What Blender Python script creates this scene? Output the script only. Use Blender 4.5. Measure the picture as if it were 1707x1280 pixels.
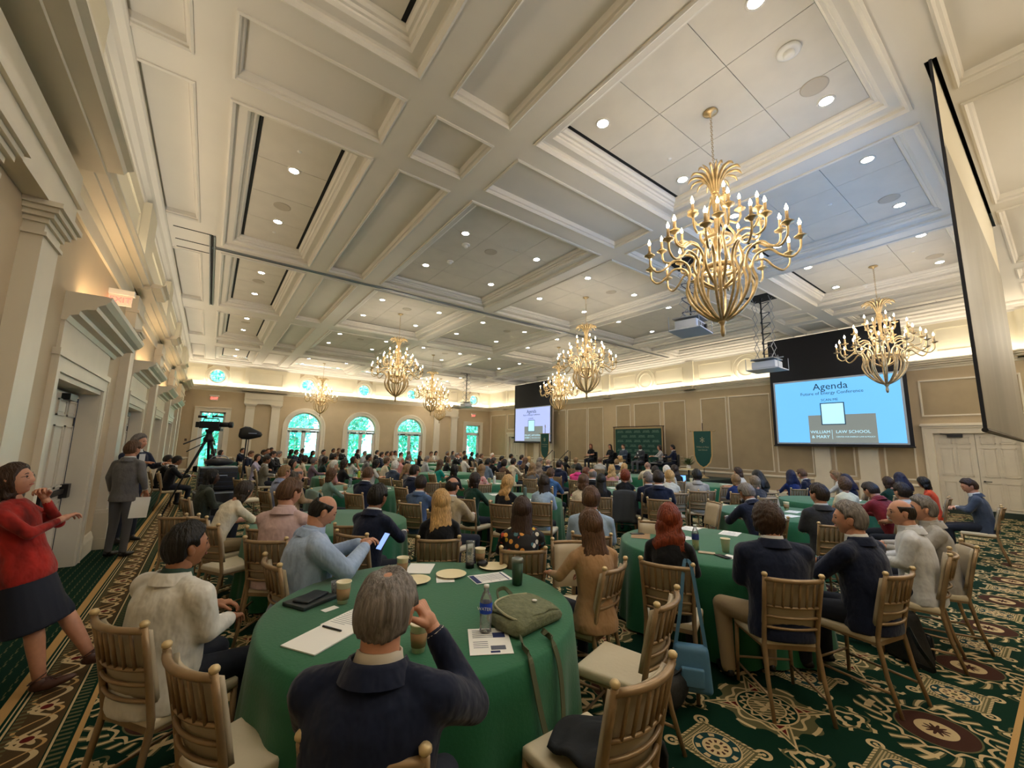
import bpy, bmesh, math, random
import mathutils
import mathutils.noise
import numpy as np
from math import sin, cos, pi, radians, sqrt, atan2
from mathutils import Vector, Matrix
random.seed(7)
sc = bpy.context.scene
C = sc.collection
for o in list(bpy.data.objects):
    bpy.data.objects.remove(o)

# ------------------------------------------------------------------ camera
YAW, PIT, ROL = radians(36.1583), radians(8.4677), radians(1.154)
fw = Vector((sin(YAW)*cos(PIT), cos(YAW)*cos(PIT), sin(PIT)))
rt0 = Vector((cos(YAW), -sin(YAW), 0))
up0 = rt0.cross(fw)
rt = rt0*cos(ROL) + up0*sin(ROL)
up = -rt0*sin(ROL) + up0*cos(ROL)
cam = bpy.data.cameras.new('camera')
cam.sensor_width = 36
cam.lens = 681.86/1707*36
cam.clip_start = .05
cam.clip_end = 300
camo = bpy.data.objects.new('camera', cam)
C.objects.link(camo)
M3 = Matrix((rt, up, -fw)).transposed()
camo.matrix_world = Matrix.Translation((0, 0, 1.75)) @ M3.to_4x4()
sc.camera = camo

# ------------------------------------------------------------------ world, light, exposure
world = bpy.data.worlds.new('world')
sc.world = world
world.use_nodes = True
bg = world.node_tree.nodes['Background']
bg.inputs[0].default_value = (.62, .95, 1, 1)
bg.inputs[1].default_value = 7.0
sc.view_settings.view_transform = 'Standard'
sc.view_settings.look = 'None'
sc.view_settings.gamma = 1
sc.view_settings.use_curve_mapping = False
sc.view_settings.exposure = 0.32
CHAND_W = 95      # watts of each chandelier
DOWN_W = 42        # watts of each recessed downlight
COVE_W = 7         # watts per metre of cove strip
BULB = 40
SCREEN = .85

def lamp(name, kind, loc, energy, color, **kw):
    l = bpy.data.lights.new(name, kind)
    l.energy = energy
    l.color = color
    rot = kw.pop('rot', (0, 0, 0))
    for k, v in kw.items():
        setattr(l, k, v)
    o = bpy.data.objects.new(name, l)
    o.location = loc
    o.rotation_euler = rot
    C.objects.link(o)
    return o

sun = lamp('daylight_sun', 'SUN', (0, 40, 20), 3.0, (1, .95, .85), angle=.02, rot=(radians(35), radians(25), 0))

# unseen bodiless lamps added behind the viewpoint to brighten the right-hand coffers
for x_ in (3.5, 9.5, 15.0):
    lamp('rear_fill_lamp', 'POINT', (x_, -1.7, 4.6), 70, (1, .94, .85), shadow_soft_size=.4)

# ------------------------------------------------------------------ helpers
_ts = bpy.data.scenes.new('scratch'); _vl = _ts.view_layers[0]
def evaluate(o):
    """mesh of an object with its modifiers applied, worked out in a scratch scene"""
    _ts.collection.objects.link(o)
    with bpy.context.temp_override(scene=_ts, view_layer=_vl):
        dg = bpy.context.evaluated_depsgraph_get(); dg.update()
        me = bpy.data.meshes.new_from_object(o.evaluated_get(dg))
    bpy.data.objects.remove(o)
    return me
def S(h):
    h = h.lstrip('#')
    v = [int(h[i:i+2], 16)/255 for i in (0, 2, 4)]
    return tuple(((c/12.92) if c <= .04045 else ((c+.055)/1.055)**2.4) for c in v)

_m = {}
def mat(name, col, rough=.6, metal=0, emit=0, bump=0, bscale=40, var=0, spec=None, sheen=0, stretch=None, trans=0, alpha=None):
    if name in _m:
        return _m[name]
    if isinstance(col, str):
        col = S(col)
    m = bpy.data.materials.new(name)
    m.use_nodes = True
    nt = m.node_tree
    p = nt.nodes['Principled BSDF']
    p.inputs['Base Color'].default_value = (*col, 1)
    p.inputs['Roughness'].default_value = rough
    p.inputs['Metallic'].default_value = metal
    if spec is not None:
        p.inputs['Specular IOR Level'].default_value = spec
    if sheen:
        p.inputs['Sheen Weight'].default_value = sheen
    if trans:
        p.inputs['Transmission Weight'].default_value = trans
    if emit:
        p.inputs['Emission Color'].default_value = (*col, 1)
        p.inputs['Emission Strength'].default_value = emit
    if bump or var:
        tc = nt.nodes.new('ShaderNodeTexCoord')
        mp = nt.nodes.new('ShaderNodeMapping')
        mp.inputs['Scale'].default_value = stretch or (1, 1, 1)
        nt.links.new(tc.outputs['Object'], mp.inputs[0])
        nz = nt.nodes.new('ShaderNodeTexNoise')
        nz.inputs['Scale'].default_value = bscale
        nz.inputs['Detail'].default_value = 3
        nt.links.new(mp.outputs[0], nz.inputs[0])
        if bump:
            b = nt.nodes.new('ShaderNodeBump')
            b.inputs['Strength'].default_value = bump
            b.inputs['Distance'].default_value = .02
            nt.links.new(nz.outputs[0], b.inputs['Height'])
            nt.links.new(b.outputs[0], p.inputs['Normal'])
        if var:
            mx = nt.nodes.new('ShaderNodeMix')
            mx.data_type = 'RGBA'
            mx.inputs[6].default_value = (*[c*(1-var) for c in col], 1)
            mx.inputs[7].default_value = (*[min(1, c*(1+var)) for c in col], 1)
            rp = nt.nodes.new('ShaderNodeMapRange')
            rp.inputs[1].default_value = .3
            rp.inputs[2].default_value = .7
            nt.links.new(nz.outputs[0], rp.inputs[0])
            nt.links.new(rp.outputs[0], mx.inputs[0])
            nt.links.new(mx.outputs[2], p.inputs['Base Color'])
    if emit:
        m.cycles.emission_sampling = 'NONE' if emit > 8 else 'AUTO'
    _m[name] = m
    return m

class MB:
    """collects simple shapes into one mesh"""
    def __init__(s):
        s.v = []; s.f = []; s.mi = []; s.cur = 0
    def quad(s, *p):
        n = len(s.v); s.v += [tuple(q) for q in p]; s.f.append(tuple(range(n, n+len(p)))); s.mi.append(s.cur)
        return s
    def box(s, a, b):
        x0, y0, z0 = a; x1, y1, z1 = b
        if x0 > x1: x0, x1 = x1, x0
        if y0 > y1: y0, y1 = y1, y0
        if z0 > z1: z0, z1 = z1, z0
        n = len(s.v)
        s.v += [(x0,y0,z0),(x1,y0,z0),(x1,y1,z0),(x0,y1,z0),(x0,y0,z1),(x1,y0,z1),(x1,y1,z1),(x0,y1,z1)]
        for f in ((0,3,2,1),(4,5,6,7),(0,1,5,4),(1,2,6,5),(2,3,7,6),(3,0,4,7)):
            s.f.append(tuple(n+i for i in f)); s.mi.append(s.cur)
        return s
    def grid(s, rings, close=True, cap=True):
        """rings: list of equal-length point lists"""
        n = len(s.v); k = len(rings[0])
        for r in rings:
            s.v += [tuple(p) for p in r]
        for i in range(len(rings)-1):
            for j in range(k if close else k-1):
                j2 = (j+1) % k
                s.f.append((n+i*k+j, n+i*k+j2, n+(i+1)*k+j2, n+(i+1)*k+j)); s.mi.append(s.cur)
        if cap and close:
            s.f.append(tuple(n+j for j in reversed(range(k)))); s.mi.append(s.cur)
            m = n+(len(rings)-1)*k
            s.f.append(tuple(m+j for j in range(k))); s.mi.append(s.cur)
        return s
    def tube(s, path, r, seg=8, cap=True):
        pts = [Vector(p) for p in path]
        rr = r if hasattr(r, '__len__') else [r]*len(pts)
        rings = []
        t0 = (pts[1]-pts[0]).normalized()
        ref = Vector((0, 0, 1)) if abs(t0.z) < .9 else Vector((1, 0, 0))
        u = t0.cross(ref).normalized()
        for i, p in enumerate(pts):
            a = pts[max(0, i-1)]; b = pts[min(len(pts)-1, i+1)]
            t = (b-a)
            t = t.normalized() if t.length > 1e-9 else t0
            u = (u - t*u.dot(t))
            u = u.normalized() if u.length > 1e-6 else t.orthogonal().normalized()
            w = t.cross(u)
            rings.append([p + (u*cos(2*pi*j/seg) + w*sin(2*pi*j/seg))*rr[i] for j in range(seg)])
        return s.grid(rings, True, cap)
    def lathe(s, prof, seg=16, at=(0, 0, 0), cap=True):
        rings = [[(at[0]+r*cos(2*pi*j/seg), at[1]+r*sin(2*pi*j/seg), at[2]+z) for j in range(seg)] for r, z in prof]
        return s.grid(rings, True, cap)
    def ell(s, c, r, seg=12, n=8, fn=None):
        rings = []
        for i in range(n+1):
            th = pi*(i+.001)/(n+.002)
            rings.append([(c[0]+r[0]*sin(th)*cos(2*pi*j/seg), c[1]+r[1]*sin(th)*sin(2*pi*j/seg), c[2]-r[2]*cos(th)) for j in range(seg)])
        if fn:
            rings = [[fn(Vector(p)) for p in q] for q in rings]
        return s.grid(rings, True, True)
    def cap(s, a, b, ra, rb, seg=12):
        """capsule with two radii"""
        a = Vector(a); b = Vector(b); d = (b-a); L = d.length; d.normalize()
        path = []; rad = []
        for k in range(4):
            t = (k+.15)/4*pi/2
            path.append(a - d*ra*cos(t)); rad.append(ra*sin(t))
        path.append(a); rad.append(ra); path.append(b); rad.append(rb)
        for k in range(3, -1, -1):
            t = (k+.15)/4*pi/2
            path.append(b + d*rb*cos(t)); rad.append(rb*sin(t))
        return s.tube(path, rad, seg)
    def mesh(s, name, mats, smooth=False):
        me = bpy.data.meshes.new(name)
        me.from_pydata(s.v, [], s.f)
        for m in (mats if isinstance(mats, (list, tuple)) else [mats]):
            me.materials.append(m)
        if any(s.mi):
            me.polygons.foreach_set('material_index', s.mi)
        if smooth:
            me.polygons.foreach_set('use_smooth', [True]*len(me.polygons))
        me.update()
        return me
    def obj(s, name, mats, parent=None, smooth=False, **kw):
        return ob(name, s.mesh(name, mats, smooth), parent, **kw)

def ob(name, data, parent=None, loc=None, rot=None, label=None, cat=None, group=None, kind=None, scale=None):
    o = bpy.data.objects.new(name, data)
    C.objects.link(o)
    if parent is not None:
        o.parent = parent
    if loc is not None: o.location = loc
    if rot is not None: o.rotation_euler = rot
    if scale is not None: o.scale = scale
    tag(o, label, cat, group, kind)
    return o

def tag(o, label=None, cat=None, group=None, kind=None):
    if label: o['label'] = label
    if cat: o['category'] = cat
    if group: o['group'] = group
    if kind: o['kind'] = kind
    return o

def thing(name, label, cat, loc=(0, 0, 0), rz=0, group=None):
    return ob(name, None, None, loc, (0, 0, rz), label, cat, group)

def copy_tree(o, parent=None):
    c = o.copy(); C.objects.link(c); c.parent = parent
    for ch in list(o.children):
        copy_tree(ch, c)
    return c

def rbox(w, d, h, r=.01, seg=3):
    """rounded box mesh builder centred in x,y with base z=0"""
    bm = bmesh.new()
    bmesh.ops.create_cube(bm, size=1)
    for v in bm.verts:
        v.co = Vector((v.co.x*w, v.co.y*d, (v.co.z+.5)*h))
    bmesh.ops.bevel(bm, geom=bm.edges[:], offset=r, segments=seg, affect='EDGES', profile=.6)
    return bm

def bmobj(name, bm, m, parent=None, smooth=True, **kw):
    me = bpy.data.meshes.new(name)
    bm.to_mesh(me); bm.free()
    for x in (m if isinstance(m, (list, tuple)) else [m]):
        me.materials.append(x)
    if smooth:
        me.polygons.foreach_set('use_smooth', [True]*len(me.polygons))
    return ob(name, me, parent, **kw)

def text(name, body, size, loc, rot, m, parent, align='CENTER', ext=.0015, spacing=1, **kw):
    c = bpy.data.curves.new(name, 'FONT')
    c.body = body; c.size = size; c.align_x = align; c.align_y = 'CENTER'; c.extrude = ext
    c.space_character = spacing
    c.resolution_u = 2
    c.materials.append(m)
    me = evaluate(bpy.data.objects.new('tmp', c))
    return ob(name, me, parent, loc, rot, **kw)
# ------------------------------------------------------------------ materials
CREAM = mat('cream_trim_paint', '#e2d8c2', .45, var=.03, bscale=3)
CEIL = mat('ceiling_paint', '#ded8cd', .6, var=.02, bscale=1.5)
TILE = mat('ceiling_tile', '#d8d1c4', .75, var=.04, bscale=2.5)
WALLP = mat('tan_wall_paint', '#c1ad8c', .6, var=.04, bscale=2)
WALLD = mat('tan_wall_inset', '#ab9877', .6, var=.05, bscale=2.5)
FRZ = mat('frieze_paint', '#e4dabf', .55, var=.02, bscale=2)
DOORP = mat('white_door_paint', '#d9d0bd', .4, var=.03, bscale=3)
BLACK = mat('black_metal', '#101012', .4)
SLOT = mat('dark_slot', '#0b0c0c', .8)
TRACK = mat('grey_track_metal', '#8b8f92', .35, .6)
GRILLE = mat('speaker_grille', '#bdb3a2', .8)
GOLD = mat('gilt_bronze', '#c6ac7e', .38, .6, var=.25, bscale=18)
GOLDC = mat('chair_gold_resin', '#9c8260', .38, .35, var=.18, bscale=9)
GOLDK = mat('chair_gold_worn', '#d6bd8d', .4, .3)
VINYL = mat('cream_vinyl', '#d8cbae', .5, bump=.12, bscale=30)
VINYLD = mat('cream_vinyl_back', '#b5a68a', .6)
CLOTH = mat('green_tablecloth', '#07603a', .75, bump=.1, bscale=60, sheen=.2)
CLOTHD = mat('teal_tablecloth', '#0d4a3c', .75, bump=.1, bscale=60)
PAPER = mat('white_paper', '#f0eee6', .7)
INK = mat('grey_ink', '#5a5f6c', .8)
NAVYINK = mat('navy_ink', '#1c2a5c', .8)
CUP = mat('paper_cup', '#eadfbf', .6)
SLEEVE = mat('cup_sleeve', '#9a7a55', .8)
PLATE = mat('paper_plate', '#efe0b4', .6)
CLEAR = None
def glass(name, tint=(1, 1, 1), mixf=.12, milk=0):
    m = bpy.data.materials.new(name); m.use_nodes = True
    nt = m.node_tree; nt.nodes.remove(nt.nodes['Principled BSDF'])
    out = nt.nodes['Material Output']
    t = nt.nodes.new('ShaderNodeBsdfTransparent'); t.inputs[0].default_value = (*tint, 1)
    g = nt.nodes.new('ShaderNodeBsdfGlossy'); g.inputs['Roughness'].default_value = .05
    f = nt.nodes.new('ShaderNodeFresnel'); f.inputs[0].default_value = 1.45
    ad = nt.nodes.new('ShaderNodeMath'); ad.operation = 'ADD'; ad.inputs[1].default_value = mixf
    nt.links.new(f.outputs[0], ad.inputs[0])
    mx = nt.nodes.new('ShaderNodeMixShader')
    nt.links.new(ad.outputs[0], mx.inputs[0]); nt.links.new(t.outputs[0], mx.inputs[1]); nt.links.new(g.outputs[0], mx.inputs[2])
    if milk:
        df = nt.nodes.new('ShaderNodeBsdfDiffuse'); df.inputs[0].default_value = (.85, .9, .92, 1)
        m2 = nt.nodes.new('ShaderNodeMixShader'); m2.inputs[0].default_value = milk
        nt.links.new(mx.outputs[0], m2.inputs[1]); nt.links.new(df.outputs[0], m2.inputs[2]); nt.links.new(m2.outputs[0], out.inputs[0])
    else:
        nt.links.new(mx.outputs[0], out.inputs[0])
    _m[name] = m
    return m
PANE = glass('window_pane', (.72, 1, .97), .0)
CLEAR = glass('clear_plastic', (.97, .98, 1), .05, .14)
SUNLIT = mat('bulb_glow', (1, .78, .45), .5, emit=BULB)
DLGLOW = mat('downlight_glow', (1, .95, .86), .5, emit=30)

# node expressions ------------------------------------------------------------
class X:
    nt = None
    def __init__(s, k): s.k = k
    @staticmethod
    def op(o, *a):
        n = X.nt.nodes.new('ShaderNodeMath'); n.operation = o
        for i, q in enumerate(a):
            if isinstance(q, X): X.nt.links.new(q.k, n.inputs[i])
            else: n.inputs[i].default_value = q
        return X(n.outputs[0])
    def __add__(s, o): return X.op('ADD', s, o)
    __radd__ = __add__
    def __sub__(s, o): return X.op('SUBTRACT', s, o)
    def __rsub__(s, o): return X.op('SUBTRACT', o, s)
    def __mul__(s, o): return X.op('MULTIPLY', s, o)
    __rmul__ = __mul__
    def __truediv__(s, o): return X.op('DIVIDE', s, o)
    def __lt__(s, o): return X.op('LESS_THAN', s, o)
    def __gt__(s, o): return X.op('GREATER_THAN', s, o)
    def __and__(s, o): return X.op('MULTIPLY', s, o)
    def __or__(s, o): return X.op('MAXIMUM', s, o)
    def abs(s): return X.op('ABSOLUTE', s)
    def sin(s): return X.op('SINE', s)
    def cos(s): return X.op('COSINE', s)
    def mod(s, m): return X.op('FLOORED_MODULO', s, m)
def hyp(a, b): return X.op('SQRT', a*a + b*b)
def ang(a, b): return X.op('ARCTAN2', b, a)
def band(v, c, w): return (v-c).abs() < w

def carpet():
    m = bpy.data.materials.new('woven_carpet'); m.use_nodes = True
    nt = m.node_tree; X.nt = nt
    p = nt.nodes['Principled BSDF']; p.inputs['Roughness'].default_value = .95
    p.inputs['Specular IOR Level'].default_value = .1
    tc = nt.nodes.new('ShaderNodeTexCoord'); sp = nt.nodes.new('ShaderNodeSeparateXYZ')
    nz = nt.nodes.new('ShaderNodeTexNoise'); nz.inputs['Scale'].default_value = 9; nz.inputs['Detail'].default_value = 2
    nt.links.new(tc.outputs['Object'], nz.inputs[0])
    nt.links.new(tc.outputs['Object'], sp.inputs[0])
    wob = X(nz.outputs[0])
    x = X(sp.outputs[0]); y = X(sp.outputs[1])
    def cell(v, o, per): return (v-o+per/2).mod(per) - per/2
    G = S('#0a2a1d'); CR = S('#c3ab80'); OL = S('#5d5a3c'); BR = S('#42281f'); RD = S('#5a1a16'); TN = S('#b8925c'); BL = S('#1b3a3a')
    cur = [None]
    def put(mask, col):
        n = nt.nodes.new('ShaderNodeMix'); n.data_type = 'RGBA'
        nt.links.new(mask.k, n.inputs[0])
        if cur[0] is None: n.inputs[6].default_value = (*G, 1)
        else: nt.links.new(cur[0], n.inputs[6])
        n.inputs[7].default_value = (*col, 1)
        cur[0] = n.outputs[2]
    # garlands along the diamond lattice
    lx = cell(x, 3.95, 1.33); ly = cell(y, .72, 1.46)
    q = lx.abs()/.665 + ly.abs()/.73
    t = (lx.abs()-ly.abs())*26
    zig = X.op('PINGPONG', t, 1.0)*.035
    for c in (.86, 1.14):
        put(band(q+zig, c, .026) & (band(lx.abs()-ly.abs(), -.03, .19)), CR)
    # small scattered scrolls
    sx = cell(x, 3.95, .665); sy = cell(y, .72, .73)
    w = hyp(cell(x, 4.28, .665), cell(y, 1.085, .73))
    wa = ang(cell(x, 4.28, .665), cell(y, 1.085, .73))
    put(band(w + (wa*3).sin()*.018, .075, .011) | (w < .022), CR)
    put(band(w + (wa*5).cos()*.02, .11, .008), OL)
    # sun medallion
    r = hyp(lx, ly); a = ang(lx, ly)
    leaf = r < (.37 + (a*4).cos()*.05)
    put(leaf & (((a*22 + r*34).sin() > -.1)), OL)
    put(leaf & (((a*22 + r*34).sin() > .72)), CR)
    put(leaf & band(r, .335, .02) & ((a*4).cos() > .75), CR)
    put(r < .262, G)
    put(band(r + ((a*7).sin()).abs()*.035, .262, .011), CR)
    put(r < .205, OL)
    put(r < .195, BR)
    put(r < .105, CR)
    put(r < (.05 + (a*10).cos()*.018), BR)
    # red star medallion
    dx = cell(x, 3.285, 1.33); dy = cell(y, 1.45, 1.46)
    r = hyp(dx, dy); a = ang(dx, dy)
    st = (dx.abs()-dy.abs()).abs()*1.55 + hyp(dx, dy)*.62
    put(hyp(dx, dy) < (.30 + (a*8).cos()*.03), OL)
    put(band(hyp(dx, dy), .30 + 0*1.0, .012) & ((a*8).cos() > 0), CR)
    put(st < .26, CR); put(st < .235, OL); put(st < .20, CR); put(st < .18, RD)
    put(band((a*8).sin()*.02 + r, .225, .01), CR)
    put(r < .19, CR); put(r < .178, G)
    put(band(r + (a*14).sin()*.014, .145, .01), CR)
    put(r < .12, CR); put(r < .108, OL)
    put((((dx+dy)*160).sin() > .6) & (r < .105), CR)
    put(r < (.045 + (a*4).cos()*.035), CR)
    # rectangles
    for ox, oy in ((3.95+.665, .72), (3.95, 1.45)):
        dx = cell(x, ox, 1.33); dy = cell(y, oy, 1.46)
        mx = X.op('MAXIMUM', dx.abs()/.165, dy.abs()/.185)
        r = hyp(dx, dy); a = ang(dx, dy)
        cd = hyp(dx.abs()-.165, dy.abs()-.19)
        put(band(cd, .035, .01) | (cd < .012), CR)
        put(mx < 1, OL); put(band(mx, .95, .045) & (((dx+dy)*190).sin() > -.4), CR)
        put((mx < .84) & ((((dx+dy)*210).sin()*((dx-dy)*210).sin()) > .15), CR)
        put(mx < 0.0, CR)
        put(r < .135, CR); put(r < .127, BL)
        put(band(r, .105, .013) & ((a*8).cos() > .3), CR)
        put(r < .08, CR); put(band(r, .05, .012) & ((a*10).cos() > .1), BR); put(r < .018, OL)
    # border beside the wall (bands run along y) and a second one along x
    for v, s_, o in ((x, y, 0), (y, x, 1)):
        e = (v + .43) if o == 0 else (v - .43)     # zero on the inner edge, negative outwards
        out = e < 0
        put(out, G)
        put(band(e, -.015, .015), TN)
        put(band(e, -.075, .03) & (((s_*130).sin()) > .2), OL)
        put(band(e, -.115, .006) | band(e, -.365, .006) | band(e, -.39, .004), CR)
        vine = e + .24
        put(vine.abs() < .112, S('#4b3b24'))
        ph = s_*17
        put((vine.abs() < .105) & band(vine + ph.sin()*.07, 0, .016), CR)
        put((vine.abs() < .105) & band(vine - (ph+1.2).sin()*.085, 0, .010), TN)
        fl = hyp(vine, cell(s_, .09, .37))
        fa = ang(vine, cell(s_, .09, .37))
        put((fl < (.06 + (fa*6).cos()*.02)), CR)
        put((fl < .03), RD)
        put(band(e, -.33, .022) & (((s_*130).sin()) > .2), OL)
        put(band(e, -.445, .03), G)
        put(band(e, -.455, .0) , TN)
        put((e < -.41) & (e > -.47), TN)
        far = e < -.475
        put(far, G)
        dash = (cell(e+0.0, .02, .075).abs() < .008) & (((s_*52 + X.op('FLOOR', (e-.0175)/.075)*3.1416).sin()) > .15)
        put(far & dash, OL)
    # yarn variation
    n2 = nt.nodes.new('ShaderNodeTexNoise'); n2.inputs['Scale'].default_value = 260; nt.links.new(tc.outputs['Object'], n2.inputs[0])
    hs = nt.nodes.new('ShaderNodeHueSaturation'); nt.links.new(cur[0], hs.inputs['Color'])
    vv = X(n2.outputs[0])*.7 + .65
    nt.links.new(vv.k, hs.inputs['Value'])
    nt.links.new(hs.outputs[0], p.inputs['Base Color'])
    b = nt.nodes.new('ShaderNodeBump'); b.inputs['Strength'].default_value = .4; b.inputs['Distance'].default_value = .004
    nt.links.new(n2.outputs[0], b.inputs['Height']); nt.links.new(b.outputs[0], p.inputs['Normal'])
    return m
CARPET = carpet()
# ------------------------------------------------------------------ room shell
XL, XR, YB, YF = -1.33, 18.0, -3.2, 27.6
ZS, ZP = 6.04, 6.26
floor = MB().quad((XL-.4, YB, 0), (XR+.4, YB, 0), (XR+.4, YF+.3, 0), (XL-.4, YF+.3, 0)).obj('floor', CARPET, kind='structure', label='patterned dark green carpet with cream medallions')
MB().box((XL-.5, YB-.2, -.3), (XR+.5, YF+.4, -.005)).obj('slab', WALLD, floor)

def W(wall, s, out, z):
    return {'E': (XR-out, s, z), 'N': (s, YF-out, z), 'W': (XL+out, s, z), 'S': (s, YB+out, z)}[wall]

def molding(name, wall, s0, s1, prof, m, parent=None, **kw):
    """extrude an (out, z) outline along a wall"""
    b = MB()
    r0 = [W(wall, s0, o, z) for o, z in prof]; r1 = [W(wall, s1, o, z) for o, z in prof]
    b.grid([r0, r1], True, True)
    return b.obj(name, m, parent, **kw)

def wbox(b, wall, s0, s1, o0, o1, z0, z1):
    a = W(wall, s0, o0, z0); c = W(wall, s1, o1, z1)
    b.box(a, c)

# --- ceiling ---------------------------------------------------------------
XBAND = [('A', -.17, 1.54), ('n', 2.03, 2.86), ('C', 3.38, 6.67), ('D', 7.12, 10.48), ('E', 10.93, 14.22), ('n', 14.74, 15.57), ('F', 16.06, 17.55)]
YBAND = [('r0', .80, 4.10), ('n', 4.57, 5.46), ('r1', 5.92, 10.75), ('r2', 11.32, 15.9), ('r3', 16.75, 21.1), ('n', 21.55, 22.35), ('r4', 23.3, 27.15)]
MAIN = [(-.05, 0), (-.05, -.02), (-.025, -.032), (0, -.01), (.012, 0), (.012, .045), (.04, .055), (.14, .06), (.175, .085), (.175, .115), (.2, .12), (.215, .15), (.245, .155), (.27, .185), (.28, .22)]
NARR = [(-.045, 0), (-.045, -.016), (-.02, -.028), (0, -.006), (0, .02), (.025, .03), (.035, .07), (.045, .10)]
ceil = None
b = MB()
def holes_grid(b, xs, ys, holes):
    for i in range(len(xs)-1):
        for j in range(len(ys)-1):
            cx = (xs[i]+xs[i+1])/2; cy = (ys[j]+ys[j+1])/2
            if any(h[0] < cx < h[1] and h[2] < cy < h[3] for h in holes):
                continue
            b.quad((xs[i], ys[j], ZS), (xs[i], ys[j+1], ZS), (xs[i+1], ys[j+1], ZS), (xs[i+1], ys[j], ZS))
coffers = []
for xn, x0, x1 in XBAND:
    for yn, y0, y1 in YBAND:
        kind = 'main' if xn != 'n' and yn != 'n' else 'narrow'
        coffers.append((kind, xn, yn, x0, x1, y0, y1))
    coffers.append(('narrow', xn, 'back', x0, x1, -2.4, .34))
SLOTX = (5.98, 11.62, .44, .54)
hs = [(c[3], c[4], c[5], c[6]) for c in coffers]
xs = sorted({-.40, XR, 5.98, 11.62} | {c[3] for c in coffers} | {c[4] for c in coffers})
ys = sorted({YB, YF, .44, .54} | {c[5] for c in coffers} | {c[6] for c in coffers})
holes_grid(b, xs, ys, hs + [SLOTX])
AIS = [(-2.4, .6), (1.2, 5.36), (5.9, 9.85), (11.65, 15.75), (16.9, 21.1), (23.3, 27.0)]
ais = [(XL, -.62, a, c) for a, c in AIS]
holes_grid(b, [XL, -.62, -.40], sorted({YB, YF} | {v for a in AIS for v in a}), ais)
ceil = b.obj('ceiling', CEIL, kind='structure', label='cream coffered ballroom ceiling')
MB().box((XL-.3, YB-.2, ZS+.45), (XR+.3, YF+.4, ZS+.6)).obj('roof_deck', CEIL, ceil)

def coffer(x0, x1, y0, y1, prof, m=CEIL, name='coffer_molding'):
    b = MB()
    rings = [[(x0+i, y0+i, ZS+z), (x0+i, y1-i, ZS+z), (x1-i, y1-i, ZS+z), (x1-i, y0+i, ZS+z)] for i, z in prof]
    b.grid(rings, True, False)
    return b
tile_mesh = {}
def tile(x0, x1, y0, y1, z):
    w, d = round(x1-x0-.008, 3), round(y1-y0-.008, 3)
    if (w, d) not in tile_mesh:
        tile_mesh[(w, d)] = MB().box((-w/2, -d/2, 0), (w/2, d/2, .02)).mesh('ceiling_tile', TILE)
    ob('ceiling_tile', tile_mesh[(w, d)], ceil, ((x0+x1)/2, (y0+y1)/2, z))
panels = []
for kind, xn, yn, x0, x1, y0, y1 in coffers:
    if kind == 'narrow':
        bb = coffer(x0, x1, y0, y1, NARR)
        i = .045
        bb.quad((x0+i, y0+i, ZS+.10), (x0+i, y1-i, ZS+.10), (x1-i, y1-i, ZS+.10), (x1-i, y0+i, ZS+.10))
        bb.obj('shallow_coffer', CEIL, ceil)
        continue
    bb = coffer(x0, x1, y0, y1, MAIN); i = .28
    bb.quad((x0+i-.05, y0+i-.05, ZP+.022), (x0+i-.05, y1-i+.05, ZP+.022), (x1-i+.05, y1-i+.05, ZP+.022), (x1-i+.05, y0+i-.05, ZP+.022))
    bb.obj('deep_coffer', CEIL, ceil)
    a0, a1, c0, c1 = x0+i, x1-i, y0+i, y1-i
    panels.append((xn, yn, a0, a1, c0, c1))
    ny = 3 if yn == 'r0' else 4
    if xn in 'AF':
        s = .05
        for sx in (a0, a1-s):
            MB().box((sx, c0, ZP+.006), (sx+s, c1, ZP+.02)).obj('linear_diffuser', SLOT, ceil)
            e = -.022 if sx == a0 else s+.004
            MB().box((sx+e, c0, ZP-.012), (sx+e+.018, c1, ZP+.01)).obj('diffuser_trim', TRACK, ceil)
        a0 += s; a1 -= s
        for j in range(ny):
            tile(a0, a1, c0+(c1-c0)*j/ny, c0+(c1-c0)*(j+1)/ny, ZP)
    else:
        near = yn in ('r1', 'r3')
        s = .05; sy = c0 if near else c1-s
        MB().box((a0, sy, ZP+.006), (a1, sy+s, ZP+.02)).obj('linear_diffuser', SLOT, ceil)
        if near: c0 += s
        else: c1 -= s
        wx = [0, .31, .69, 1]
        for i2 in range(3):
            for j in range(ny):
                tile(a0+(a1-a0)*wx[i2], a0+(a1-a0)*wx[i2+1], c0+(c1-c0)*j/ny, c0+(c1-c0)*(j+1)/ny, ZP)
for a in ais:
    bb = coffer(a[0]-.1, a[1], a[2], a[3], NARR); i = .045
    bb.quad((a[0]-.1, a[2]+i, ZS+.10), (a[0]-.1, a[3]-i, ZS+.10), (a[1]-i, a[3]-i, ZS+.10), (a[1]-i, a[2]+i, ZS+.10))
    bb.obj('aisle_coffer', CEIL, ceil)
# movable-partition tracks
t = thing('partition_track', 'grey metal partition track crossing the ceiling', 'track', (0, 11.05, ZS))
for dy in (-.035, .035):
    MB().box((-.38, dy-.012, -.03), (17.3, dy+.012, .01)).obj('rail', TRACK, t)
MB().box((-.38, -.02, -.012), (17.3, .02, .004)).obj('groove', SLOT, t)
t = thing('partition_track', 'grey metal storage track running along the left ceiling aisle', 'track', (-.38, 10.4, ZS))
for dx in (-.04, .04):
    MB().box((dx-.012, 0, -.03), (dx+.012, 5.6, .01)).obj('rail', TRACK, t)
MB().box((-.02, 0, -.012), (.02, 5.6, .004)).obj('groove', SLOT, t)
for k, yy in enumerate((10.4, 11.05, 11.5)):
    MB().box((XL+.3, yy-.012, ZS-.008), (-.38, yy+.012, ZS+.002)).obj('trim_%d' % (k+1), SLOT, kind='structure')
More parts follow.
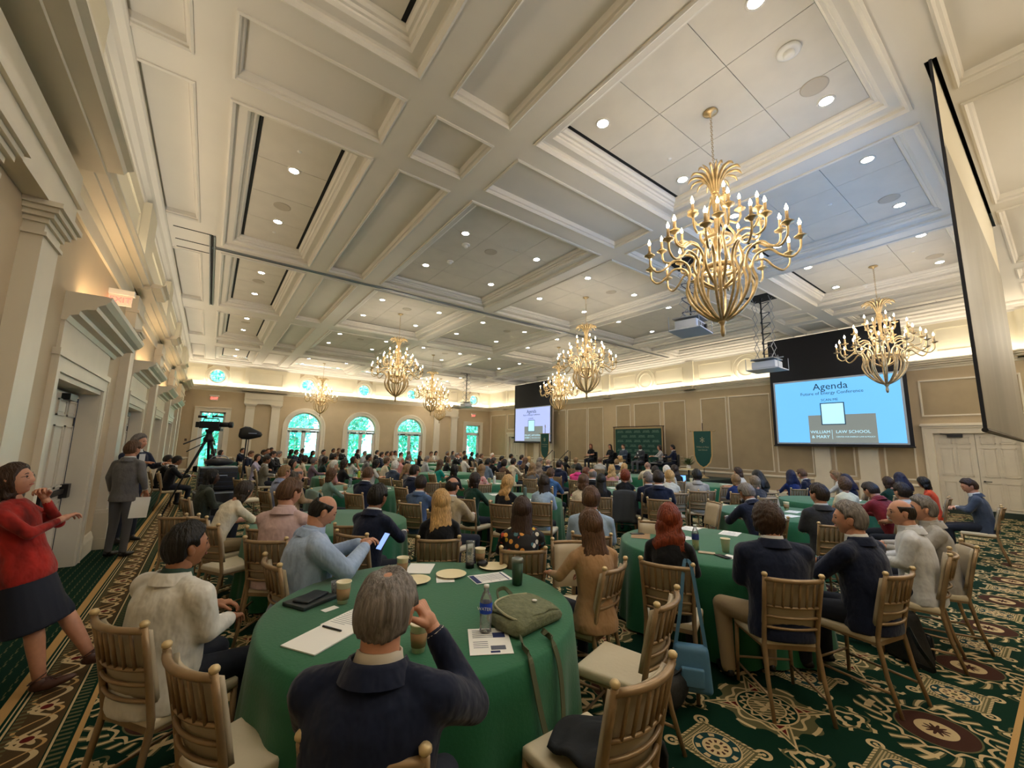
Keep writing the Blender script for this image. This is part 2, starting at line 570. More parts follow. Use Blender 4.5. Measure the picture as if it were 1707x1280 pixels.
# screen slot housing
b = MB()
b.box((5.98, .42, ZS+.002), (11.62, .44, ZS+.3)); b.box((5.98, .54, ZS+.002), (11.62, .56, ZS+.3)); b.box((5.98, .42, ZS+.28), (11.62, .56, ZS+.3))
b.obj('screen_slot', SLOT, ceil)

# --- crown and cornice -----------------------------------------------------
CROWN = [(0, 5.78), (.03, 5.78), (.04, 5.84), (.10, 5.88), (.13, 5.95), (.20, 5.97), (.22, 6.0), (.22, ZS+.01), (0, ZS+.01)]
def corn(p, z0=4.36):
    return [(0, z0), (.02, z0), (.03, z0+.05), (.07, z0+.08), (.07, z0+.11), (p*.6, z0+.125), (p*.6, z0+.16), (p*.86, z0+.175), (p*.9, z0+.215), (p, z0+.24), (p, z0+.275), (p-.02, z0+.275), (p-.025, z0+.235), (0, z0+.235)]
def face(wall, s0, s1, z0, z1, parent, m=FRZ, o0=0, o1=.03, fr=.035):
    """picture-frame molding on a wall"""
    b = MB()
    for a in ((s0, s1, z0, z0+fr), (s0, s1, z1-fr, z1), (s0, s0+fr, z0+fr, z1-fr), (s1-fr, s1, z0+fr, z1-fr)):
        wbox(b, wall, a[0], a[1], o0, o1, a[2], a[3])
    q = fr*.35
    for a in ((s0+fr, s1-fr, z0+fr, z0+fr+q), (s0+fr, s1-fr, z1-fr-q, z1-fr), (s0+fr, s0+fr+q, z0+fr, z1-fr), (s1-fr-q, s1-fr, z0+fr, z1-fr)):
        wbox(b, wall, a[0], a[1], o0, o1*.45, a[2], a[3])
    return b.obj('frame_molding', m, parent)
def inset(wall, s0, s1, z0, z1, parent, m=None):
    """dark fabric panel inside its own frame"""
    b = MB(); wbox(b, wall, s0, s1, -.01, .004, z0, z1)
    b.obj('wall_panel', m or WALLD, parent)
    face(wall, s0-.04, s1+.04, z0-.04, z1+.04, parent, CREAM)
def ring(wall, s, z, r0, r1, out, m, parent, seg=40, name='round_molding'):
    b = MB()
    rings = []
    for r, o in ((r0, 0), (r0, out*.7), (r0+(r1-r0)*.3, out), (r0+(r1-r0)*.7, out), (r1, out*.6), (r1, 0)):
        rings.append([W(wall, s+r*cos(2*pi*j/seg), o, z+r*sin(2*pi*j/seg)) for j in range(seg)])
    b.grid(rings, True, False)
    return b.obj(name, m, parent, smooth=False)
def pilaster(wall, s0, s1, parent, out=.10, ztop=3.62, base=.82):
    b = MB()
    wbox(b, wall, s0, s1, 0, out, base, ztop)
    wbox(b, wall, s0-.05, s1+.05, 0, out+.05, 0, base*.93)
    wbox(b, wall, s0-.07, s1+.07, 0, out+.07, 0, .16)
    wbox(b, wall, s0-.035, s1+.035, 0, out+.035, base*.93, base)
    b.obj('pilaster_shaft', CREAM, parent)
    b = MB()
    wbox(b, wall, s0-.02, s1+.02, 0, out+.02, ztop-.10, ztop-.07)
    for k, e in enumerate((.02, .05, .075, .10)):
        wbox(b, wall, s0-e, s1+e, 0, out+e, ztop+.04*k, ztop+.04*(k+1))
    b.obj('pilaster_capital', CREAM, parent)
def entabl(wall, s0, s1, parent, out=.12, z0=3.78, z1=4.36):
    b = MB()
    wbox(b, wall, s0, s1, 0, out, z0, z0+.26); wbox(b, wall, s0-.02, s1+.02, 0, out+.03, z0+.26, z0+.31); wbox(b, wall, s0, s1, 0, out, z0+.31, z1)
    b.obj('entablature', CREAM, parent)

# --- stage wall (east, x = 18) ---------------------------------------------
def door_leaf(wall, s0, s1, z1, parent, out=-.06, m=DOORP, handle=None, name='door_leaf'):
    b = MB(); wbox(b, wall, s0+.004, s1-.004, out-.045, out, .015, z1)
    o = b.obj(name, m, parent)
    w = s1-s0
    b = MB()
    for c0, c1 in ((.12, .46), (.54, .88)):
        for h0, h1 in ((.10, .40), (.47, .82), (.87, .96)):
            a, c, z0, zz = s0+w*c0, s0+w*c1, z1*h0, z1*h1
            for q in ((a, c, z0, z0+.02), (a, c, zz-.02, zz), (a, a+.02, z0, zz), (c-.02, c, z0, zz)):
                wbox(b, wall, q[0], q[1], out, out+.018, q[2], q[3])
            wbox(b, wall, a+.05, c-.05, out, out+.012, z0+.05, zz-.05)
    b.obj('raised_panels', m, o)
    return o
wE = thing('wall_right', 'tan stage-side wall with framed panels', None, (0, 0, 0)); wE['kind'] = 'structure'
b = MB()
Z0 = 2.36
D1, D2 = (.86, 2.56), (23.14, 24.84)
segs = [(YB, D1[0], 0), (D1[0], D1[1], Z0), (D1[1], D2[0], 0), (D2[0], D2[1], Z0), (D2[1], YF, 0)]
for a, c, z in segs:
    wbox(b, 'E', a, c, -.25, 0, z, ZS+.3)
b.obj('plaster', WALLP, wE)
for (d0, d1), nm in ((D1, 1), (D2, 2)):
    d = thing('door_%d' % nm, 'white panelled double door in the stage-side wall', None); d['kind'] = 'structure'
    mid = (d0+d1)/2
    for a, c in ((d0, mid), (mid, d1)):
        lf = door_leaf('E', a, c, Z0-.01, d)
    b = MB(); 
    for a, c, z0, z1 in ((d0-.16, d0, 0, Z0+.16), (d1, d1+.16, 0, Z0+.16), (d0, d1, Z0, Z0+.16)):
        wbox(b, 'E', a, c, 0, .05, z0, z1)
    for a, c, z0, z1 in ((d0-.22, d0-.16, 0, Z0+.22), (d1+.16, d1+.22, 0, Z0+.22), (d0-.16, d1+.16, Z0+.16, Z0+.22)):
        wbox(b, 'E', a, c, 0, .085, z0, z1)
    wbox(b, 'E', d0-.02, d0+.012, -.24, .02, 0, Z0); wbox(b, 'E', d1-.012, d1+.02, -.24, .02, 0, Z0); wbox(b, 'E', d0-.1, d1+.1, -.24, -.22, 0, Z0+.1); wbox(b, 'E', d0, d1, -.24, .02, Z0-.012, Z0+.01)  # the wide thin box is an unseen backing added to stop daylight between leaves
    b.obj('door_casing', CREAM, d)
    b = MB(); wbox(b, 'E', d0-.26, d1+.26, 0, .12, Z0+.22, Z0+.27); wbox(b, 'E', d0-.24, d1+.24, 0, .09, Z0+.27, Z0+.30); b.obj('door_crown', CREAM, d)
    b = MB(); b.tube([W('E', mid-.08, -.06, .98), W('E', mid-.08, .0, .98)], .022, 10); b.tube([W('E', mid-.08, -.0, .98), W('E', mid-.22, -.0, .98)], .011, 8); b.obj('door_handle', BLACK, d)
    b = MB(); wbox(b, 'E', d1-.62, d1-.30, -.06, .02, Z0-.12, Z0-.03); b.tube([W('E', d1-.35, .01, Z0-.05), W('E', d1-.16, .05, Z0-.02)], .012, 6); b.obj('door_closer', BLACK, d)
    b = MB(); wbox(b, 'E', d0, d1, -.062, -.05, .0, .16); b.obj('kick_plate', mat('dark_kick_plate', '#1c2b22', .6), lf)
    inset('E', d0-.14, d1+.14, 2.92, 3.98, wE)
PN = [(10.74, 11.82), (12.09, 13.58), (13.89, 14.77), (8.83, 9.92), (7.09, 8.66), (5.76, 6.89), (3.02, 3.71), (4.55, 5.05)]
for a, c in PN:
    inset('E', a, c, .94, 3.98, wE)
for a, c in PN[3:]:
    inset('E', 25.7-c, 25.7-a, .94, 3.98, wE)
inset('E', -2.2, .2, .94, 3.98, wE); inset('E', 25.3, 27.3, .94, 3.98, wE)
for a, c in ((5.2, 5.67), (3.88, 4.4)):
    pilaster('E', a, c, wE); pilaster('E', 25.7-c, 25.7-a, wE)
for a, c in ((3.8, 5.75), (19.95, 21.9)):
    entabl('E', a, c, wE)
BREAK_E = [(.2, .6), (5.2, 5.6), (10.2, 10.6), (15.2, 15.6), (20.2, 20.6), (25.2, 25.6)]
for a, c in BREAK_E:
    b = MB(); wbox(b, 'E', a, c, 0, .10, 4.62, 5.8); b.obj('frieze_block', FRZ, wE)
for k in range(-1, 6):
    cy = 2.87 + 5*k
    if cy > 26 or cy < -3: continue
    hi = min(cy+2.1, 27.4); lo = max(cy-2.1, -3)
    b = MB()
    face('E', cy+.62, hi, 4.86, 5.62, wE); face('E', lo, cy-.62, 4.86, 5.62, wE)
    ring('E', cy, 5.2, .34, .41, .035, FRZ, wE); ring('E', cy, 5.2, .52, .58, .03, FRZ, wE)
b = MB(); wbox(b, 'E', YB, YF, 0, .006, 4.6, 5.8); b.obj('frieze', FRZ, wE)
molding('cornice', 'E', YB, YF, corn(.30), CREAM, wE)
for a, c in BREAK_E:
    molding('cornice_break', 'E', a-.08, c+.08, corn(.38), CREAM, wE)
molding('crown', 'E', YB, YF, CROWN, CEIL, wE)
def rail(wall, s0, s1, parent):
    molding('chair_rail', wall, s0, s1, [(0, .70), (.03, .71), (.04, .74), (.03, .78), (0, .79)], CREAM, parent)
BASEP = [(0, 0), (.035, 0), (.035, .14), (.022, .16), (.018, .19), (0, .2)]
k = 0
for wall, s0, s1 in (('E', 2.78, 22.9), ('E', YB, .64), ('E', 25.06, YF)):
    k += 1
    molding('baseboard_right' if k == 1 else 'baseboard_right.%03d' % (k-1), wall, s0, s1, BASEP, CREAM, kind='structure')
    rail(wall, s0, s1, wE)

# --- window wall (north, y = 27.6) ------------------------------------------
wN = thing('wall_back', 'tan window wall with arched and round windows', None); wN['kind'] = 'structure'
ARCH = [(4.62, .92, 2.53), (8.03, .92, 2.53), (11.38, .92, 2.53)]
RECT = [(.05, .57, 3.21), (16.5, .62, 3.21)]
b = MB()
cols = []
edge = [XL-.3]
for cx, hw in [(.05, .9), (4.62, 1.2), (8.03, 1.2), (11.38, 1.2), (16.5, .95)]:
    edge += [cx-hw, cx+hw]
edge.append(XR+.3)
for i in range(0, len(edge), 2):
    b.box((edge[i], YF, 0), (edge[i+1], YF+.32, ZS+.3))
ZM = 4.5
def holed(b, x0, x1, z0, z1, pts):
    """front and back faces around a convex hole whose outline is pts, plus the reveal"""
    n = len(pts)
    cx = (x0+x1)/2; cz = sum(p[1] for p in pts)/n
    outl = []
    for px_, pz_ in pts:
        dx, dz = px_-cx, pz_-cz
        t = 1e9
        if dx > 1e-6: t = min(t, (x1-cx)/dx)
        if dx < -1e-6: t = min(t, (x0-cx)/dx)
        if dz > 1e-6: t = min(t, (z1-cz)/dz)
        if dz < -1e-6: t = min(t, (z0-cz)/dz)
        outl.append((cx+dx*t, cz+dz*t))
    for k in range(n):
        p, q = pts[k], pts[(k+1) % n]; P, Q = outl[k], outl[(k+1) % n]
        poly = [P]
        # insert the corner if the two outer points lie on different sides
        if abs(P[0]-Q[0]) > 1e-6 and abs(P[1]-Q[1]) > 1e-6:
            cxn = x1 if max(P[0], Q[0]) > x1-1e-5 else x0
            czn = z1 if max(P[1], Q[1]) > z1-1e-5 else z0
            poly.append((cxn, czn))
        poly += [Q, q, p]
        b.quad(*[(u, YF, v) for u, v in poly])
        b.quad(*[(u, YF+.32, v) for u, v in reversed(poly)])
        b.quad((p[0], YF, p[1]), (q[0], YF, q[1]), (q[0], YF+.32, q[1]), (p[0], YF+.32, p[1]))
def arch_pts(cx, r, zs, seg=24, z0=0.0):
    return [(cx+r*cos(pi*k/seg), zs+r*sin(pi*k/seg)) for k in range(seg+1)] + [(cx-r, z0), (cx+r, z0)]
def circ_pts(cx, r, zc, seg=32):
    return [(cx+r*cos(2*pi*(k+.5)/seg), zc+r*sin(2*pi*(k+.5)/seg)) for k in range(seg)]
for cx, r, zs in ARCH:
    holed(b, cx-1.2, cx+1.2, 0, ZM, arch_pts(cx, r, zs)); holed(b, cx-1.2, cx+1.2, ZM, ZS+.3, circ_pts(cx, .36, 5.14))
for (cx, hw, zt), ow in zip(RECT, (.9, .95)):
    Q_ = [(cx-hw, 0), (cx+hw, 0), (cx+hw, zt), (cx-hw, zt)]
    Q_ = [(Q_[i][0]+(Q_[(i+1) % 4][0]-Q_[i][0])*k/6, Q_[i][1]+(Q_[(i+1) % 4][1]-Q_[i][1])*k/6) for i in range(4) for k in range(6)]
    holed(b, cx-ow, cx+ow, 0, ZM, Q_); holed(b, cx-ow, cx+ow, ZM, ZS+.3, circ_pts(cx, .38, 5.2))
b.obj('plaster', WALLP, wN)
# frieze overlay built as strips between the round windows
b = MB()
prev = XL
for cx in (.05, 4.62, 8.03, 11.38, 16.5):
    b.box((prev, YF-.006, 4.6), (cx-.5, YF, 5.8)); prev = cx+.5
b.box((prev, YF-.006, 4.6), (XR, YF, 5.8)); b.obj('frieze', FRZ, wN)
for cx in (.05, 4.62, 8.03, 11.38, 16.5):
    b = MB(); rr = circ_pts(cx, .38, 5.17, 32)
    b.grid([[(x, YF-.006, z) for x, z in rr], [(cx+(1 if x > cx else -1)*.5 if abs(x-cx) >= abs(z-5.2) else x, YF-.006, (5.8 if z > 5.2 else 4.6) if abs(x-cx) < abs(z-5.2) else z) for x, z in rr]], True, False)
    b.obj('frieze_surround', FRZ, wN)
    ring('N', cx, 5.17, .36, .46, .05, CREAM, wN, name='round_window_molding')
    ring('N', cx, 5.17, .56, .6, .03, FRZ, wN)
for a, c in ((.75, 1.2), (5.35, 7.3), (8.75, 10.65), (12.1, 12.85), (-1.2, -.65), (15.35, 15.8), (17.2, 17.85)):
    face('N', a, c, 4.86, 5.62, wN)
for a, c in ((1.3, 3.42), (13.0, 15.2)):
    b = MB(); wbox(b, 'N', a, c, 0, .10, 4.6, 5.8); b.obj('frieze_block', FRZ, wN)
    face('N', a+.2, c-.2, 4.86, 5.62, wN, o0=.10, o1=.13)
    entabl('N', a+.1, c-.1, wN)
    molding('cornice_break', 'N', a-.08, c+.08, corn(.42), CREAM, wN)
for a, c in ((1.51, 1.95), (2.79, 3.22), (13.15, 13.6), (14.55, 15.05)):
    pilaster('N', a, c, wN)
molding('cornice', 'N', XL, XR, corn(.30), CREAM, wN)
molding('crown', 'N', XL, XR, CROWN, CEIL, wN)
for k, (a, c) in enumerate(((XL, -.72), (.85, 1.4), (3.35, 3.42), (5.85, 6.8), (9.22, 10.2), (12.58, 13.05), (15.2, 15.68), (17.32, XR))):
    molding('baseboard_back' if not k else 'baseboard_back.%03d' % k, 'N', a, c, BASEP, CREAM, kind='structure')
    rail('N', a, c, wN)
WHT = mat('white_sash_paint', '#e8e6e0', .4)
wi = 0
def muntin(b, x0, x1, z0, z1, nx, nz, y, w=.012):
    for i in range(1, nx):
        x = x0+(x1-x0)*i/nx; b.box((x-w, y-.015, z0), (x+w, y+.015, z1))
    for i in range(1, nz):
        z = z0+(z1-z0)*i/nz; b.box((x0, y-.015, z-w), (x1, y+.015, z+w))
for cx, r, zs in ARCH:
    wi += 1
    w = thing('window_%d' % wi, 'white arched french window with fanlight', None); w['kind'] = 'structure'
    b = MB(); k = 28
    for r0, r1, o0, o1 in ((r, r+.16, 0, .045), (r+.16, r+.26, 0, .075)):
        def bar(rad, o): return [W('N', cx+rad, o, 0)] + [W('N', cx+rad*cos(pi*j/k), o, zs+rad*sin(pi*j/k)) for j in range(k+1)] + [W('N', cx-rad, o, 0)]
        A_ = [bar(r0, o0), bar(r0, o1), bar(r1, o1), bar(r1, o0)]
        b.grid([list(x) for x in zip(*A_)], True, True)
    b.obj('window_casing', CREAM, w)
    y = YF+.16
    b = MB()
    def bar2(rad, yy): return [(cx+rad, yy, 0)] + [(cx+rad*cos(pi*j/k), yy, zs+rad*sin(pi*j/k)) for j in range(k+1)] + [(cx-rad, yy, 0)]
    A_ = [bar2(r-.07, y-.03), bar2(r-.07, y+.03), bar2(r, y+.03), bar2(r, y-.03)]
    b.grid([list(x) for x in zip(*A_)], True, True)
    b.box((cx-r, y-.05, zs-.16), (cx+r, y+.05, zs-.02))
    b.obj('window_frame', WHT, w)
    b = MB()
    for j in range(1, 6):
        a_ = pi*j/6; b.tube([(cx+.2*cos(a_), y, zs+.2*sin(a_)), (cx+(r-.05)*cos(a_), y, zs+(r-.05)*sin(a_))], .012, 6)
    for rr_ in (.2, .55):
        b.tube([(cx+rr_*cos(pi*j/16), y, zs+rr_*sin(pi*j/16)) for j in range(17)], .012, 6)
    b.obj('fanlight_muntins', WHT, w)
    MB().quad(*[(x, y+.005, z) for x, z in arch_pts(cx, r-.03, zs, 20, zs-.04)]).obj('fanlight_pane', PANE, w)
    for sgn in (-1, 1):
        x0, x1 = sorted((cx+sgn*.004, cx+sgn*(r-.07)))
        b = MB()
        for q in ((x0, x0+.11, .02, zs-.17), (x1-.11, x1, .02, zs-.17), (x0, x1, .02, .28), (x0, x1, zs-.29, zs-.17)):
            b.box((q[0], y-.025, q[2]), (q[1], y+.025, q[3]))
        lf = b.obj('french_door', WHT, w)
        b = MB(); muntin(b, x0+.11, x1-.11, .28, zs-.29, 2, 5, y); b.obj('muntins', WHT, lf)
        MB().box((x0+.1, y-.003, .28), (x1-.1, y+.003, zs-.29)).obj('pane', PANE, lf)
        b = MB(); b.box((cx+sgn*.5-.16, y-.1, zs-.26), (cx+sgn*.5+.16, y-.03, zs-.19)); b.obj('door_closer', BLACK, lf)
for cx, hw, zt in RECT:
    wi += 1
    w = thing('window_%d' % wi, 'white glazed side door with transom', None); w['kind'] = 'structure'
    b = MB()
    for a, c, z0, z1 in ((cx-hw-.2, cx-hw, 0, zt+.2), (cx+hw, cx+hw+.2, 0, zt+.2), (cx-hw, cx+hw, zt, zt+.2)):
        wbox(b, 'N', a, c, 0, .045, z0, z1)
    wbox(b, 'N', cx-hw-.24, cx+hw+.24, 0, .08, zt+.2, zt+.26); wbox(b, 'N', cx-hw-.24, cx-hw-.2, 0, .06, 0, zt+.2); wbox(b, 'N', cx+hw+.2, cx+hw+.24, 0, .06, 0, zt+.2)
    b.obj('window_casing', CREAM, w)
    y = YF+.16; b = MB(); x0, x1 = cx-hw, cx+hw
    for q in ((x0, x0+.1, 0, zt), (x1-.1, x1, 0, zt), (x0, x1, zt-.08, zt), (x0, x1, 2.42, 2.62), (x0, x1, 0, .3), (x0+.1, x0+.2, 0, 2.45), (x1-.2, x1-.1, 0, 2.45)):
        b.box((q[0], y-.03, q[2]), (q[1], y+.03, q[3]))
    lf = b.obj('window_frame', WHT, w)
    b = MB(); muntin(b, x0+.1, x1-.1, 2.62, zt-.08, 4, 2, y); muntin(b, x0+.2, x1-.2, .3, 2.42, 3, 5, y); b.obj('muntins', WHT, lf)
    MB().box((x0+.09, y-.003, 2.6), (x1-.09, y+.003, zt-.07)).obj('transom_pane', PANE, lf)
    MB().box((x0+.19, y-.003, .3), (x1-.19, y+.003, 2.43)).obj('pane', PANE, lf)
for cx, zc in ((.05, 5.2), (4.62, 5.14), (8.03, 5.14), (11.38, 5.14), (16.5, 5.2)):
    wi += 1
    w = thing('window_%d' % wi, 'small round clerestory window with cross bars', None); w['kind'] = 'structure'
    y = YF+.16
    b = MB(); b.tube([(cx+.35*cos(2*pi*j/32), y, zc+.35*sin(2*pi*j/32)) for j in range(33)], .03, 6); b.obj('window_frame', WHT, w)
    b = MB(); b.box((cx-.012, y-.012, zc-.35), (cx+.012, y+.012, zc+.35)); b.box((cx-.35, y-.012, zc-.012), (cx+.35, y+.012, zc+.012)); b.obj('muntins', WHT, w)
    MB().quad(*[(x, y, z) for x, z in circ_pts(cx, .35, zc)]).obj('pane', PANE, w)

# --- left wall (west, x = -1.33) ---------------------------------------------
wW = thing('wall_left', 'tan left wall with doorways and pilasters', None); wW['kind'] = 'structure'
DL = [(6.05, 8.25), (10.62, 12.85), (15.45, 17.7), (20.2, 22.4)]
b = MB(); prev = YB
for d0, d1 in DL:
    wbox(b, 'W', prev, d0, -.32, 0, 0, ZS+.3); wbox(b, 'W', d0, d1, -.32, 0, 2.425, ZS+.3); prev = d1
wbox(b, 'W', prev, YF+.3, -.32, 0, 0, ZS+.3)
b.obj('plaster', WALLP, wW)
dn = 2
for i, (d0, d1) in enumerate(DL):
    dn += 1
    d = thing('door_%d' % dn, 'white panelled double door in the left wall', None); d['kind'] = 'structure'
    mid = (d0+d1)/2
    for a, c in ((d0, mid), (mid, d1)):
        lf = door_leaf('W', a, c, 2.30, d, out=-.2)
        b = MB(); zc = 1.02
        wbox(b, 'W', a+.08, c-.12, -.2, -.155, zc-.03, zc+.03); wbox(b, 'W', c-.2, c-.06, -.2, -.12, zc-.09, zc+.09)
        b.obj('panic_bar', BLACK, lf)
        b = MB(); b.tube([W('W', c-.13, -.185, .05), W('W', c-.13, -.185, 2.26)], .011, 6); b.obj('latch_rod', BLACK, lf)
        b = MB(); wbox(b, 'W', a+.25, a+.6, -.2, -.12, 2.2, 2.28); b.obj('door_closer', BLACK, lf)
        b = MB(); wbox(b, 'W', a, c, -.2, -.19, .015, .17); b.obj('kick_plate', mat('dark_kick_plate', '#1c2b22'), lf)
    b = MB()
    wbox(b, 'W', d0-.04, d0+.012, -.31, .02, 0, 2.4); wbox(b, 'W', d1-.012, d1+.04, -.31, .02, 0, 2.4); wbox(b, 'W', d0, d1, -.31, .01, 2.34, 2.41); wbox(b, 'W', d0-.1, d1+.1, -.31, -.28, 0, 2.4)  # the last box is an unseen solid backing added behind the leaves
    for a, c, z0, z1 in ((d0-.16, d0, 0, 2.55), (d1, d1+.16, 0, 2.55), (d0, d1, 2.4, 2.55)):
        wbox(b, 'W', a, c, 0, .04, z0, z1)
    wbox(b, 'W', d0-.2, d1+.2, 0, .06, 2.55, 2.62); wbox(b, 'W', d0-.18, d0-.16, 0, .055, 0, 2.55); wbox(b, 'W', d1+.16, d1+.18, 0, .055, 0, 2.55)
    b.obj('door_casing', CREAM, d)
    b = MB(); wbox(b, 'W', d0-.1, d1+.1, 0, .03, 2.62, 2.92); b.obj('overdoor_panel', CREAM, d)
    molding('overdoor_entablature', 'W', d0-.12, d1+.37, [(0, 2.92), (.04, 2.92), (.06, 2.97), (.12, 2.99), (.13, 3.03), (.17, 3.05), (.24, 3.06), (.25, 3.10), (.30, 3.13), (.34, 3.18), (.35, 3.22), (0, 3.22)], CREAM, d)
    lamp('overdoor_uplight', 'AREA', W('W', mid+.1, .14, 3.26), 9, (1, .70, .40), shape='RECTANGLE', size=.14, size_y=1.9, rot=(pi, 0, 0))
for a, c in ((4.62, 5.02), (3.3, 3.7), (9.3, 9.7), (13.75, 14.2), (18.5, 18.9), (23.2, 23.6), (25.3, 25.7)):
    pilaster('W', a, c, wW, out=.12, ztop=3.4, base=.6)
for a, c in ((-3, 5.2), (9.1, 9.9), (13.55, 14.4), (18.3, 19.1), (23.0, 25.9)):
    entabl('W', a, c, wW, out=.14, z0=3.56, z1=4.12)
    molding('cornice_break', 'W', a-.05, c+.05, corn(.46, 4.12), CREAM, wW)
    b = MB(); wbox(b, 'W', a, c, 0, .12, 4.36, 5.8); b.obj('frieze_block', FRZ, wW)
b = MB(); wbox(b, 'W', YB, YF, 0, .03, 3.98, 4.15); b.obj('architrave', CREAM, wW)
molding('cornice', 'W', YB, YF, corn(.30, 4.12), CREAM, wW)
molding('crown', 'W', YB, YF, CROWN, CEIL, wW)
b = MB(); wbox(b, 'W', YB, YF, 0, .006, 4.36, 5.8); b.obj('frieze', FRZ, wW)
for a, c in ((5.4, 8.9), (10.1, 13.3), (14.6, 18.1), (19.3, 22.8)):
    face('W', a, c, 4.62, 5.5, wW)
for k, (a, c) in enumerate(((YB, 3.2), (3.8, 4.5), (5.1, 5.85), (8.45, 9.2), (9.8, 10.42), (13.05, 13.6), (14.3, 15.25), (17.9, 18.4), (19.0, 20.0), (22.6, 23.1), (23.7, YF))):
    molding('baseboard_left' if not k else 'baseboard_left.%03d' % k, 'W', a, c, [(0, 0), (.04, 0), (.04, .2), (.03, .23), (.015, .28), (0, .3)], CREAM, kind='structure')
# --- wall behind the camera ---------------------------------------------------
wS = thing('wall_front', 'plain tan wall behind the viewpoint', None); wS['kind'] = 'structure'
b = MB(); b.box((XL-.3, YB-.25, 0), (XR+.3, YB, ZS+.3)); b.obj('plaster', WALLP, wS)
molding('cornice', 'S', XL, XR, corn(.30), CREAM, wS); molding('crown', 'S', XL, XR, CROWN, CEIL, wS)
b = MB(); b.box((XL, YB, 4.6), (XR, YB+.006, 5.8)); b.obj('frieze', FRZ, wS)
for x in range(0, 17, 3):
    inset('S', x, x+2.4, .94, 3.98, wS)
# --- cove strips ---------------------------------------------------------------
WARM = (1, .90, .75)
lamp('cove_strip', 'AREA', (XR-.16, (YB+YF)/2, 4.62), COVE_W*30, WARM, shape='RECTANGLE', size=.12, size_y=30, rot=(pi, 0, 0))
lamp('cove_strip', 'AREA', ((XL+XR)/2, YF-.16, 4.62), COVE_W*19, WARM, shape='RECTANGLE', size=19, size_y=.12, rot=(pi, 0, 0))
lamp('cove_strip', 'AREA', (XL+.16, (YB+YF)/2, 4.4), COVE_W*15, WARM, shape='RECTANGLE', size=.12, size_y=30, rot=(pi, 0, 0))
lamp('cove_strip', 'AREA', ((XL+XR)/2, YB+.16, 4.62), COVE_W*19, WARM, shape='RECTANGLE', size=19, size_y=.12, rot=(pi, 0, 0))

# --- outside -------------------------------------------------------------------
MB().quad((-30, YF+.4, -.1), (50, YF+.4, -.1), (50, 70, -.1), (-30, 70, -.1)).obj('ground', mat('lawn', '#3f9a72', .9, var=.3, bscale=1), kind='structure')
FOL = mat('tree_foliage', '#98dccb', .8, var=.5, bscale=4)
BARK = mat('tree_bark', '#4f463c', .9)
rnd = random.Random(5)
TREEX = [-4.5, 0.2, 4.9, 9.6, 14.3, 19.0, 23.7]
for i, tx in enumerate(TREEX):
    ty = 36 + rnd.uniform(-1.5, 3); h = rnd.uniform(7.5, 10)
    t = thing('tree', 'leafy green tree outside the window wall, %s' % ['past its left end', 'behind the left side door', 'behind the first arch', 'behind the middle arch', 'behind the third arch', 'behind the far right side door', 'beyond the far right corner'][i], 'tree', (tx, ty, 0), 0, 'trees outside the windows')
    b = MB(); b.tube([(0, 0, 0), (.1, 0, h*.35), (0, .1, h*.7)], [.22, .16, .06], 8); b.obj('trunk', BARK, t)
    b = MB()
    for k in range(3600):
        u = rnd.gauss(0, 1); v = rnd.gauss(0, 1); w = rnd.gauss(0, 1); L = sqrt(u*u+v*v+w*w)+1e-6
        q = rnd.uniform(.55, 1)
        c = Vector((u/L*2.3*q, v/L*2.2*q, h*.52 + w/L*h*.5*q))
        a_ = Vector((rnd.uniform(-1, 1), rnd.uniform(-1, 1), rnd.uniform(-1, 1))).normalized()
        e = a_.orthogonal().normalized(); f_ = a_.cross(e); s_ = rnd.uniform(.13, .27)
        b.quad(c-e*s_, c+f_*s_*.6, c+e*s_, c-f_*s_*.6)
    b.obj('foliage', FOL, t, kind='stuff')
# ------------------------------------------------------------------ ceiling fixtures
b = MB(); b.lathe([(.075, .0), (.09, -.004), (.1, -.001), (.1, .006), (.075, .006)], 20, cap=False); TRIM_ME = b.mesh('trim_ring', CEIL, True)
b = MB(); b.lathe([(.0, .003), (.076, .003)], 20, cap=False); GLOW_ME = b.mesh('diffuser', DLGLOW)
LX = {'A': [.695], 'C': [4.02, 6.02], 'D': [7.82, 9.80], 'E': [11.57, 13.59], 'F': [16.83]}
LY = {'r0': [1.435, 3.455], 'r1': [7.32, 9.35], 'r2': [12.63, 14.66], 'r3': [17.93, 19.96], 'r4': [24.62, 26.63]}
CN = {'A': 'left aisle', 'C': 'second', 'D': 'middle', 'E': 'fourth', 'F': 'stage-side'}
RN = {'r0': 'nearest', 'r1': 'second', 'r2': 'third', 'r3': 'fourth', 'r4': 'farthest'}
dl0 = None
for rn, yy in LY.items():
    for cn, xx in LX.items():
        for j, y in enumerate(yy):
            for i, x in enumerate(xx):
                lab = 'round recessed downlight, %s ceiling row, %s coffer, %s%s' % (RN[rn], CN[cn], 'near' if j == 0 else 'far', (' left corner' if i == 0 else ' right corner') if len(xx) > 1 else ' one')
                t = thing('recessed_downlight', lab, 'ceiling light', (x, y, ZP-.009), 0, 'recessed downlights in the ceiling coffers')
                ob('trim_ring', TRIM_ME, t); ob('diffuser', GLOW_ME, t)
                lamp('downlight_lamp', 'SPOT', (x, y, ZP-.03), DOWN_W, (1, .96, .89), spot_size=radians(115), spot_blend=.7, shadow_soft_size=.06).parent = None
b = MB(); b.lathe([(.0, -.004), (.12, -.006), (.135, -.008), (.15, -.002), (.15, .002)], 28, cap=False); SPK_ME = b.mesh('ceiling_speaker', GRILLE, True)
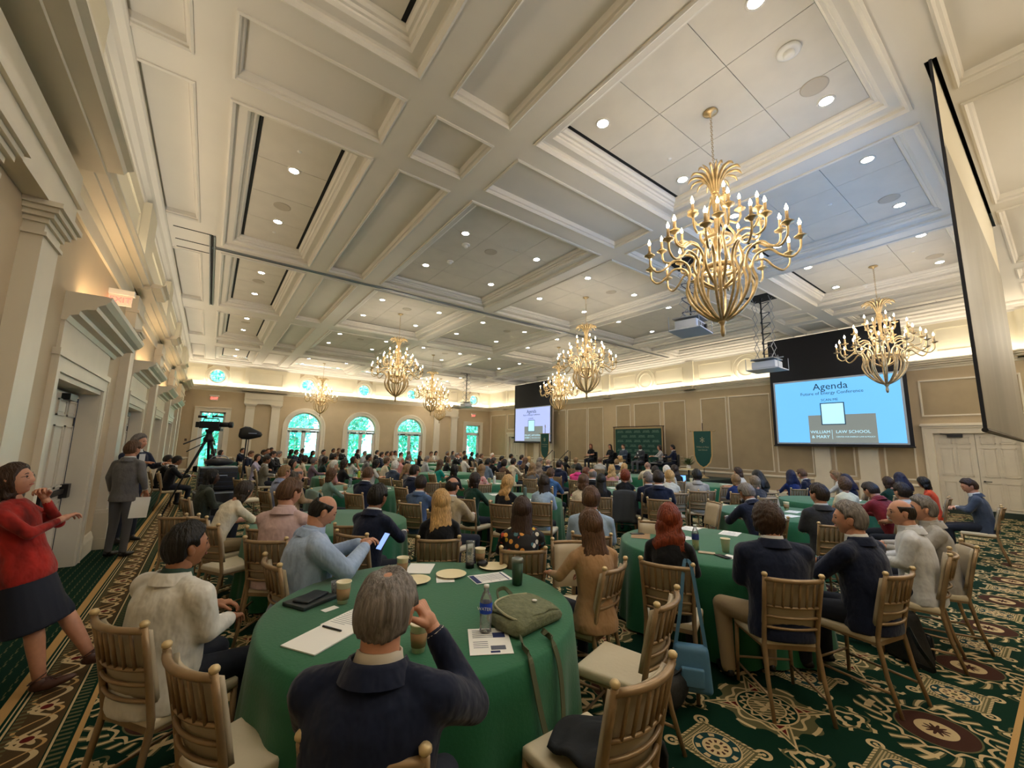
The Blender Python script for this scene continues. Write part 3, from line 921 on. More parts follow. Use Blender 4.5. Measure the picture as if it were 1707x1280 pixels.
SPK = [('C', 'r0', 5.65, 1.45), ('D', 'r0', 9.4, 1.5), ('F', 'r0', 16.7, 2.5), ('A', 'r1', .69, 8.66), ('C', 'r1', 4.93, 7.7), ('D', 'r1', 9.1, 7.6), ('E', 'r1', 13, 7.6), ('E', 'r0', 13.1, 1.45),
       ('A', 'r2', .69, 13.4), ('C', 'r2', 5.0, 13.0), ('D', 'r2', 9.2, 13), ('C', 'r3', 5.0, 18.3), ('A', 'r3', .69, 18.6), ('D', 'r3', 9.2, 18.4), ('E', 'r2', 12.8, 13)]
for cn, rn, x, y in SPK:
    ob('ceiling_speaker', SPK_ME, None, (x, y, ZP-.004), label='round grey ceiling speaker grille in the %s coffer of the %s row' % (CN[cn], RN[rn]), cat='speaker', group='round ceiling speakers')
# smoke detectors, sprinklers
def detector(x, y, lab, big=1):
    t = thing('smoke_detector', lab, 'detector', (x, y, ZP))
    MB().lathe([(0, .0), (.09*big, 0), (.095*big, -.02), (.07*big, -.035), (.0, -.036)][::-1], 20, cap=False).obj('base', WHT, t, smooth=True)
    MB().lathe([(.045*big, -.03), (.045*big, -.07), (.03*big, -.085), (0, -.088)][::-1], 16, cap=False).obj('sensor_head', WHT, t, smooth=True)
detector(4.87, 1.45, 'white smoke detector in the nearest large coffer', 1.3)
detector(4.28, 7.75, 'white smoke detector in the coffer ahead of the camera')
for x, y, l in ((4.4, 8.75, 'wired emergency detector in the coffer ahead of the camera'), (14.0, 2.9, 'small detector beside the right chandelier')):
    detector(x, y, l, .9)
b = MB().lathe([(0, -.012), (.03, -.01), (.035, 0)], 14, cap=False); SPR = b.mesh('sprinkler_cap', WHT, True)
for k, (x, y, l) in enumerate(((.69, 6.75, 'near end of the left aisle coffer, second row'), (.69, 9.9, 'far end of the left aisle coffer, second row'), (5.4, 3.3, 'nearest large coffer'), (5.35, 7.25, 'coffer ahead of the camera'), (8.8, 2.2, 'middle coffer of the nearest row'), (12.4, 1.7, 'fourth coffer of the nearest row'))):
    ob('sprinkler_cap', SPR, None, (x, y, ZP-.001), label='small white sprinkler cap, ' + l, cat='sprinkler', group='concealed sprinkler caps')

# ------------------------------------------------------------------ chandeliers
ZTOP = 6.26
def spline(pts, n=5):
    """Catmull-Rom through points"""
    P = [Vector(p) for p in pts]; P = [P[0]*2-P[1]] + P + [P[-1]*2-P[-2]]
    out = []
    for i in range(1, len(P)-2):
        for k in range(n):
            t = k/n; a, b_, c, d = P[i-1], P[i], P[i+1], P[i+2]
            out.append(.5*((2*b_)+(c-a)*t+(2*a-5*b_+4*c-d)*t*t+(3*b_-a-3*c+d)*t**3))
    out.append(P[-2]); return out
def arm_mesh(path, name='arm'):
    b = MB(); pts = spline([(r, 0, z) for r, z in path], 5)
    n = len(pts)
    b.tube(pts, [.019 - .006*(k/n) for k in range(n)], 7)
    r, z = path[-1]
    b.lathe([(.008, -.03), (.022, -.02), (.03, -.005), (.062, .006), (.068, .016), (.05, .02), (.02, .02), (.02, .045), (.03, .05), (.0, .05)], 12, (r, 0, z), cap=False)
    return b.mesh(name, GOLD, True)
def candle_mesh(path):
    r, z = path[-1]
    b = MB(); b.lathe([(.017, .045), (.017, .15), (0, .15)], 8, (r, 0, z)); return b.mesh('candle_sleeve', mat('ivory_candle', '#c9a878', .6), True)
def bulb_mesh(path):
    r, z = path[-1]
    b = MB(); b.lathe([(.006, .15), (.016, .168), (.019, .185), (.012, .21), (.001, .24)], 8, (r, 0, z)); return b.mesh('bulb', SUNLIT, True)
LOW = [(.02, -2.93), (.17, -2.85), (.33, -2.68), (.40, -2.48), (.36, -2.30), (.41, -2.16), (.55, -2.12), (.66, -2.22), (.77, -2.27), (.85, -2.19), (.86, -2.06)]
LOWB = [(.02, -2.93), (.12, -2.84), (.25, -2.64), (.29, -2.40), (.24, -2.18), (.30, -2.02), (.44, -1.98), (.55, -2.05), (.66, -2.02), (.68, -1.88)]
MID = [(.05, -2.5), (.20, -2.40), (.30, -2.22), (.26, -2.02), (.24, -1.90), (.34, -1.84), (.44, -1.88), (.50, -1.80), (.51, -1.68)]
TOP = [(.05, -1.95), (.16, -1.90), (.21, -1.78), (.14, -1.66), (.16, -1.60), (.24, -1.62), (.29, -1.54), (.29, -1.45)]
TIERS = [(LOW, 12, 0), (LOWB, 8, .2), (MID, 8, .5), (TOP, 4, .3)]
parts = [(arm_mesh(p), candle_mesh(p), bulb_mesh(p), n, o) for p, n, o in TIERS]
b = MB()
prof = [(.004, -3.13), (.02, -3.12), (.032, -3.06), (.022, -3.0), (.03, -2.97), (.045, -2.95), (.05, -2.92), (.02, -2.90), (.018, -2.35), (.03, -2.3), (.05, -2.22), (.03, -2.12), (.018, -2.05), (.05, -1.95), (.065, -1.88), (.04, -1.82), (.03, -1.5), (.045, -1.35), (.07, -1.25), (.05, -1.22), (.02, -1.2), (.012, -.88)]
b.lathe(prof, 14); COLM = b.mesh('center_column', GOLD, True)
def ringband(r, z, h):
    b = MB(); b.lathe([(r, z), (r+.014, z+.01), (r+.014, z+h-.01), (r, z+h), (r-.01, z+h), (r-.01, z), (r, z)], 24, cap=False); return b.mesh('ring_band', GOLD, True)
RB = [ringband(.20, -2.28, .07), ringband(.155, -1.86, .055)]
b = MB()
for k in range(6):
    a = 2*pi*k/6+.2
    for R_, z_ in ((.2, -2.24), (.155, -1.83)):
        b.tube([(.02*cos(a), .02*sin(a), z_-.02), (R_*cos(a), R_*sin(a), z_)], .008, 5)
    b.tube(spline([(.06*cos(a), .06*sin(a), -1.82), (.12*cos(a), .12*sin(a), -1.62), (.10*cos(a), .10*sin(a), -1.42), (.05*cos(a), .05*sin(a), -1.26)], 4), .011, 6)
SPOKE = b.mesh('inner_scrolls', GOLD, True)
b = MB()
for rr_, zz, n_ in ((.26, -.93, 14),):
    pass
pts = spline([(.03, 0, -1.22), (.07, 0, -1.06), (.16, 0, -.94), (.27, 0, -.93), (.32, 0, -.99)], 4)
b.tube(pts, [.013]*3+[.016]*(len(pts)-6)+[.012, .008, .004], 6); LEAF = b.mesh('crown_leaf', GOLD, True)
pts = spline([(.02, 0, -1.22), (.05, 0, -1.04), (.12, 0, -.90), (.22, 0, -.86)], 4)
b = MB(); b.tube(pts, [.013]*3+[.016]*(len(pts)-6)+[.012, .008, .004], 6); LEAF2 = b.mesh('crown_leaf', GOLD, True)
b = MB(); b.lathe([(0, 0), (.085, 0), (.095, -.012), (.07, -.03), (.03, -.04), (.015, -.07), (0, -.07)], 20, cap=False); CANO = b.mesh('ceiling_canopy', GOLD, True)
b = MB()
z = -.06; k = 0
while z > -.88:
    a = (k % 2)*pi/2
    b.tube([(cos(a)*.012*cos(q), sin(a)*.012*cos(q), z-.018+.02*sin(q)) for q in [2*pi*j/8 for j in range(9)]], .0035, 4, cap=False); z -= .030; k += 1
CHAIN = b.mesh('chain', GOLD, True)
CH = [((5.02, 2.44), 'nearest and largest-looking gilt chandelier over the front tables'), ((12.70, 2.46), 'gilt chandelier in front of the right projection screen'),
      ((8.86, 8.38), 'gilt chandelier at the centre, left of the ceiling projector'), ((12.62, 13.65), 'gilt chandelier in front of the far projection screen'),
      ((5.03, 13.66), 'gilt chandelier over the left half, hanging before the round windows'), ((8.90, 19.1), 'gilt chandelier just right of the left one, farther back'),
      ((5.03, 25.6), 'small-looking gilt chandelier before the first arched window'), ((12.75, 25.9), 'farthest gilt chandelier, partly hidden by the one before it')]
for n, ((x, y), lab) in enumerate(CH):
    t = thing('chandelier', lab, 'chandelier', (x, y, ZTOP), random.uniform(0, 1), 'gilt candle chandeliers')
    for nm, me in (('ceiling_canopy', CANO), ('chain', CHAIN), ('center_column', COLM), ('inner_scrolls', SPOKE), ('ring_band', RB[0]), ('ring_band', RB[1])):
        ob(nm, me, t)
    for k in range(14):
        ob('crown_leaf', LEAF, t, rot=(0, 0, 2*pi*k/14)); 
    for k in range(8):
        ob('crown_leaf', LEAF2, t, rot=(0, 0, 2*pi*(k+.4)/8))
    for am, cm, bm_, cnt, off in parts:
        for k in range(cnt):
            a = ob('arm', am, t, rot=(0, 0, 2*pi*(k+off)/cnt))
            ob('candle_sleeve', cm, a); ob('bulb', bm_, a)
    lamp('chandelier_light', 'POINT', (x, y, 4.35), CHAND_W, (1, .93, .83), shadow_soft_size=.55)

# ------------------------------------------------------------------ projectors on scissor lifts
PRW = mat('projector_white', '#c9ccd1', .45)
LIFT = mat('lift_metal', '#a4a8ac', .4, .5)
def projector(x, y, z, rz, lab, ztop=ZP):
    t = thing('ceiling_projector', lab, 'projector', (x, y, z), rz)
    b = MB(); b.box((-.42, -.36, 0), (.42, .36, .025)); b.obj('lift_platform', PRW, t)
    bmobj('projector_body', rbox(.62, .5, .2, .03), PRW, t, loc=(0, 0, .05))
    b = MB()
    for k in range(9):
        for s in (0, 1):
            b.box((-.22+k*.022+s*.24, -.258, .09), (-.208+k*.022+s*.24, -.248, .2))
    b.obj('vent_slats', mat('vent_grey', '#76706a', .6), t)
    MB().tube([(.18, -.24, .15), (.18, -.30, .15)], .05, 14).obj('lens', BLACK, t)
    b = MB()
    for sx in (-.42, .42):
        for sy in (-.34, .34):
            b.tube([(sx, sy, .0), (sx, sy, .34)], .008, 6)
    b.box((-.43, -.02, .33), (.43, .02, .35)); b.box((-.3, -.3, .30), (.3, .3, .325))
    b.obj('hanger_frame', LIFT, t)
    H = ztop-z-.33; n = max(2, int(H/.30)); h = H/n
    for s in (-.22, .22):
        b = MB()
        for k in range(n):
            z0 = .33+k*h
            b.tube([(s, -.16, z0), (s, .16, z0+h)], .009, 5); b.tube([(s+.02, .16, z0), (s+.02, -.16, z0+h)], .009, 5)
        b.obj('scissor_arm', LIFT, t)
    b = MB()
    for k in range(n):
        z0 = .33+k*h
        b.tube(spline([(0, 0, z0), (-.2, .1, z0+h*.35), (.12, -.1, z0+h*.6), (0, 0, z0+h)], 5), .012, 5)
    b.obj('cable_loops', mat('lift_cable', '#4a4d58', .5), t)
    b = MB(); b.tube([(0.05, 0, .3), (.05, 0, H+.33)], .02, 6); b.obj('power_cord', BLACK, t)
    MB().box((-.34, -.34, H+.32), (.34, .34, H+.35)).obj('ceiling_box', SLOT, t)
projector(12.6, 4.95, 3.98, radians(90), 'white projector lowered on a scissor lift left of the right screen', ZS+.10)
projector(8.8, 5.02, 4.42, radians(10), 'white projector behind the nearest chandelier, aimed back at the side screen', ZS+.10)
projector(12.6, 22.0, 3.98, radians(90), 'far white projector on a scissor lift before the last round window', ZS+.10)

# ------------------------------------------------------------------ screens
SCB = mat('black_screen_drop', '#14161f', .8)
SCE = mat('screen_blue', (.18, .50, .95), .8, emit=1.0); 
def screenmat(name, col, st):
    m = mat(name, col, .9, emit=st)
    m.node_tree.nodes['Principled BSDF'].inputs['Base Color'].default_value = (col[0]*.3, col[1]*.3, col[2]*.3, 1)
    return m
BLU = screenmat('screen_image_blue', (.17, .54, 1.0), SCREEN)
BLU2 = screenmat('screen_image_pale', (.46, .54, .95), SCREEN)
GRYS = screenmat('screen_image_grey', (.24, .27, .25), SCREEN*.85)
TXT = screenmat('screen_text_dark', (.02, .07, .12), .5)
TXW = screenmat('screen_text_white', (.5, .85, 1), SCREEN)
def screen(x, y0, y1, blu, lab):
    """image spans y0 (right edge seen from the room) .. y1; faces -x"""
    t = thing('projection_screen', lab, 'screen', (x, (y0+y1)/2, 2.0))
    w = (y1-y0)/2; Z = 2.34
    MB().box((-.004, -w-.1, -.06), (.004, w+.1, 4.0)).obj('black_drop', SCB, t)
    MB().tube([(-.01, -w-.12, -.075), (-.01, w+.12, -.075)], .022, 8).obj('bottom_bar', BLACK, t)
    MB().box((-.010, -w, 0), (-.005, w, Z)).obj('white_border', mat('screen_border', '#b9c4d2', .8), t)
    im = MB().box((-.014, -w+.06, .05), (-.011, w-.06, Z-.06)).obj('projected_slide', blu, t)
    R_ = (radians(90), 0, radians(-90))
    MB().box((-.017, -w*.60, .05), (-.015, w*.42+.0, 1.02)).obj('grey_block', GRYS, im)
    def P(s, z): return (-.022, s, z)      # s measured to the viewer's left (+y)
    text('slide_text', 'Agenda', .34, P(.05, 2.03), R_, TXT, im)
    text('slide_text', 'Future of Energy Conference', .155, P(.05, 1.80), R_, TXT, im)
    text('slide_text', 'SCAN ME', .12, P(.1, 1.55), R_, TXT, im)
    MB().box((-.020, -.30, .68), (-.018, .38, 1.44)).obj('blank_square', TXW, im)
    b = MB()
    for q in ((-.31, -.28, .67, 1.45), (.36, .39, .67, 1.45), (-.31, .39, .67, .70), (-.31, .39, 1.42, 1.45)):
        b.box((-.023, q[0], q[2]), (-.020, q[1], q[3]))
    b.obj('square_outline', TXT, im)
    text('slide_text', 'WILLIAM', .15, P(w*.42-.33, .42), R_, TXW, im); text('slide_text', '& MARY', .15, P(w*.42-.33, .25), R_, TXW, im)
    MB().box((-.022, w*.42-.68, .17), (-.020, w*.42-.67, .50)).obj('divider_line', TXW, im)
    text('slide_text', 'LAW SCHOOL', .145, P(w*.42-.78, .42), R_, TXW, im, align='LEFT'); text('slide_text', 'CENTER FOR ENERGY LAW & POLICY', .062, P(w*.42-.78, .25), R_, TXW, im, align='LEFT')
    return t
screen(17.55, 3.01, 6.72, BLU, 'large right-hand projection screen showing a blue agenda slide')
screen(17.55, 19.73, 23.53, BLU2, 'far projection screen with a pale agenda slide beside the left banner')
# side screen hanging from the ceiling slot, seen almost edge on from behind
t = thing('side_projection_screen', 'grey-backed screen hanging edge-on from the ceiling slot at right', 'screen', (8.8, .49, 0))
SBK = mat('screen_back_silver', '#a9a498', .55, .15, bump=.2, bscale=1.0, stretch=(1, 1, .2), var=.15)
b = MB(); NX, NZ = 40, 10
rings = [[(-2.82+5.64*i/NX, -.016-.008*sin(i*.9)*sin(pi*j/NZ), 2.0+3.03*j/NZ) for i in range(NX+1)] for j in range(NZ+1)]
b.grid(rings, False, False); b.obj('screen_back', SBK, t, smooth=True)
MB().box((-2.82, -.006, 5.03), (2.82, .006, 6.2)).obj('white_top_drop', mat('screen_white_drop', '#e8dfca', .8), t)
MB().quad((-2.62, .012, 2.2), (2.62, .012, 2.2), (2.62, .012, 4.9), (-2.62, .012, 4.9)).obj('projected_slide', screenmat('side_slide', (.22, .48, 1.0), 2.8), t)
MB().box((-2.8, .006, 2.0), (2.8, .010, 5.03)).obj('black_border', SCB, t)
MB().tube([(-2.85, 0, 1.98), (2.85, 0, 1.98)], .024, 8).obj('bottom_bar', BLACK, t)
MB().box((-2.835, -.012, 2.0), (-2.815, .012, 6.2)).obj('edge_tape', SCB, t)

# ------------------------------------------------------------------ exit signs, small wall fittings
RED = mat('exit_red', (1, .10, .08), .5, emit=2.2)
def exit_sign(loc, rz, lab):
    t = thing('exit_sign', lab, 'exit sign', loc, rz)
    b = MB(); b.box((-.17, -.03, .0), (.17, .0, .22)); b.obj('sign_face', mat('exit_panel', '#e9d6cd', .5), t)
    text('exit_lettering', 'EXIT', .17, (0, -.034, .10), (radians(90), 0, 0), RED, t)
    MB().box((-.22, -.06, .22), (.22, .0, .28)).obj('lamp_housing', WHT, t)
exit_sign((.02, YF-.005, 3.84), 0, 'red lit exit sign above the left side door of the window wall')
exit_sign((16.48, YF-.005, 3.84), 0, 'red lit exit sign above the far right side door')
t = thing('exit_sign', 'red exit sign projecting from the wall above the nearest left doorway', 'exit sign', (XL, 7.75, 3.58))
b = MB(); b.box((0, -.012, 0), (.25, .012, .15)); b.obj('sign_face', mat('exit_panel', '#e9d6cd'), t)
text('exit_lettering', 'EXIT', .11, (.125, -.016, .075), (radians(90), 0, 0), RED, t)
MB().box((0, -.05, .15), (.27, .05, .22)).obj('lamp_housing', WHT, t)
MB().box((-1.02, YF-.02, 1.62), (-.92, YF, 1.74)).obj('wall_switch_plate', mat('dark_plate', '#5a4636', .5), label='small dark wall plate on the window wall left of its side door', cat='wall plate')

# ------------------------------------------------------------------ stage
t = thing('stage_platform', 'low dark carpeted stage platform against the panelled wall', 'stage', (0, 0, 0))
bk = mat('stage_skirt', '#1b1a1c', .8, bump=.3, bscale=8, stretch=(1, 1, .05))
MB().box((15.15, 8.4, .50), (17.85, 17.1, .56)).obj('stage_deck', mat('stage_carpet', '#2c3a33', .9, var=.2, bscale=30), t)
MB().box((15.18, 8.43, .0), (17.82, 17.07, .50)).obj('stage_skirt', bk, t)
for k in range(2):
    MB().box((15.2+.02, 17.1+.28*(1-k), .0), (16.4, 17.38+.28*(1-k), .19*(1+k))).obj('step', bk, t)
for x, l in ((15.3, 'near'), (16.5, 'far')):
    t = thing('handrail', 'black tubular handrail on the %s side of the stage steps' % l, 'handrail', (x, 17.2, 0))
    MB().tube([(0, -.3, .56), (0, -.3, 1.45), (0, -.15, 1.5), (0, .55, 1.0), (0, .6, .95), (0, .6, .0)], .02, 8).obj('rail_tube', BLACK, t)
    MB().tube([(0, -.3, 1.0), (0, .58, .55)], .015, 6).obj('lower_rail', BLACK, t)
# backdrop
t = thing('step_backdrop', 'green fabric backdrop with rows of repeated lettering in a bronze tube frame', 'backdrop', (17.35, 12.98, .56))
GB = mat('backdrop_green', '#0e4238', .8, bump=.1, bscale=3)
w_ = 1.42
MB().box((-.01, -w_+.05, .1), (.01, w_-.05, 2.12)).obj('backdrop_fabric', GB, t)
MB().box((.012, -w_-.04, .04), (.02, w_+.04, 2.2)).obj('backing_sheet', mat('backing_cream', '#b49a72', .8), t)
MB().tube(spline([(0, -w_-.05, -.0), (0, -w_-.05, 1.0), (0, -w_-.05, 2.1), (0, -w_+.02, 2.23), (0, 0, 2.23), (0, w_-.02, 2.23), (0, w_+.05, 2.1), (0, w_+.05, 1.0), (0, w_+.05, 0)], 6), .022, 8).obj('tube_frame', mat('bronze_tube', '#4a3524', .4, .5), t)
LGT = mat('backdrop_lettering', '#8fae9a', .7)
for r in range(8):
    for c in range(5 - (r % 2)):
        y = 1.05 - c*.53 - (r % 2)*.265
        z = 1.98-r*.235
        text('backdrop_lettering', 'WILLIAM & MARY', .045, (-.014, y, z+.03), (radians(90), 0, radians(-90)), LGT, t)
        text('backdrop_lettering', 'LAW SCHOOL', .062, (-.014, y, z-.035), (radians(90), 0, radians(-90)), LGT, t)
# banners
FR = mat('banner_fringe', '#d8b477', .7); BN = mat('banner_green', '#0d4a44', .75, bump=.15, bscale=4, stretch=(1, 6, .6)); EMB = mat('banner_emblem', '#a8a184', .7)
def banner(x, y, z0, lab):
    t = thing('gonfalon_banner', lab, 'banner', (x, y, z0))
    b = MB(); b.lathe([(.0, 0), (.2, 0), (.19, .03), (.06, .07), (.03, .09), (.03, .14), (0, .14)], 20, cap=False); b.obj('pole_base', GOLD, t, smooth=True)
    MB().tube([(.03, 0, .1), (.03, 0, 2.25)], .016, 8).obj('pole', mat('dark_wood_pole', '#3a2419', .4), t)
    MB().lathe([(0, 2.25), (.03, 2.27), (.02, 2.31), (.035, 2.36), (.0, 2.5)], 10, (.03, 0, 0)).obj('finial', mat('pale_finial', '#d9cdb4', .4), t, smooth=True)
    MB().tube([(0, -.52, 1.92), (0, .52, 1.92)], .014, 8).obj('cross_bar', GOLD, t)
    for s in (-.53, .53):
        MB().ell((0, s, 1.92), (.03, .035, .03), 8, 6).obj('bar_end', GOLD, t, smooth=True)
    def shape(e, w0, w1):
        L = [(-w0-e, 1.91), (w0+e, 1.91)]
        P = [(w0+e, 1.91)] + [(w0+e-(w0-w1)*s**1.0*.0 - .02*s, 1.91-1.0*s) for s in (.5, 1)] + [(w0+e-.05, .82-e*.4), (w0*.72+e, .66-e*.6), (w0*.35+e*.5, .52-e), (0, .45-e*1.3)]
        return P + [(-a, z) for a, z in reversed(P[:-1])]
    for nm, e, o, m in (('fringe', .045, .0, FR), ('banner_cloth', 0, -.006, BN)):
        P = shape(e, .37, .33)
        b = MB(); n = len(P)
        f = [(o-.004, a, z) for a, z in P]; k = [(o+.004, a, z) for a, z in P]
        b.grid([f, k], True, False); b.quad(*f); b.quad(*k[::-1]); b.obj(nm, m, t)
    R_ = (radians(90), 0, radians(-90))
    b = MB()
    for k in range(6):
        a = pi/2+pi*k/3
        b.tube([(-.014, .03*cos(a), 1.55+.03*sin(a)), (-.014, .10*cos(a), 1.55+.12*sin(a))], [.012, .022], 6)
    b.ell((-.014, 0, 1.55), (.012, .035, .04), 8, 6); b.obj('emblem', EMB, t)
    text('banner_lettering', 'William & Mary', .085, (-.014, 0, 1.26), R_, EMB, t); text('banner_lettering', 'Law School', .085, (-.014, 0, 1.14), R_, EMB, t)
banner(16.5, 9.12, .56, 'green gold-fringed banner on a pole right of the seated panel')
banner(16.5, 19.08, .56*0+.56, 'green gold-fringed banner on a pole in front of the far screen')
MB().box((16.2, 18.7, 0), (16.8, 19.5, .56)).obj('banner_plinth', bk, label='low black plinth under the far banner', cat='plinth')
# flowers
t = thing('flower_arrangement', 'white lily and rose arrangement on a small table by the right banner', 'flowers', (15.6, 9.25, .94))
LEAFG = mat('leaf_green', '#4c5f33', .7, var=.3, bscale=8); WF = mat('white_petal', '#efe6cf', .6)
MB().lathe([(.0, 0), (.07, 0), (.09, .08), (.06, .16), (.05, .16)], 14, cap=False).obj('vase', mat('pale_vase', '#d9d3c4', .4), t, smooth=True)
rn_ = random.Random(3)
b = MB()
for k in range(60):
    a = rn_.uniform(0, 2*pi); e = rn_.uniform(.1, 1.3); L = rn_.uniform(.2, .42)
    d = Vector((cos(a)*cos(e), sin(a)*cos(e), sin(e))); q = d.cross(Vector((0, 0, 1))).normalized()*.03
    s0 = Vector((0, 0, .14)); b.quad(s0, s0+d*L*.6+q, s0+d*L, s0+d*L*.6-q)
b.obj('foliage', LEAFG, t, kind='stuff')
for k in range(9):
    a = rn_.uniform(0, 2*pi); e = rn_.uniform(.4, 1.4); L = rn_.uniform(.22, .42)
    c = Vector((cos(a)*cos(e), sin(a)*cos(e), sin(e)))*L + Vector((0, 0, .16))
    b = MB()
    for j in range(6):
        a2 = 2*pi*j/6; q = Vector((cos(a2), sin(a2), .4)); r_ = Vector((-sin(a2), cos(a2), 0))*.022
        b.quad(c, c+q*.04+r_, c+q*.075, c+q*.04-r_)
    b.obj('blossom', WF, t)
t = thing('side_table', 'small round cream-topped table under the flowers', 'table', (15.6, 9.25, .56))
MB().lathe([(0, .35), (.3, .35), (.31, .37), (.3, .385), (0, .385)], 24, cap=False).obj('tabletop', PLATE, t); MB().tube([(0, 0, .02), (0, 0, .36)], .03, 10).obj('pedestal', BLACK, t); MB().lathe([(0, 0), (.18, 0), (.17, .02), (0, .03)], 16, cap=False).obj('foot', BLACK, t)

# ------------------------------------------------------------------ video camera on tripod, mic, cases
VB = mat('camera_black', '#0c0e12', .45, var=.2, bscale=20); SIL = mat('worn_silver', '#9aa6b8', .35, .5)
t = thing('video_tripod', 'tall black camera tripod standing at the left carpet border', 'tripod', (.0, 12.4, 0))
for k, a in enumerate((200, 320, 80)):
    a = radians(a); r = .72
    lg = MB().tube([(.05*cos(a), .05*sin(a), 1.72), (.5*r*cos(a), .5*r*sin(a), .95)], [.032, .026], 8).tube([(.47*r*cos(a), .47*r*sin(a), 1.05), (r*cos(a), r*sin(a), .02)], [.02, .018], 8).obj('leg', VB, t)
    MB().tube([(.42*cos(a), .42*sin(a), 1.0), (0, 0, .95)], .01, 6).obj('spreader_arm', VB, t)
    MB().ell((r*cos(a), r*sin(a), .025), (.04, .04, .025), 8, 5).obj('foot', VB, lg)
MB().lathe([(0, 1.66), (.1, 1.68), (.11, 1.76), (.07, 1.82), (.06, 1.9), (.09, 1.93), (.09, 1.98), (0, 1.98)], 14, cap=False).obj('fluid_head', VB, t, smooth=True)
MB().tube([(-.02, -.05, 1.86), (-.45, -.35, 1.62)], [.012, .016], 8).obj('pan_handle', VB, t); MB().tube([(-.0, -.1, 1.7), (-.38, -.35, 1.45)], .012, 6).obj('second_handle', VB, t)
t = thing('video_camera', 'black broadcast video camera mounted on the tripod', 'video camera', (.0, 12.4, 2.0), radians(-20))
bmobj('camera_body', rbox(.42, .14, .17, .02), VB, t, loc=(0, 0, .0))
MB().tube([(.2, 0, .1), (.42, 0, .1)], .06, 14).tube([(.40, 0, .1), (.47, 0, .1)], .075, 14).obj('lens', VB, t, smooth=True)
MB().tube([(-.16, 0, .17), (-.14, 0, .24), (.16, 0, .24), (.18, 0, .17)], .013, 6).obj('top_handle', VB, t)
bmobj('viewfinder', rbox(.18, .06, .06, .012), VB, t, loc=(-.2, .05, .25)); MB().tube([(.02, .0, .29), (.26, 0, .29)], .022, 8).obj('shotgun_microphone', VB, t)
MB().box((-.29, -.05, .02), (-.2, .05, .15)).obj('battery', VB, t); MB().box((.0, -.09, -.06), (.25, .08, .0)).obj('mount_plate', VB, t)
t = thing('covered_studio_monitor', 'black hooded monitor on a thin stand right of the video camera', 'monitor', (.78, 12.5, 0))
b = MB(); pts_ = [(-.18, .0), (-.16, .16), (-.06, .22), (.04, .21), (.30, .08), (.33, .02), (.30, -.04), (.04, -.11), (-.10, -.10), (-.17, -.05)]
b.grid([[(x, y_, 1.86+z) for x, z in pts_] for y_ in (-.09, -.05)], True, True) if 0 else None
b.grid([[(x*s, y_, 1.86+(z-.05)*s+.05) for x, z in pts_] for y_, s in ((-.13, .8), (-.10, 1), (.10, 1), (.13, .8))], True, True); b.obj('hood', VB, t, smooth=True)
MB().box((.02, -.136, 1.90), (.2, -.132, 1.92)).obj('logo_strip', SIL, t)
MB().tube([(-.02, 0, .3), (0, 0, 1.78)], .016, 8).tube([(.04, 0, 1.2), (.05, 0, 1.78)], .01, 6).obj('stand_pole', VB, t)
for a in (30, 150, 270):
    MB().tube([(0, 0, .35), (.33*cos(radians(a)), .33*sin(radians(a)), .015)], .012, 6).obj('leg', VB, t)
t = thing('equipment_case', 'black wheeled equipment case with silver edges, lower of two', 'case', (.25, 11.4, 0), radians(8))
bmobj('shell', rbox(.75, .6, .62, .03), VB, t)
for z in (.02, .58):
    b = MB()
    for s in (-1, 1):
        b.box((-.38, s*.305-.006, z), (.38, s*.305+.006, z+.03)); b.box((s*.38-.006, -.31, z), (s*.38+.006, .31, z+.03))
    b.obj('edge_strip', SIL, t)
t = thing('equipment_case', 'black ribbed equipment case with silver lid stacked on the wheeled one', 'case', (.25, 11.6, .62), radians(4))
bmobj('shell', rbox(.7, .55, .5, .03), VB, t)
for k in range(4):
    MB().box((-.352, -.28, .08+.1*k), (.352, .28, .1+.1*k)).obj('rib', mat('case_rib', '#232a3a', .4), t)
MB().box((-.34, -.27, .49), (.34, .27, .51)).obj('silver_lid', SIL, t); MB().tube([(-.15, -.28, .3), (-.15, -.32, .33), (.15, -.32, .33), (.15, -.28, .3)], .01, 6).obj('handle', SIL, t)
t = thing('equipment_bag', 'black soft equipment bag lying on top of the case stack', 'bag', (.25, 11.6, 1.14))
MB().ell((0, 0, .09), (.28, .2, .09), 16, 10).obj('bag_body', VB, t, smooth=True); MB().tube(spline([(-.2, 0, .12), (-.1, 0, .22), (.1, 0, .22), (.2, 0, .12)], 4), .012, 6).obj('handle', SIL, t)
# ------------------------------------------------------------------ chairs
def arc(x, y0, z, bow, w, n=8):
    return [(-w/2+w*i/n, y0-bow*(1-(2*i/n-1)**2), z) for i in range(n+1)]
CHM = {}
b = MB(); LS = (.205, .17)
SEATM = None
bm = rbox(.42, .41, .055, .022, 3)
for v in bm.verts:
    t_ = (v.co.y+.205)/.41
    v.co.x *= .88+.12*t_
    r_ = (v.co.x/.21)**2+(v.co.y/.205)**2
    if v.co.z > .03: v.co.z += .012*(1-min(1, r_))
me = bpy.data.meshes.new('seat'); bm.to_mesh(me); bm.free(); me.materials.append(VINYL); me.polygons.foreach_set('use_smooth', [True]*len(me.polygons)); CHM['seat'] = me
def cm(name, fn, m, smooth=True):
    b = MB(); fn(b); CHM[name] = b.mesh(name.split('@')[0], m, smooth)
def BY(z):   # y of the back posts at a height
    return -.195-.10*max(0, (z-.44)/.48)**1.15
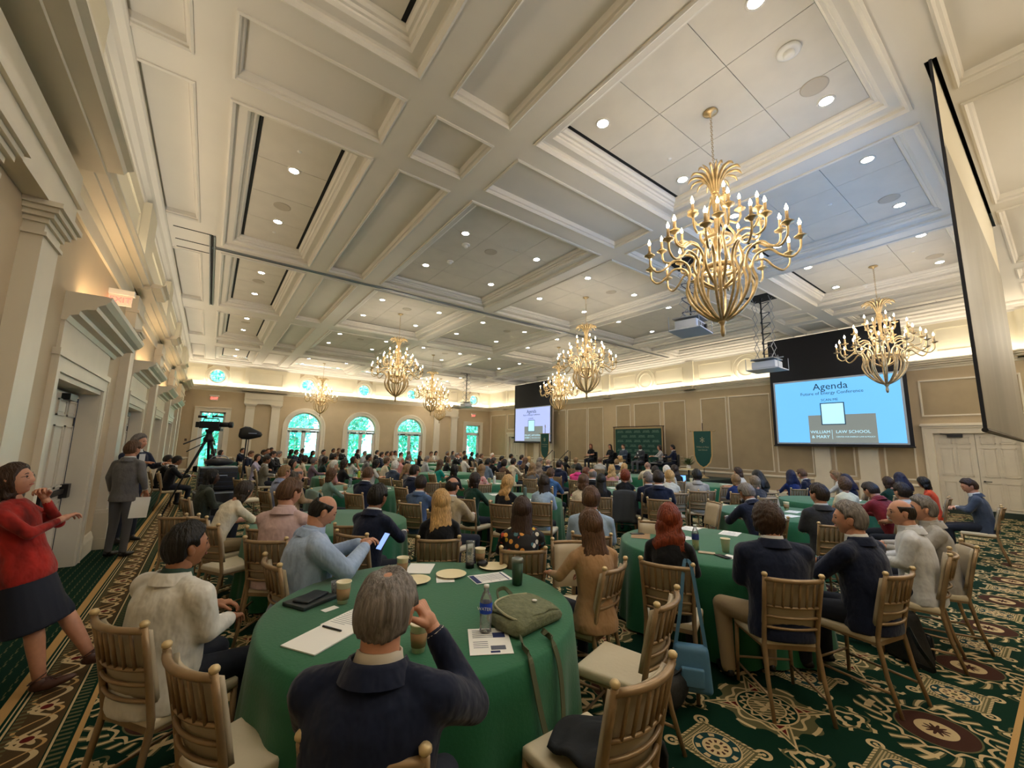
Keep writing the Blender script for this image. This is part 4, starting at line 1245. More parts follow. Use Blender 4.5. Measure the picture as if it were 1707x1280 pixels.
def f_frame(b):
    b.box((-.20, .175, .405), (.20, .205, .435)); b.box((-.18, -.205, .405), (.18, -.18, .435))
    for s in (-1, 1):
        b.grid([[(s*.20, .2, z) for z in (.405,)]+[(s*.178, .2, .405), (s*.178, .2, .435), (s*.20, .2, .435)], [(s*.18, -.2, .405), (s*.158, -.2, .405), (s*.158, -.2, .435), (s*.18, -.2, .435)]], True, True)
cm('seat_frame', f_frame, GOLDC, False)
cm('front_leg@l', lambda b: b.tube([(-.19, .19, .43), (-.193, .195, .25), (-.197, .2, 0)], [.016, .015, .012], 8), GOLDC)
cm('front_leg@r', lambda b: b.tube([(.19, .19, .43), (.193, .195, .25), (.197, .2, 0)], [.016, .015, .012], 8), GOLDC)
def post(s):
    return lambda b: b.tube([(s*.185, -.30, 0), (s*.178, -.235, .22), (s*.17, BY(.44), .44), (s*.172, BY(.6), .6), (s*.178, BY(.75), .75), (s*.183, BY(.9), .9)], [.013, .015, .017, .016, .015, .015], 8)
cm('rear_post@l', post(-1), GOLDC); cm('rear_post@r', post(1), GOLDC)
cm('finial@l', lambda b: b.lathe([(0, 0), (.012, 0), (.019, .008), (.02, .018), (.012, .028), (0, .03)], 8, (-.183, BY(.9), .9), cap=False), GOLDK)
cm('finial@r', lambda b: b.lathe([(0, 0), (.012, 0), (.019, .008), (.02, .018), (.012, .028), (0, .03)], 8, (.183, BY(.9), .9), cap=False), GOLDK)
cm('top_rail', lambda b: b.tube(arc(0, BY(.885), .882, .045, .366), .0165, 8), GOLDC)
for k, z in enumerate((.70, .63, .555)):
    cm('cross_rail@%d' % k, lambda b, z=z: b.tube(arc(0, BY(z), z, .042, .35), .010, 6), GOLDC)
RX = [-.125, -.075, -.025, .025, .075, .125]
for k, x in enumerate(RX):
    u = (2*(x+.183)/.366-1)
    bo = .045*(1-u*u)
    cm('rod@%d' % k, lambda b, x=x, bo=bo: b.tube([(x, BY(.7)-bo*.93, .70), (x, BY(.885)-bo, .885)], .0085, 6), GOLDC)
def f_bp(b):
    rings = []
    for z in (.535, .62, .70, .80, .872):
        a = arc(0, BY(z)+.016, z, .042, .345)
        rings.append(a + [(x, y+.022, z) for x, y, z in reversed(a)])
    b.grid(rings, True, True)
cm('back_panel', f_bp, VINYLD)
def f_st(b):
    b.tube([(-.194, .196, .17), (.194, .196, .17)], .009, 6)
cm('stretcher@f', f_st, GOLDC)
cm('stretcher@l', lambda b: b.tube([(-.195, .196, .13), (-.18, -.26, .13)], .009, 6), GOLDC)
cm('stretcher@r', lambda b: b.tube([(.195, .196, .13), (.18, -.26, .13)], .009, 6), GOLDC)
# joined version for far rows
def joined():
    vs, fs, mi, ms = [], [], [], []
    for k, me in CHM.items():
        if k.startswith('stretcher'): continue
        n = len(vs); mt = me.materials[0]
        if mt not in ms: ms.append(mt)
        dz = .415 if k == 'seat' else 0
        vs += [(v.co.x, v.co.y, v.co.z+dz) for v in me.vertices]
        fs += [tuple(n+i for i in p.vertices) for p in me.polygons]; mi += [ms.index(mt)]*len(me.polygons)
    me = bpy.data.meshes.new('banquet_chair'); me.from_pydata(vs, [], fs)
    for m in ms: me.materials.append(m)
    me.polygons.foreach_set('material_index', mi); me.polygons.foreach_set('use_smooth', [True]*len(fs))
    return me
CHJ = joined()
CGRP = 'gold banquet chairs with cream seats'
def chair(x, y, yaw, label, near=True):
    """yaw = direction the sitter faces, degrees from +x"""
    rz = radians(yaw-90)
    if not near:
        return ob('banquet_chair', CHJ, None, (x, y, 0), (0, 0, rz), label=label, cat='chair', group=CGRP)
    t = thing('banquet_chair', label, 'chair', (x, y, 0), rz, CGRP)
    for k, me in CHM.items():
        ob(k.split('@')[0], me, t, loc=(0, 0, .415) if k == 'seat' else None)
    return t

# ------------------------------------------------------------------ tables
def cloth_mesh(R, H=.762, folds=22, seed=0):
    rr = random.Random(seed); ph = [rr.uniform(0, 6.28) for _ in range(4)]
    b = MB(); n = 132
    rings = [[(0, 0, H)]*n, [(R*.5*cos(2*pi*j/n), R*.5*sin(2*pi*j/n), H) for j in range(n)], [((R-.02)*cos(2*pi*j/n), (R-.02)*sin(2*pi*j/n), H) for j in range(n)], [((R+.004)*cos(2*pi*j/n), (R+.004)*sin(2*pi*j/n), H-.012) for j in range(n)]]
    for k in range(1, 7):
        t = k/6; ring_ = []
        for j in range(n):
            a = 2*pi*j/n
            f = sin(folds*a+ph[0]+.8*sin(3*a+ph[1]))*.6+.4*sin(folds*.5*a+ph[2])
            r = R+.01+t*(.035+.045*f)
            ring_.append((r*cos(a), r*sin(a), H-.02-(H-.04)*t))
        rings.append(ring_)
    b.grid(rings, True, False)
    return b.mesh('tablecloth', CLOTH, True)
CLM = [cloth_mesh(.915, folds=20+2*k, seed=k) for k in range(3)]
b = MB(); b.lathe([(0, .725), (.9, .725), (.905, .735), (.905, .752), (.9, .757), (0, .757)], 40, cap=False); TTOP = b.mesh('tabletop', mat('plywood_top', '#8a6c48', .6))
TLEG = [MB().tube([(.45*cos(a), .45*sin(a), .73), (.55*cos(a), .55*sin(a), .02)], .016, 6).mesh('leg', TRACK) for a in (pi/4, 3*pi/4, 5*pi/4, 7*pi/4)]
TABLES = [(1.2, 2.52, 'nearest round table, under the green backpack'), (4.38, 2.38, 'round table at right with the yellow drink bottle'), (1.35, 5.65, 'round table behind the blue-shirted man'),
 (4.75, 6.4, 'round table before the blonde wavy-haired woman'), (7.5, 2.9, 'round table right of the second one, with loose papers'), (10.2, 3.0, 'round table below the right screen, by the maroon sweater'),
 (8.0, 6.2, 'round table beyond the hanging grey coat'), (11.4, 6.3, 'round table before the right banner'), (2.6, 9.2, 'round table with green and clear bottles at left'),
 (5.9, 9.5, 'round table in mid room by the teal top'), (9.3, 9.4, 'round table before the hot pink top'), (12.4, 9.2, 'round table close to the stage'),
 (3.3, 12.4, 'round table in mid room, left half'), (6.6, 12.7, 'round table beyond the teal top'), (10.0, 12.5, 'round table beyond the curly-haired person'),
 (4.7, 15.8, 'round table before the first arched window'), (8.0, 15.9, 'round table before the middle arched window'), (11.4, 15.7, 'round table before the far banner'),
 (2.9, 19.1, 'far round table near the left pilasters'), (6.3, 19.2, 'far round table near the middle window'), (9.7, 19.0, 'far round table near the third window'), (12.9, 18.8, 'far round table below the far screen'),
 (5.0, 22.6, 'farthest round table at the first window'), (8.4, 22.5, 'farthest round table at the middle window'), (11.7, 22.3, 'farthest round table at the third window')]
for i, (x, y, l) in enumerate(TABLES):
    t = thing('round_table', l + ', hidden by its green cloth', 'table', (x, y, 0), i*.7, 'round banquet tables')
    ob('tabletop', TTOP, t)
    for m_ in TLEG: ob('leg', m_, t)
    ob('tablecloth', CLM[i % 3], None, (x, y, 0), (0, 0, i*1.3), label='floor-length green cloth on the ' + l, cat='tablecloth', group='green tablecloths')
t = thing('display_table', 'small table under a teal cloth left of the far chairs', 'table', (.72, 18.9, 0))
MB().box((-.42, -.3, .7), (.42, .3, .74)).obj('tabletop', GRILLE, t)
b = MB(); n = 60; P_ = []
for s in range(n):
    u = s/n*4; k = int(u); f = u-k
    c = [(-.45, -.33), (.45, -.33), (.45, .33), (-.45, .33), (-.45, -.33)]
    P_.append((c[k][0]+(c[k+1][0]-c[k][0])*f, c[k][1]+(c[k+1][1]-c[k][1])*f, .02*sin(s*1.7)))
b.grid([[(x*.99, y*.99, .755) for x, y, e in P_], [(x, y, .745) for x, y, e in P_], [(x*(1+e*.5), y*(1+e*.6), .4) for x, y, e in P_], [(x*(1.02+e), y*(1.03+e), .02) for x, y, e in P_]], True, False)
b.quad(*[(x*.99, y*.99, .755) for x, y, e in P_])
b.obj('tablecloth', CLOTHD, label='teal cloth with pleats on the small far left table', cat='tablecloth').location = (.72, 18.9, 0)
ob('folded_banner_box', MB().box((-.16, -.1, .76), (.16, .1, .9)).mesh('folded_banner_box', CLOTHD), None, (.8, 18.85, 0), label='dark green box on the small teal table', cat='box')

# ------------------------------------------------------------------ tabletop things
TZ = .764
def sheet(x, y, rz, w, d, label, kind='plain', z=TZ, n=1, grp=None):
    t = thing('paper_sheet' if n == 1 else 'paper_pad', label, 'paper', (x, y, z), radians(rz), grp)
    MB().box((-w/2, -d/2, 0), (w/2, d/2, .0015*n)).obj('page', PAPER, t)
    b = MB(); zz = .0015*n+.0004
    def r(x0, y0, x1, y1): b.quad((x0*w, y0*d, zz), (x1*w, y0*d, zz), (x1*w, y1*d, zz), (x0*w, y1*d, zz))
    if kind == 'lines':
        for k in range(9): r(-.42, .36-.08*k, (.1 if k % 3 == 2 else .4), .375-.08*k)
    if kind == 'program':
        for k in range(3):
            for j in range(7): r(-.28+.24*k, .3-.09*j, -.08+.24*k, .32-.09*j)
    if kind == 'flyer':
        for k in range(5): r(-.4, .4-.07*k, .1, .42-.07*k)
        for k in range(4): r(-.4, -.05-.07*k, -.05, -.03-.07*k)
        r(.0, -.35, .35, -.2)
    if b.f: b.obj('printing', INK, t)
    if kind in ('program', 'flyer'):
        b = MB(); 
        if kind == 'program':
            r(-.48, -.44, -.34, .44); r(.38, -.44, .42, .44)
            for k in range(3): r(-.31+.24*k, .36, -.31+.24*k+.008, -.4)
        else: r(.1, .1, .4, .3); r(-.02, -.45, .2, -.38)
        b.obj('printed_blocks', NAVYINK, t)
    return t
def cup(x, y, lab, sleeve=True, z=TZ, s=1.0, lid=False):
    t = thing('paper_cup', lab, 'cup', (x, y, z)); h = .12*s
    MB().lathe([(0, 0), (.030*s, 0), (.043*s, h), (.046*s, h+.002), (.046*s, h+.008), (.042*s, h+.008), (.038*s, h-.01), (0, h-.02)], 20, cap=False).obj('cup_body', CUP, t, smooth=True)
    if sleeve: MB().lathe([(.0345*s, .025*s), (.0355*s, .025*s), (.042*s, .09*s), (.041*s, .09*s)], 20, cap=False).obj('cardboard_sleeve', SLEEVE, t, smooth=True)
    if lid: MB().lathe([(.047*s, h-.004), (.048*s, h+.01), (.04*s, h+.022), (0, h+.022)], 20, cap=False).obj('lid', CUP, t, smooth=True)
    return t
def plate(x, y, lab):
    MB().lathe([(0, .004), (.075, .004), (.085, .008), (.112, .016), (.115, .015), (.085, .004), (.07, 0), (0, 0)], 32, cap=False).obj('paper_plate', PLATE, None, smooth=True, loc=(x, y, TZ), label=lab, cat='plate', group='cream paper plates')
def bottle(x, y, lab, liquid=None, lblc=(.03, .06, .5), s=1.0, txt=None):
    t = thing('water_bottle', lab, 'bottle', (x, y, TZ))
    MB().lathe([(0, .002), (.028*s, .0), (.032*s, .008), (.031*s, .04), (.033*s, .05), (.031*s, .06), (.033*s, .10), (.033*s, .15), (.031*s, .165), (.020*s, .195), (.013*s, .205), (.013*s, .222), (0, .222)], 20, cap=False).obj('bottle_body', CLEAR, t, smooth=True)
    MB().lathe([(.0335*s, .098), (.0340*s, .10), (.0340*s, .148), (.0335*s, .15)], 20, cap=False).obj('label_band', mat('label_%s' % lab[:6], lblc, .5), t, smooth=True)
    if txt: text('label_lettering', txt, .022, (-.026, -.024, .125), (radians(90), 0, radians(-45)), WHT, t)
    MB().lathe([(0, .222), (.0145*s, .222), (.0145*s, .236), (0, .237)], 14, cap=False).obj('cap', WHT, t, smooth=True)
    if liquid: MB().lathe([(0, .004), (.028*s, .004), (.030*s, .04), (.031*s, .10), (0, .10)], 16, cap=False).obj('liquid', liquid, t, smooth=True)
    return t
def phone(x, y, rz, lab, z=TZ, m=None, scr=None):
    t = thing('mobile_phone', lab, 'phone', (x, y, z), radians(rz)); bmobj('phone_body', rbox(.075, .15, .009, .004, 2), m or BLACK, t)
    if scr: MB().box((-.034, -.07, .0092), (.034, .07, .0096)).obj('lit_screen', scr, t)
    return t
def at(px_, py_, z=TZ):
    d = rt*((px_-853.5)/681.86) - up*((py_-640)/681.86) + fw
    k = (z-1.75)/d.z
    return d.x*k, d.y*k
# nearest table
sheet(*at(700, 948), -35, .20, .26, 'blank white notepad lying behind the coffee cup at the far left of the nearest table', n=3)
cup(*at(670, 958), 'coffee cup with kraft sleeve beside the far notepad')
plate(*at(691, 969), 'cream paper plate partly behind the grey-haired man')
sheet(*at(742, 964), -25, .13, .18, 'small white napkin sheet under the middle paper plate')
plate(*at(752, 959), 'cream paper plate in the middle of the nearest table')
sheet(*at(817, 963), 50-90+30, .29, .20, 'printed programme with navy bands below the right plate', 'program')
plate(*at(822, 946), 'cream paper plate in front of the programme at the far edge')
cup(*at(800, 940), 'paper cup with kraft sleeve and stirrer beside the tall clear tumbler', lid=False)
x_, y_ = at(783, 946)
t = thing('clear_tumbler', 'tall clear tumbler with black base near the far table edge', 'tumbler', (x_, y_, TZ))
MB().lathe([(0, 0), (.034, 0), (.036, .045), (0, .045)], 18, cap=False).obj('rubber_base', BLACK, t, smooth=True); MB().lathe([(.033, .045), (.037, .20), (.037, .205), (0, .206)], 18, cap=False).obj('tumbler_wall', CLEAR, t, smooth=True)
MB().ell((.10, -.03, .025), (.05, .04, .025), 12, 8).obj('sunglasses_case', VB, t, smooth=True).location = (0, 0, 0)
x_, y_ = at(862, 974)
t = thing('travel_mug', 'dark green steel travel mug at the right of the nearest table', 'mug', (x_, y_, TZ))
MB().lathe([(0, 0), (.034, 0), (.036, .01), (.042, .15), (0, .15)], 24, cap=False).obj('mug_body', mat('dark_green_enamel', '#25422f', .35, .3), t, smooth=True); MB().lathe([(.042, .15), (.044, .16), (.042, .178), (.036, .182), (0, .182)], 24, cap=False).obj('mug_lid', mat('steel_lid', '#8d9490', .3, .8), t, smooth=True)
cup(*at(571, 1005), 'coffee cup with brown sleeve beside the black notebook')
x_, y_ = at(560, 993)
t = thing('clear_cup', 'clear plastic cup behind the coffee cup at left', 'cup', (x_, y_, TZ)); MB().lathe([(0, 0), (.026, 0), (.036, .09), (.034, .09), (.024, .004), (0, .004)], 20, cap=False).obj('cup_wall', CLEAR, t, smooth=True)
x_, y_ = at(518, 1003)
t = thing('notebook', 'black closed notebook on the left of the nearest table', 'notebook', (x_, y_, TZ), radians(-62)); bmobj('cover', rbox(.19, .25, .022, .005, 2), mat('dark_cover', '#222a2c', .5), t)
t = thing('wallet', 'black folded wallet lying on top of the notebook', 'wallet', (x_, y_, TZ+.023), radians(-50)); bmobj('leather', rbox(.11, .19, .014, .006, 2), mat('black_leather', '#1b2226', .5), t)
x_, y_ = at(550, 1015)
MB().box((-.045, -.026, 0), (.045, .026, .001)).obj('name_card', PAPER, None, loc=(x_, y_, TZ), rot=(0, 0, radians(20)), label='small white name card beside the notebook', cat='card')
sheet(*at(585, 1033), -60, .20, .24, 'printed sheet half hidden behind the grey-haired man', 'lines')
sheet(*at(537, 1063), -58, .22, .30, 'white writing pad with a pen on the left of the nearest table', n=4)
x_, y_ = at(553, 1051)
t = thing('pen', 'black pen lying across the writing pad', 'pen', (x_, y_, TZ+.011), radians(120)); MB().tube([(-.065, 0, 0), (.065, 0, 0)], .005, 8).obj('barrel', BLACK, t); MB().tube([(.0, .0, .005), (.045, 0, .005)], .002, 5).obj('clip', SIL, t)
bottle(*at(809, 1053), 'clear water bottle with blue label next to the green backpack', lblc=(.01, .06, .55), txt='WATER')
sheet(*at(816, 1068), -28, .21, .28, 'printed flyer under the water bottle', 'flyer')
cup(*at(697, 1085), 'paper cup just right of the grey-haired man')
# backpack
x_, y_ = at(872, 1035)
t = thing('canvas_backpack', 'olive green canvas backpack lying on the nearest table', 'backpack', (x_, y_, TZ), radians(10))
OLV = mat('olive_canvas', '#6b6f52', .85, bump=.35, bscale=40, var=.2); OLD = mat('olive_webbing', '#55593f', .8)
bm = rbox(.40, .30, .085, .040, 5)
bmesh.ops.subdivide_edges(bm, edges=bm.edges[:], cuts=3, use_grid_fill=True)
for v in bm.verts:
    n_ = mathutils.noise.noise(v.co*9)+.5*mathutils.noise.noise(v.co*21)
    v.co.z = max(0, v.co.z*(1-.25*(v.co.x/.2)**2) + .022*n_*(v.co.z/.085)); v.co.x *= 1-.18*max(0, v.co.y/.15)+.05*n_; v.co.y *= 1+.07*n_
bmobj('bag_body', bm, OLV, t)
bm = rbox(.33, .25, .016, .007, 3)
bmesh.ops.subdivide_edges(bm, edges=bm.edges[:], cuts=6, use_grid_fill=True)
for v in bm.verts: v.co.z += .014*mathutils.noise.noise(v.co*12) - .25*(v.co.x/.2)**2*.10 - .28*max(0, -v.co.y-.06)
bmobj('flap', bm, OLV, t, loc=(-.0, -.01, .086))
MB().tube(spline([(-.15, -.12, .07), (-.17, -.02, .085), (-.12, .11, .095), (0, .125, .10), (.14, .10, .09)], 4), .006, 6).obj('flap_piping', mat('pale_piping', '#a9a684', .8), t)
MB().lathe([(0, .0), (.014, 0), (.016, .004), (.008, .006), (0, .006)], 14, cap=False).obj('pin_badge', WHT, t, smooth=True, loc=(.05, -.04, .106))
def strap(parent, pts, w, m, name='strap'):
    b = MB(); P = spline(pts, 5); L = []; 
    for i, p in enumerate(P):
        a = P[max(0, i-1)]; c = P[min(len(P)-1, i+1)]; d = (c-a).normalized(); s = d.cross(Vector((0, 1, 0)) if abs(d.y) < .8 else Vector((1, 0, 0))).normalized()*w/2; nn = d.cross(s).normalized()*.0025
        L.append([p+s+nn, p-s+nn, p-s-nn, p+s-nn])
    b.grid(L, True, True); return b.obj(name, m, parent)
strap(t, [(-.05, .15, .09), (-.02, .19, .12), (.04, .19, .12), (.06, .15, .09)], .022, OLD, 'carry_handle')
Mi = (Matrix.Translation(t.location) @ Matrix.Rotation(t.rotation_euler.z, 4, 'Z')).inverted()
tc_ = Vector((1.2, 2.52, 0))
def edge(px_, py_, r, z):
    x_, y_ = at(px_, py_); e = (Vector((x_, y_, 0))-tc_).normalized()*r + tc_
    return Mi @ Vector((e.x, e.y, z))
def onp(px_, py_, z):
    x_, y_ = at(px_, py_, z); return Mi @ Vector((x_, y_, z))
strap(t, [onp(903, 1050, .80), onp(918, 1062, .775), edge(926, 1076, .915, .775), edge(926, 1076, .955, .66), edge(922, 1078, .985, .45), edge(912, 1084, 1.0, .31), edge(905, 1088, .995, .33), edge(890, 1094, .975, .5), edge(880, 1096, .945, .68), edge(876, 1094, .91, .775), onp(872, 1078, .775), onp(868, 1060, .80)], .03, OLD, 'shoulder_strap')
# second table
cup(*at(888, 884) if False else at(1078, 886), 'paper cup with sleeve left of the red-haired woman')
bottle(*at(1160, 916), 'small bottle half filled with yellow drink', mat('yellow_drink', '#dfe05a', .4), lblc=(.02, .04, .2))
cup(*at(1210, 920), 'plain white paper cup at the centre of the second table', sleeve=False)
x_, y_ = at(1173, 919)
phone(*at(1178, 922), 30, 'phone with pale case beside the yellow drink', m=mat('tan_case', '#b7a68c', .6))
phone(*at(1205, 928), -20, 'black phone near the navy-suited man')
phone(*at(1062, 890), 60, 'phone on a brown folder by the left edge of the second table')
sheet(*at(1150, 881), 10, .28, .2, 'agenda sheet at the far side of the second table', 'lines'); sheet(*at(1217, 889), 15, .28, .2, 'agenda sheet before the man with glasses', 'lines'); sheet(*at(1142, 897), -20, .2, .16, 'folded sheet right of the red-haired woman', 'lines')
sheet(*at(1216, 928), 5, .15, .1, 'small note sheet under the black phone')
sheet(*at(1068, 893), 35, .3, .2, 'brown folder on the left edge of the second table').children[0].data.materials[0] = SLEEVE
sheet(*at(1322, 853), 5, .3, .18, 'loose sheet on the table beyond, upper one', 'lines'); sheet(*at(1318, 860), -8, .28, .18, 'loose sheet on the table beyond, middle one', 'lines'); sheet(*at(1300, 862), 30, .2, .15, 'loose sheet on the table beyond, left one', 'lines')
sheet(*at(622, 866), 40, .26, .2, 'white booklet held near the navy blazer at the left table', n=2, z=TZ)
sheet(*at(436, 893), 20, .2, .15, 'dark folder on the left edge of the third table').children[0].data.materials[0] = mat('dark_cover', '#222a2c')
for i, (px_, py_, kind, lab) in enumerate([(598, 797, 'g', 'lime green drink can on the left-centre table'), (590, 798, 'c', 'clear water bottle beside the lime green can'), (583, 812, 'c', 'tall clear bottle on the left-centre table, nearer one'), (824, 806, 'w', 'white flask on the table behind the blonde wavy hair'), (861, 803, 't', 'teal flask right of the white one'), (875, 829, 'd', 'grey-green flask beside the pale blue blazer'), (792, 789, 'w', 'white cup on the far white papers'), (949, 790, 'w', 'white flask before the hot pink top')]):
    c = {'g': '#b9c93a', 'c': None, 'w': '#d8d6cb', 't': '#2f9a8c', 'd': '#55665a'}[kind]
    x_, y_ = (8.1, 6.6) if px_ == 949 else at(px_, py_)
    t = thing('drink_flask', lab, 'bottle', (x_, y_, TZ))
    MB().lathe([(0, 0), (.034, 0), (.036, .01), (.036, .17), (.02, .20), (0, .2)], 14, cap=False).obj('flask_body', CLEAR if c is None else mat('flask_'+kind, c, .4), t, smooth=True)
    MB().lathe([(0, .2), (.022, .2), (.022, .225), (0, .225)], 10, cap=False).obj('flask_cap', BLACK, t, smooth=True)
for i, (tx, ty, l) in enumerate(TABLES[3:]):
    rr = random.Random(i)
    for k in range(3):
        a = rr.uniform(0, 6.28); r_ = rr.uniform(.35, .72)
        sheet(tx+r_*cos(a), ty+r_*sin(a), rr.uniform(0, 180), .28, .21, '%s white sheet on the %s' % (('left', 'middle', 'right')[k], l.replace('round table', 'table')), 'lines', grp='papers on the farther tables')
    a = rr.uniform(0, 6.28)
    cup(tx+.45*cos(a), ty+.45*sin(a), 'paper cup on the ' + l.replace('round table', 'table'), sleeve=bool(i % 2))
# open laptop
x_, y_ = 11.0, 6.75
t = thing('laptop', 'open laptop with bright blue screen by the wavy-haired woman', 'laptop', (x_, y_, TZ), radians(-40))
MB().box((-.16, -.11, 0), (.16, .11, .015)).obj('keyboard_base', SIL, t); MB().box((-.16, .11, .01), (.16, .118, .22)).obj('lid', SIL, t); MB().box((-.15, .105, .025), (.15, .11, .21)).obj('lit_screen', mat('laptop_screen', (.15, .4, .9), .5, emit=1.2), t)
# ------------------------------------------------------------------ people
def remesh(b, vox, name, sm=3):
    me = b.mesh(name, []) if False else None
    me = bpy.data.meshes.new(name); me.from_pydata(b.v, [], b.f)
    o = bpy.data.objects.new('tmp', me)
    m = o.modifiers.new('r', 'REMESH'); m.mode = 'VOXEL'; m.voxel_size = vox
    s = o.modifiers.new('s', 'SMOOTH'); s.factor = .5; s.iterations = sm
    r = evaluate(o)
    nv = len(r.vertices); co = np.empty(nv*3, 'f'); r.vertices.foreach_get('co', co)
    fs = [tuple(p.vertices) for p in r.polygons]
    bpy.data.meshes.remove(r)
    return co.reshape(-1, 3), fs

# a hand: palm in x-y plane, wrist at origin, fingers towards +y, thumb side +x, palm down
def make_hand(curl, vox=.0042):
    b = MB()
    b.cap((0, -.02, 0), (0, .02, 0), .024, .027, 10)
    for x in (-.022, -.006, .010, .024):
        b.cap((x*.6, .01, 0), (x, .075, 0), .016, .013, 8)
    for x, L, y0 in ((-.031, .055, .068), (-.011, .072, .078), (.010, .078, .08), (.031, .07, .074)):
        p = Vector((x, y0, .0)); a = -.1; seg = [L*.45, L*.32, L*.23]
        r = .0092
        for k, s in enumerate(seg):
            a -= curl*(.9 if k == 0 else 1.1)
            q = p+Vector((x*.06*s/.03, cos(a)*s, sin(a)*s))
            b.cap(p, q, r, r*.9, 8); p = q; r *= .9
    p = Vector((.026, .015, -.004)); q = Vector((.052, .045, -.014)); w = Vector((.058, .075, -.026-curl*.015))
    b.cap(p, q, .015, .012, 8); b.cap(q, w, .0115, .009, 8)
    return remesh(b, vox, 'hand', 1)
HANDS = {'relax': make_hand(.45), 'flat': make_hand(.15), 'fist': make_hand(1.0)}
HANDLO = {'relax': make_hand(.5, .0075), 'fist': make_hand(.95, .0075), 'flat': make_hand(.2, .0075)}

HR = Vector((.079, .100, .118))
def head_parts(b, M, fem=False, seg=28, n=20):
    """head sphere with face relief; M places it. slots: 0 skin 4 eye 5 lips 7 brow"""
    def fn(p):
        d = Vector((p.x, p.y, p.z))
        x, y, z = d.x/HR.x, d.y/HR.y, d.z/HR.z
        # jaw taper
        if z < 0:
            t = min(1, -z)
            d.x *= 1-.24*t*t; d.y *= 1-.10*t
            if y > 0: d.y += .012*t*max(0, 1-abs(x)*1.5)
            if y < -.1: d.y += .035*t*min(1, -y)
        if y > 0:
            d.y *= .93
            # brow, eye sockets, nose, mouth
            d.y += .007*math.exp(-((z-.22)/.10)**2)*max(0, y)
            d.y -= .010*math.exp(-((z-.05)/.10)**2)*math.exp(-((abs(x)-.36)/.17)**2)*y
            nz = math.exp(-((x)/.13)**2)
            d.y += nz*.026*max(0, min(1, (.18-z)/.38))*(1 if z > -.30 else max(0, 1-(-.30-z)/.08))*(y > .5)
            d.y += .006*math.exp(-((z+.52)/.07)**2)*math.exp(-(x/.28)**2)
            d.y -= .006*math.exp(-((z+.66)/.05)**2)*math.exp(-(x/.3)**2)
            d.y += .010*math.exp(-((z+.86)/.10)**2)*math.exp(-(x/.3)**2)
            d.y += .004*math.exp(-((z+.2)/.15)**2)*math.exp(-((abs(x)-.6)/.2)**2)
        return M @ d
    b.cur = 0
    rings = []
    for i in range(n+1):
        th = pi*(i+.02)/(n+.04)
        rings.append([fn(Vector((HR.x*sin(th)*cos(2*pi*(j+.5)/seg), HR.y*sin(th)*sin(2*pi*(j+.5)/seg), -HR.z*cos(th)))) for j in range(seg)])
    b.grid(rings, True, True)
    for s in (-1, 1):     # ears
        b.cur = 0
        b.ell((s*.081, -.004, -.008), (.012, .019, .032), 8, 6, fn=lambda p, s=s: M @ (p+Vector((s*.006*(p.z > .0), -.006*(p.z > 0), 0))))
        b.cur = 4
        b.ell((s*.029, .0785, .008), (.011, .008, .0065), 8, 6, fn=lambda p: M @ p)
        b.cur = 7
        b.tube([M @ Vector((s*.014, .0885, .028)), M @ Vector((s*.03, .0875, .033)), M @ Vector((s*.046, .076, .027))], [.0035, .0042, .002], 5)
    b.cur = 5
    b.tube([M @ Vector((-.022, .082, -.058)), M @ Vector((-.008, .0895, -.056)), M @ Vector((.008, .0895, -.056)), M @ Vector((.022, .082, -.058))], [.003, .0055, .0055, .003], 6)
    b.cur = 0

def hand_parts(b, wrist, elbow, side, kind, lo, roll=0):
    co, fs = (HANDLO if lo else HANDS)[kind]
    d = (wrist-elbow).normalized()
    down = Vector((0, 0, -1)); x = d.cross(down)
    if x.length < .2: x = d.cross(Vector((0, 1, 0)))
    x.normalize(); z = x.cross(d)           # z: back of hand
    # palm normal -z should look down
    if z.z < 0: x = -x; z = -z
    R = Matrix((x, d, z)).transposed()
    if side < 0: flip = 1
    else: flip = -1
    R = R @ Matrix.Rotation(roll*side, 3, 'Y')
    n = len(b.v)
    o = wrist + d*.02
    sx = flip*(1 if x.x > 0 else -1)
    for p in co:
        v = Vector((p[0]*sx, p[1], p[2])); b.v.append(tuple(o + R @ v))
    for f in fs:
        b.f.append(tuple(n+i for i in (f if sx > 0 else reversed(f)))); b.mi.append(0)

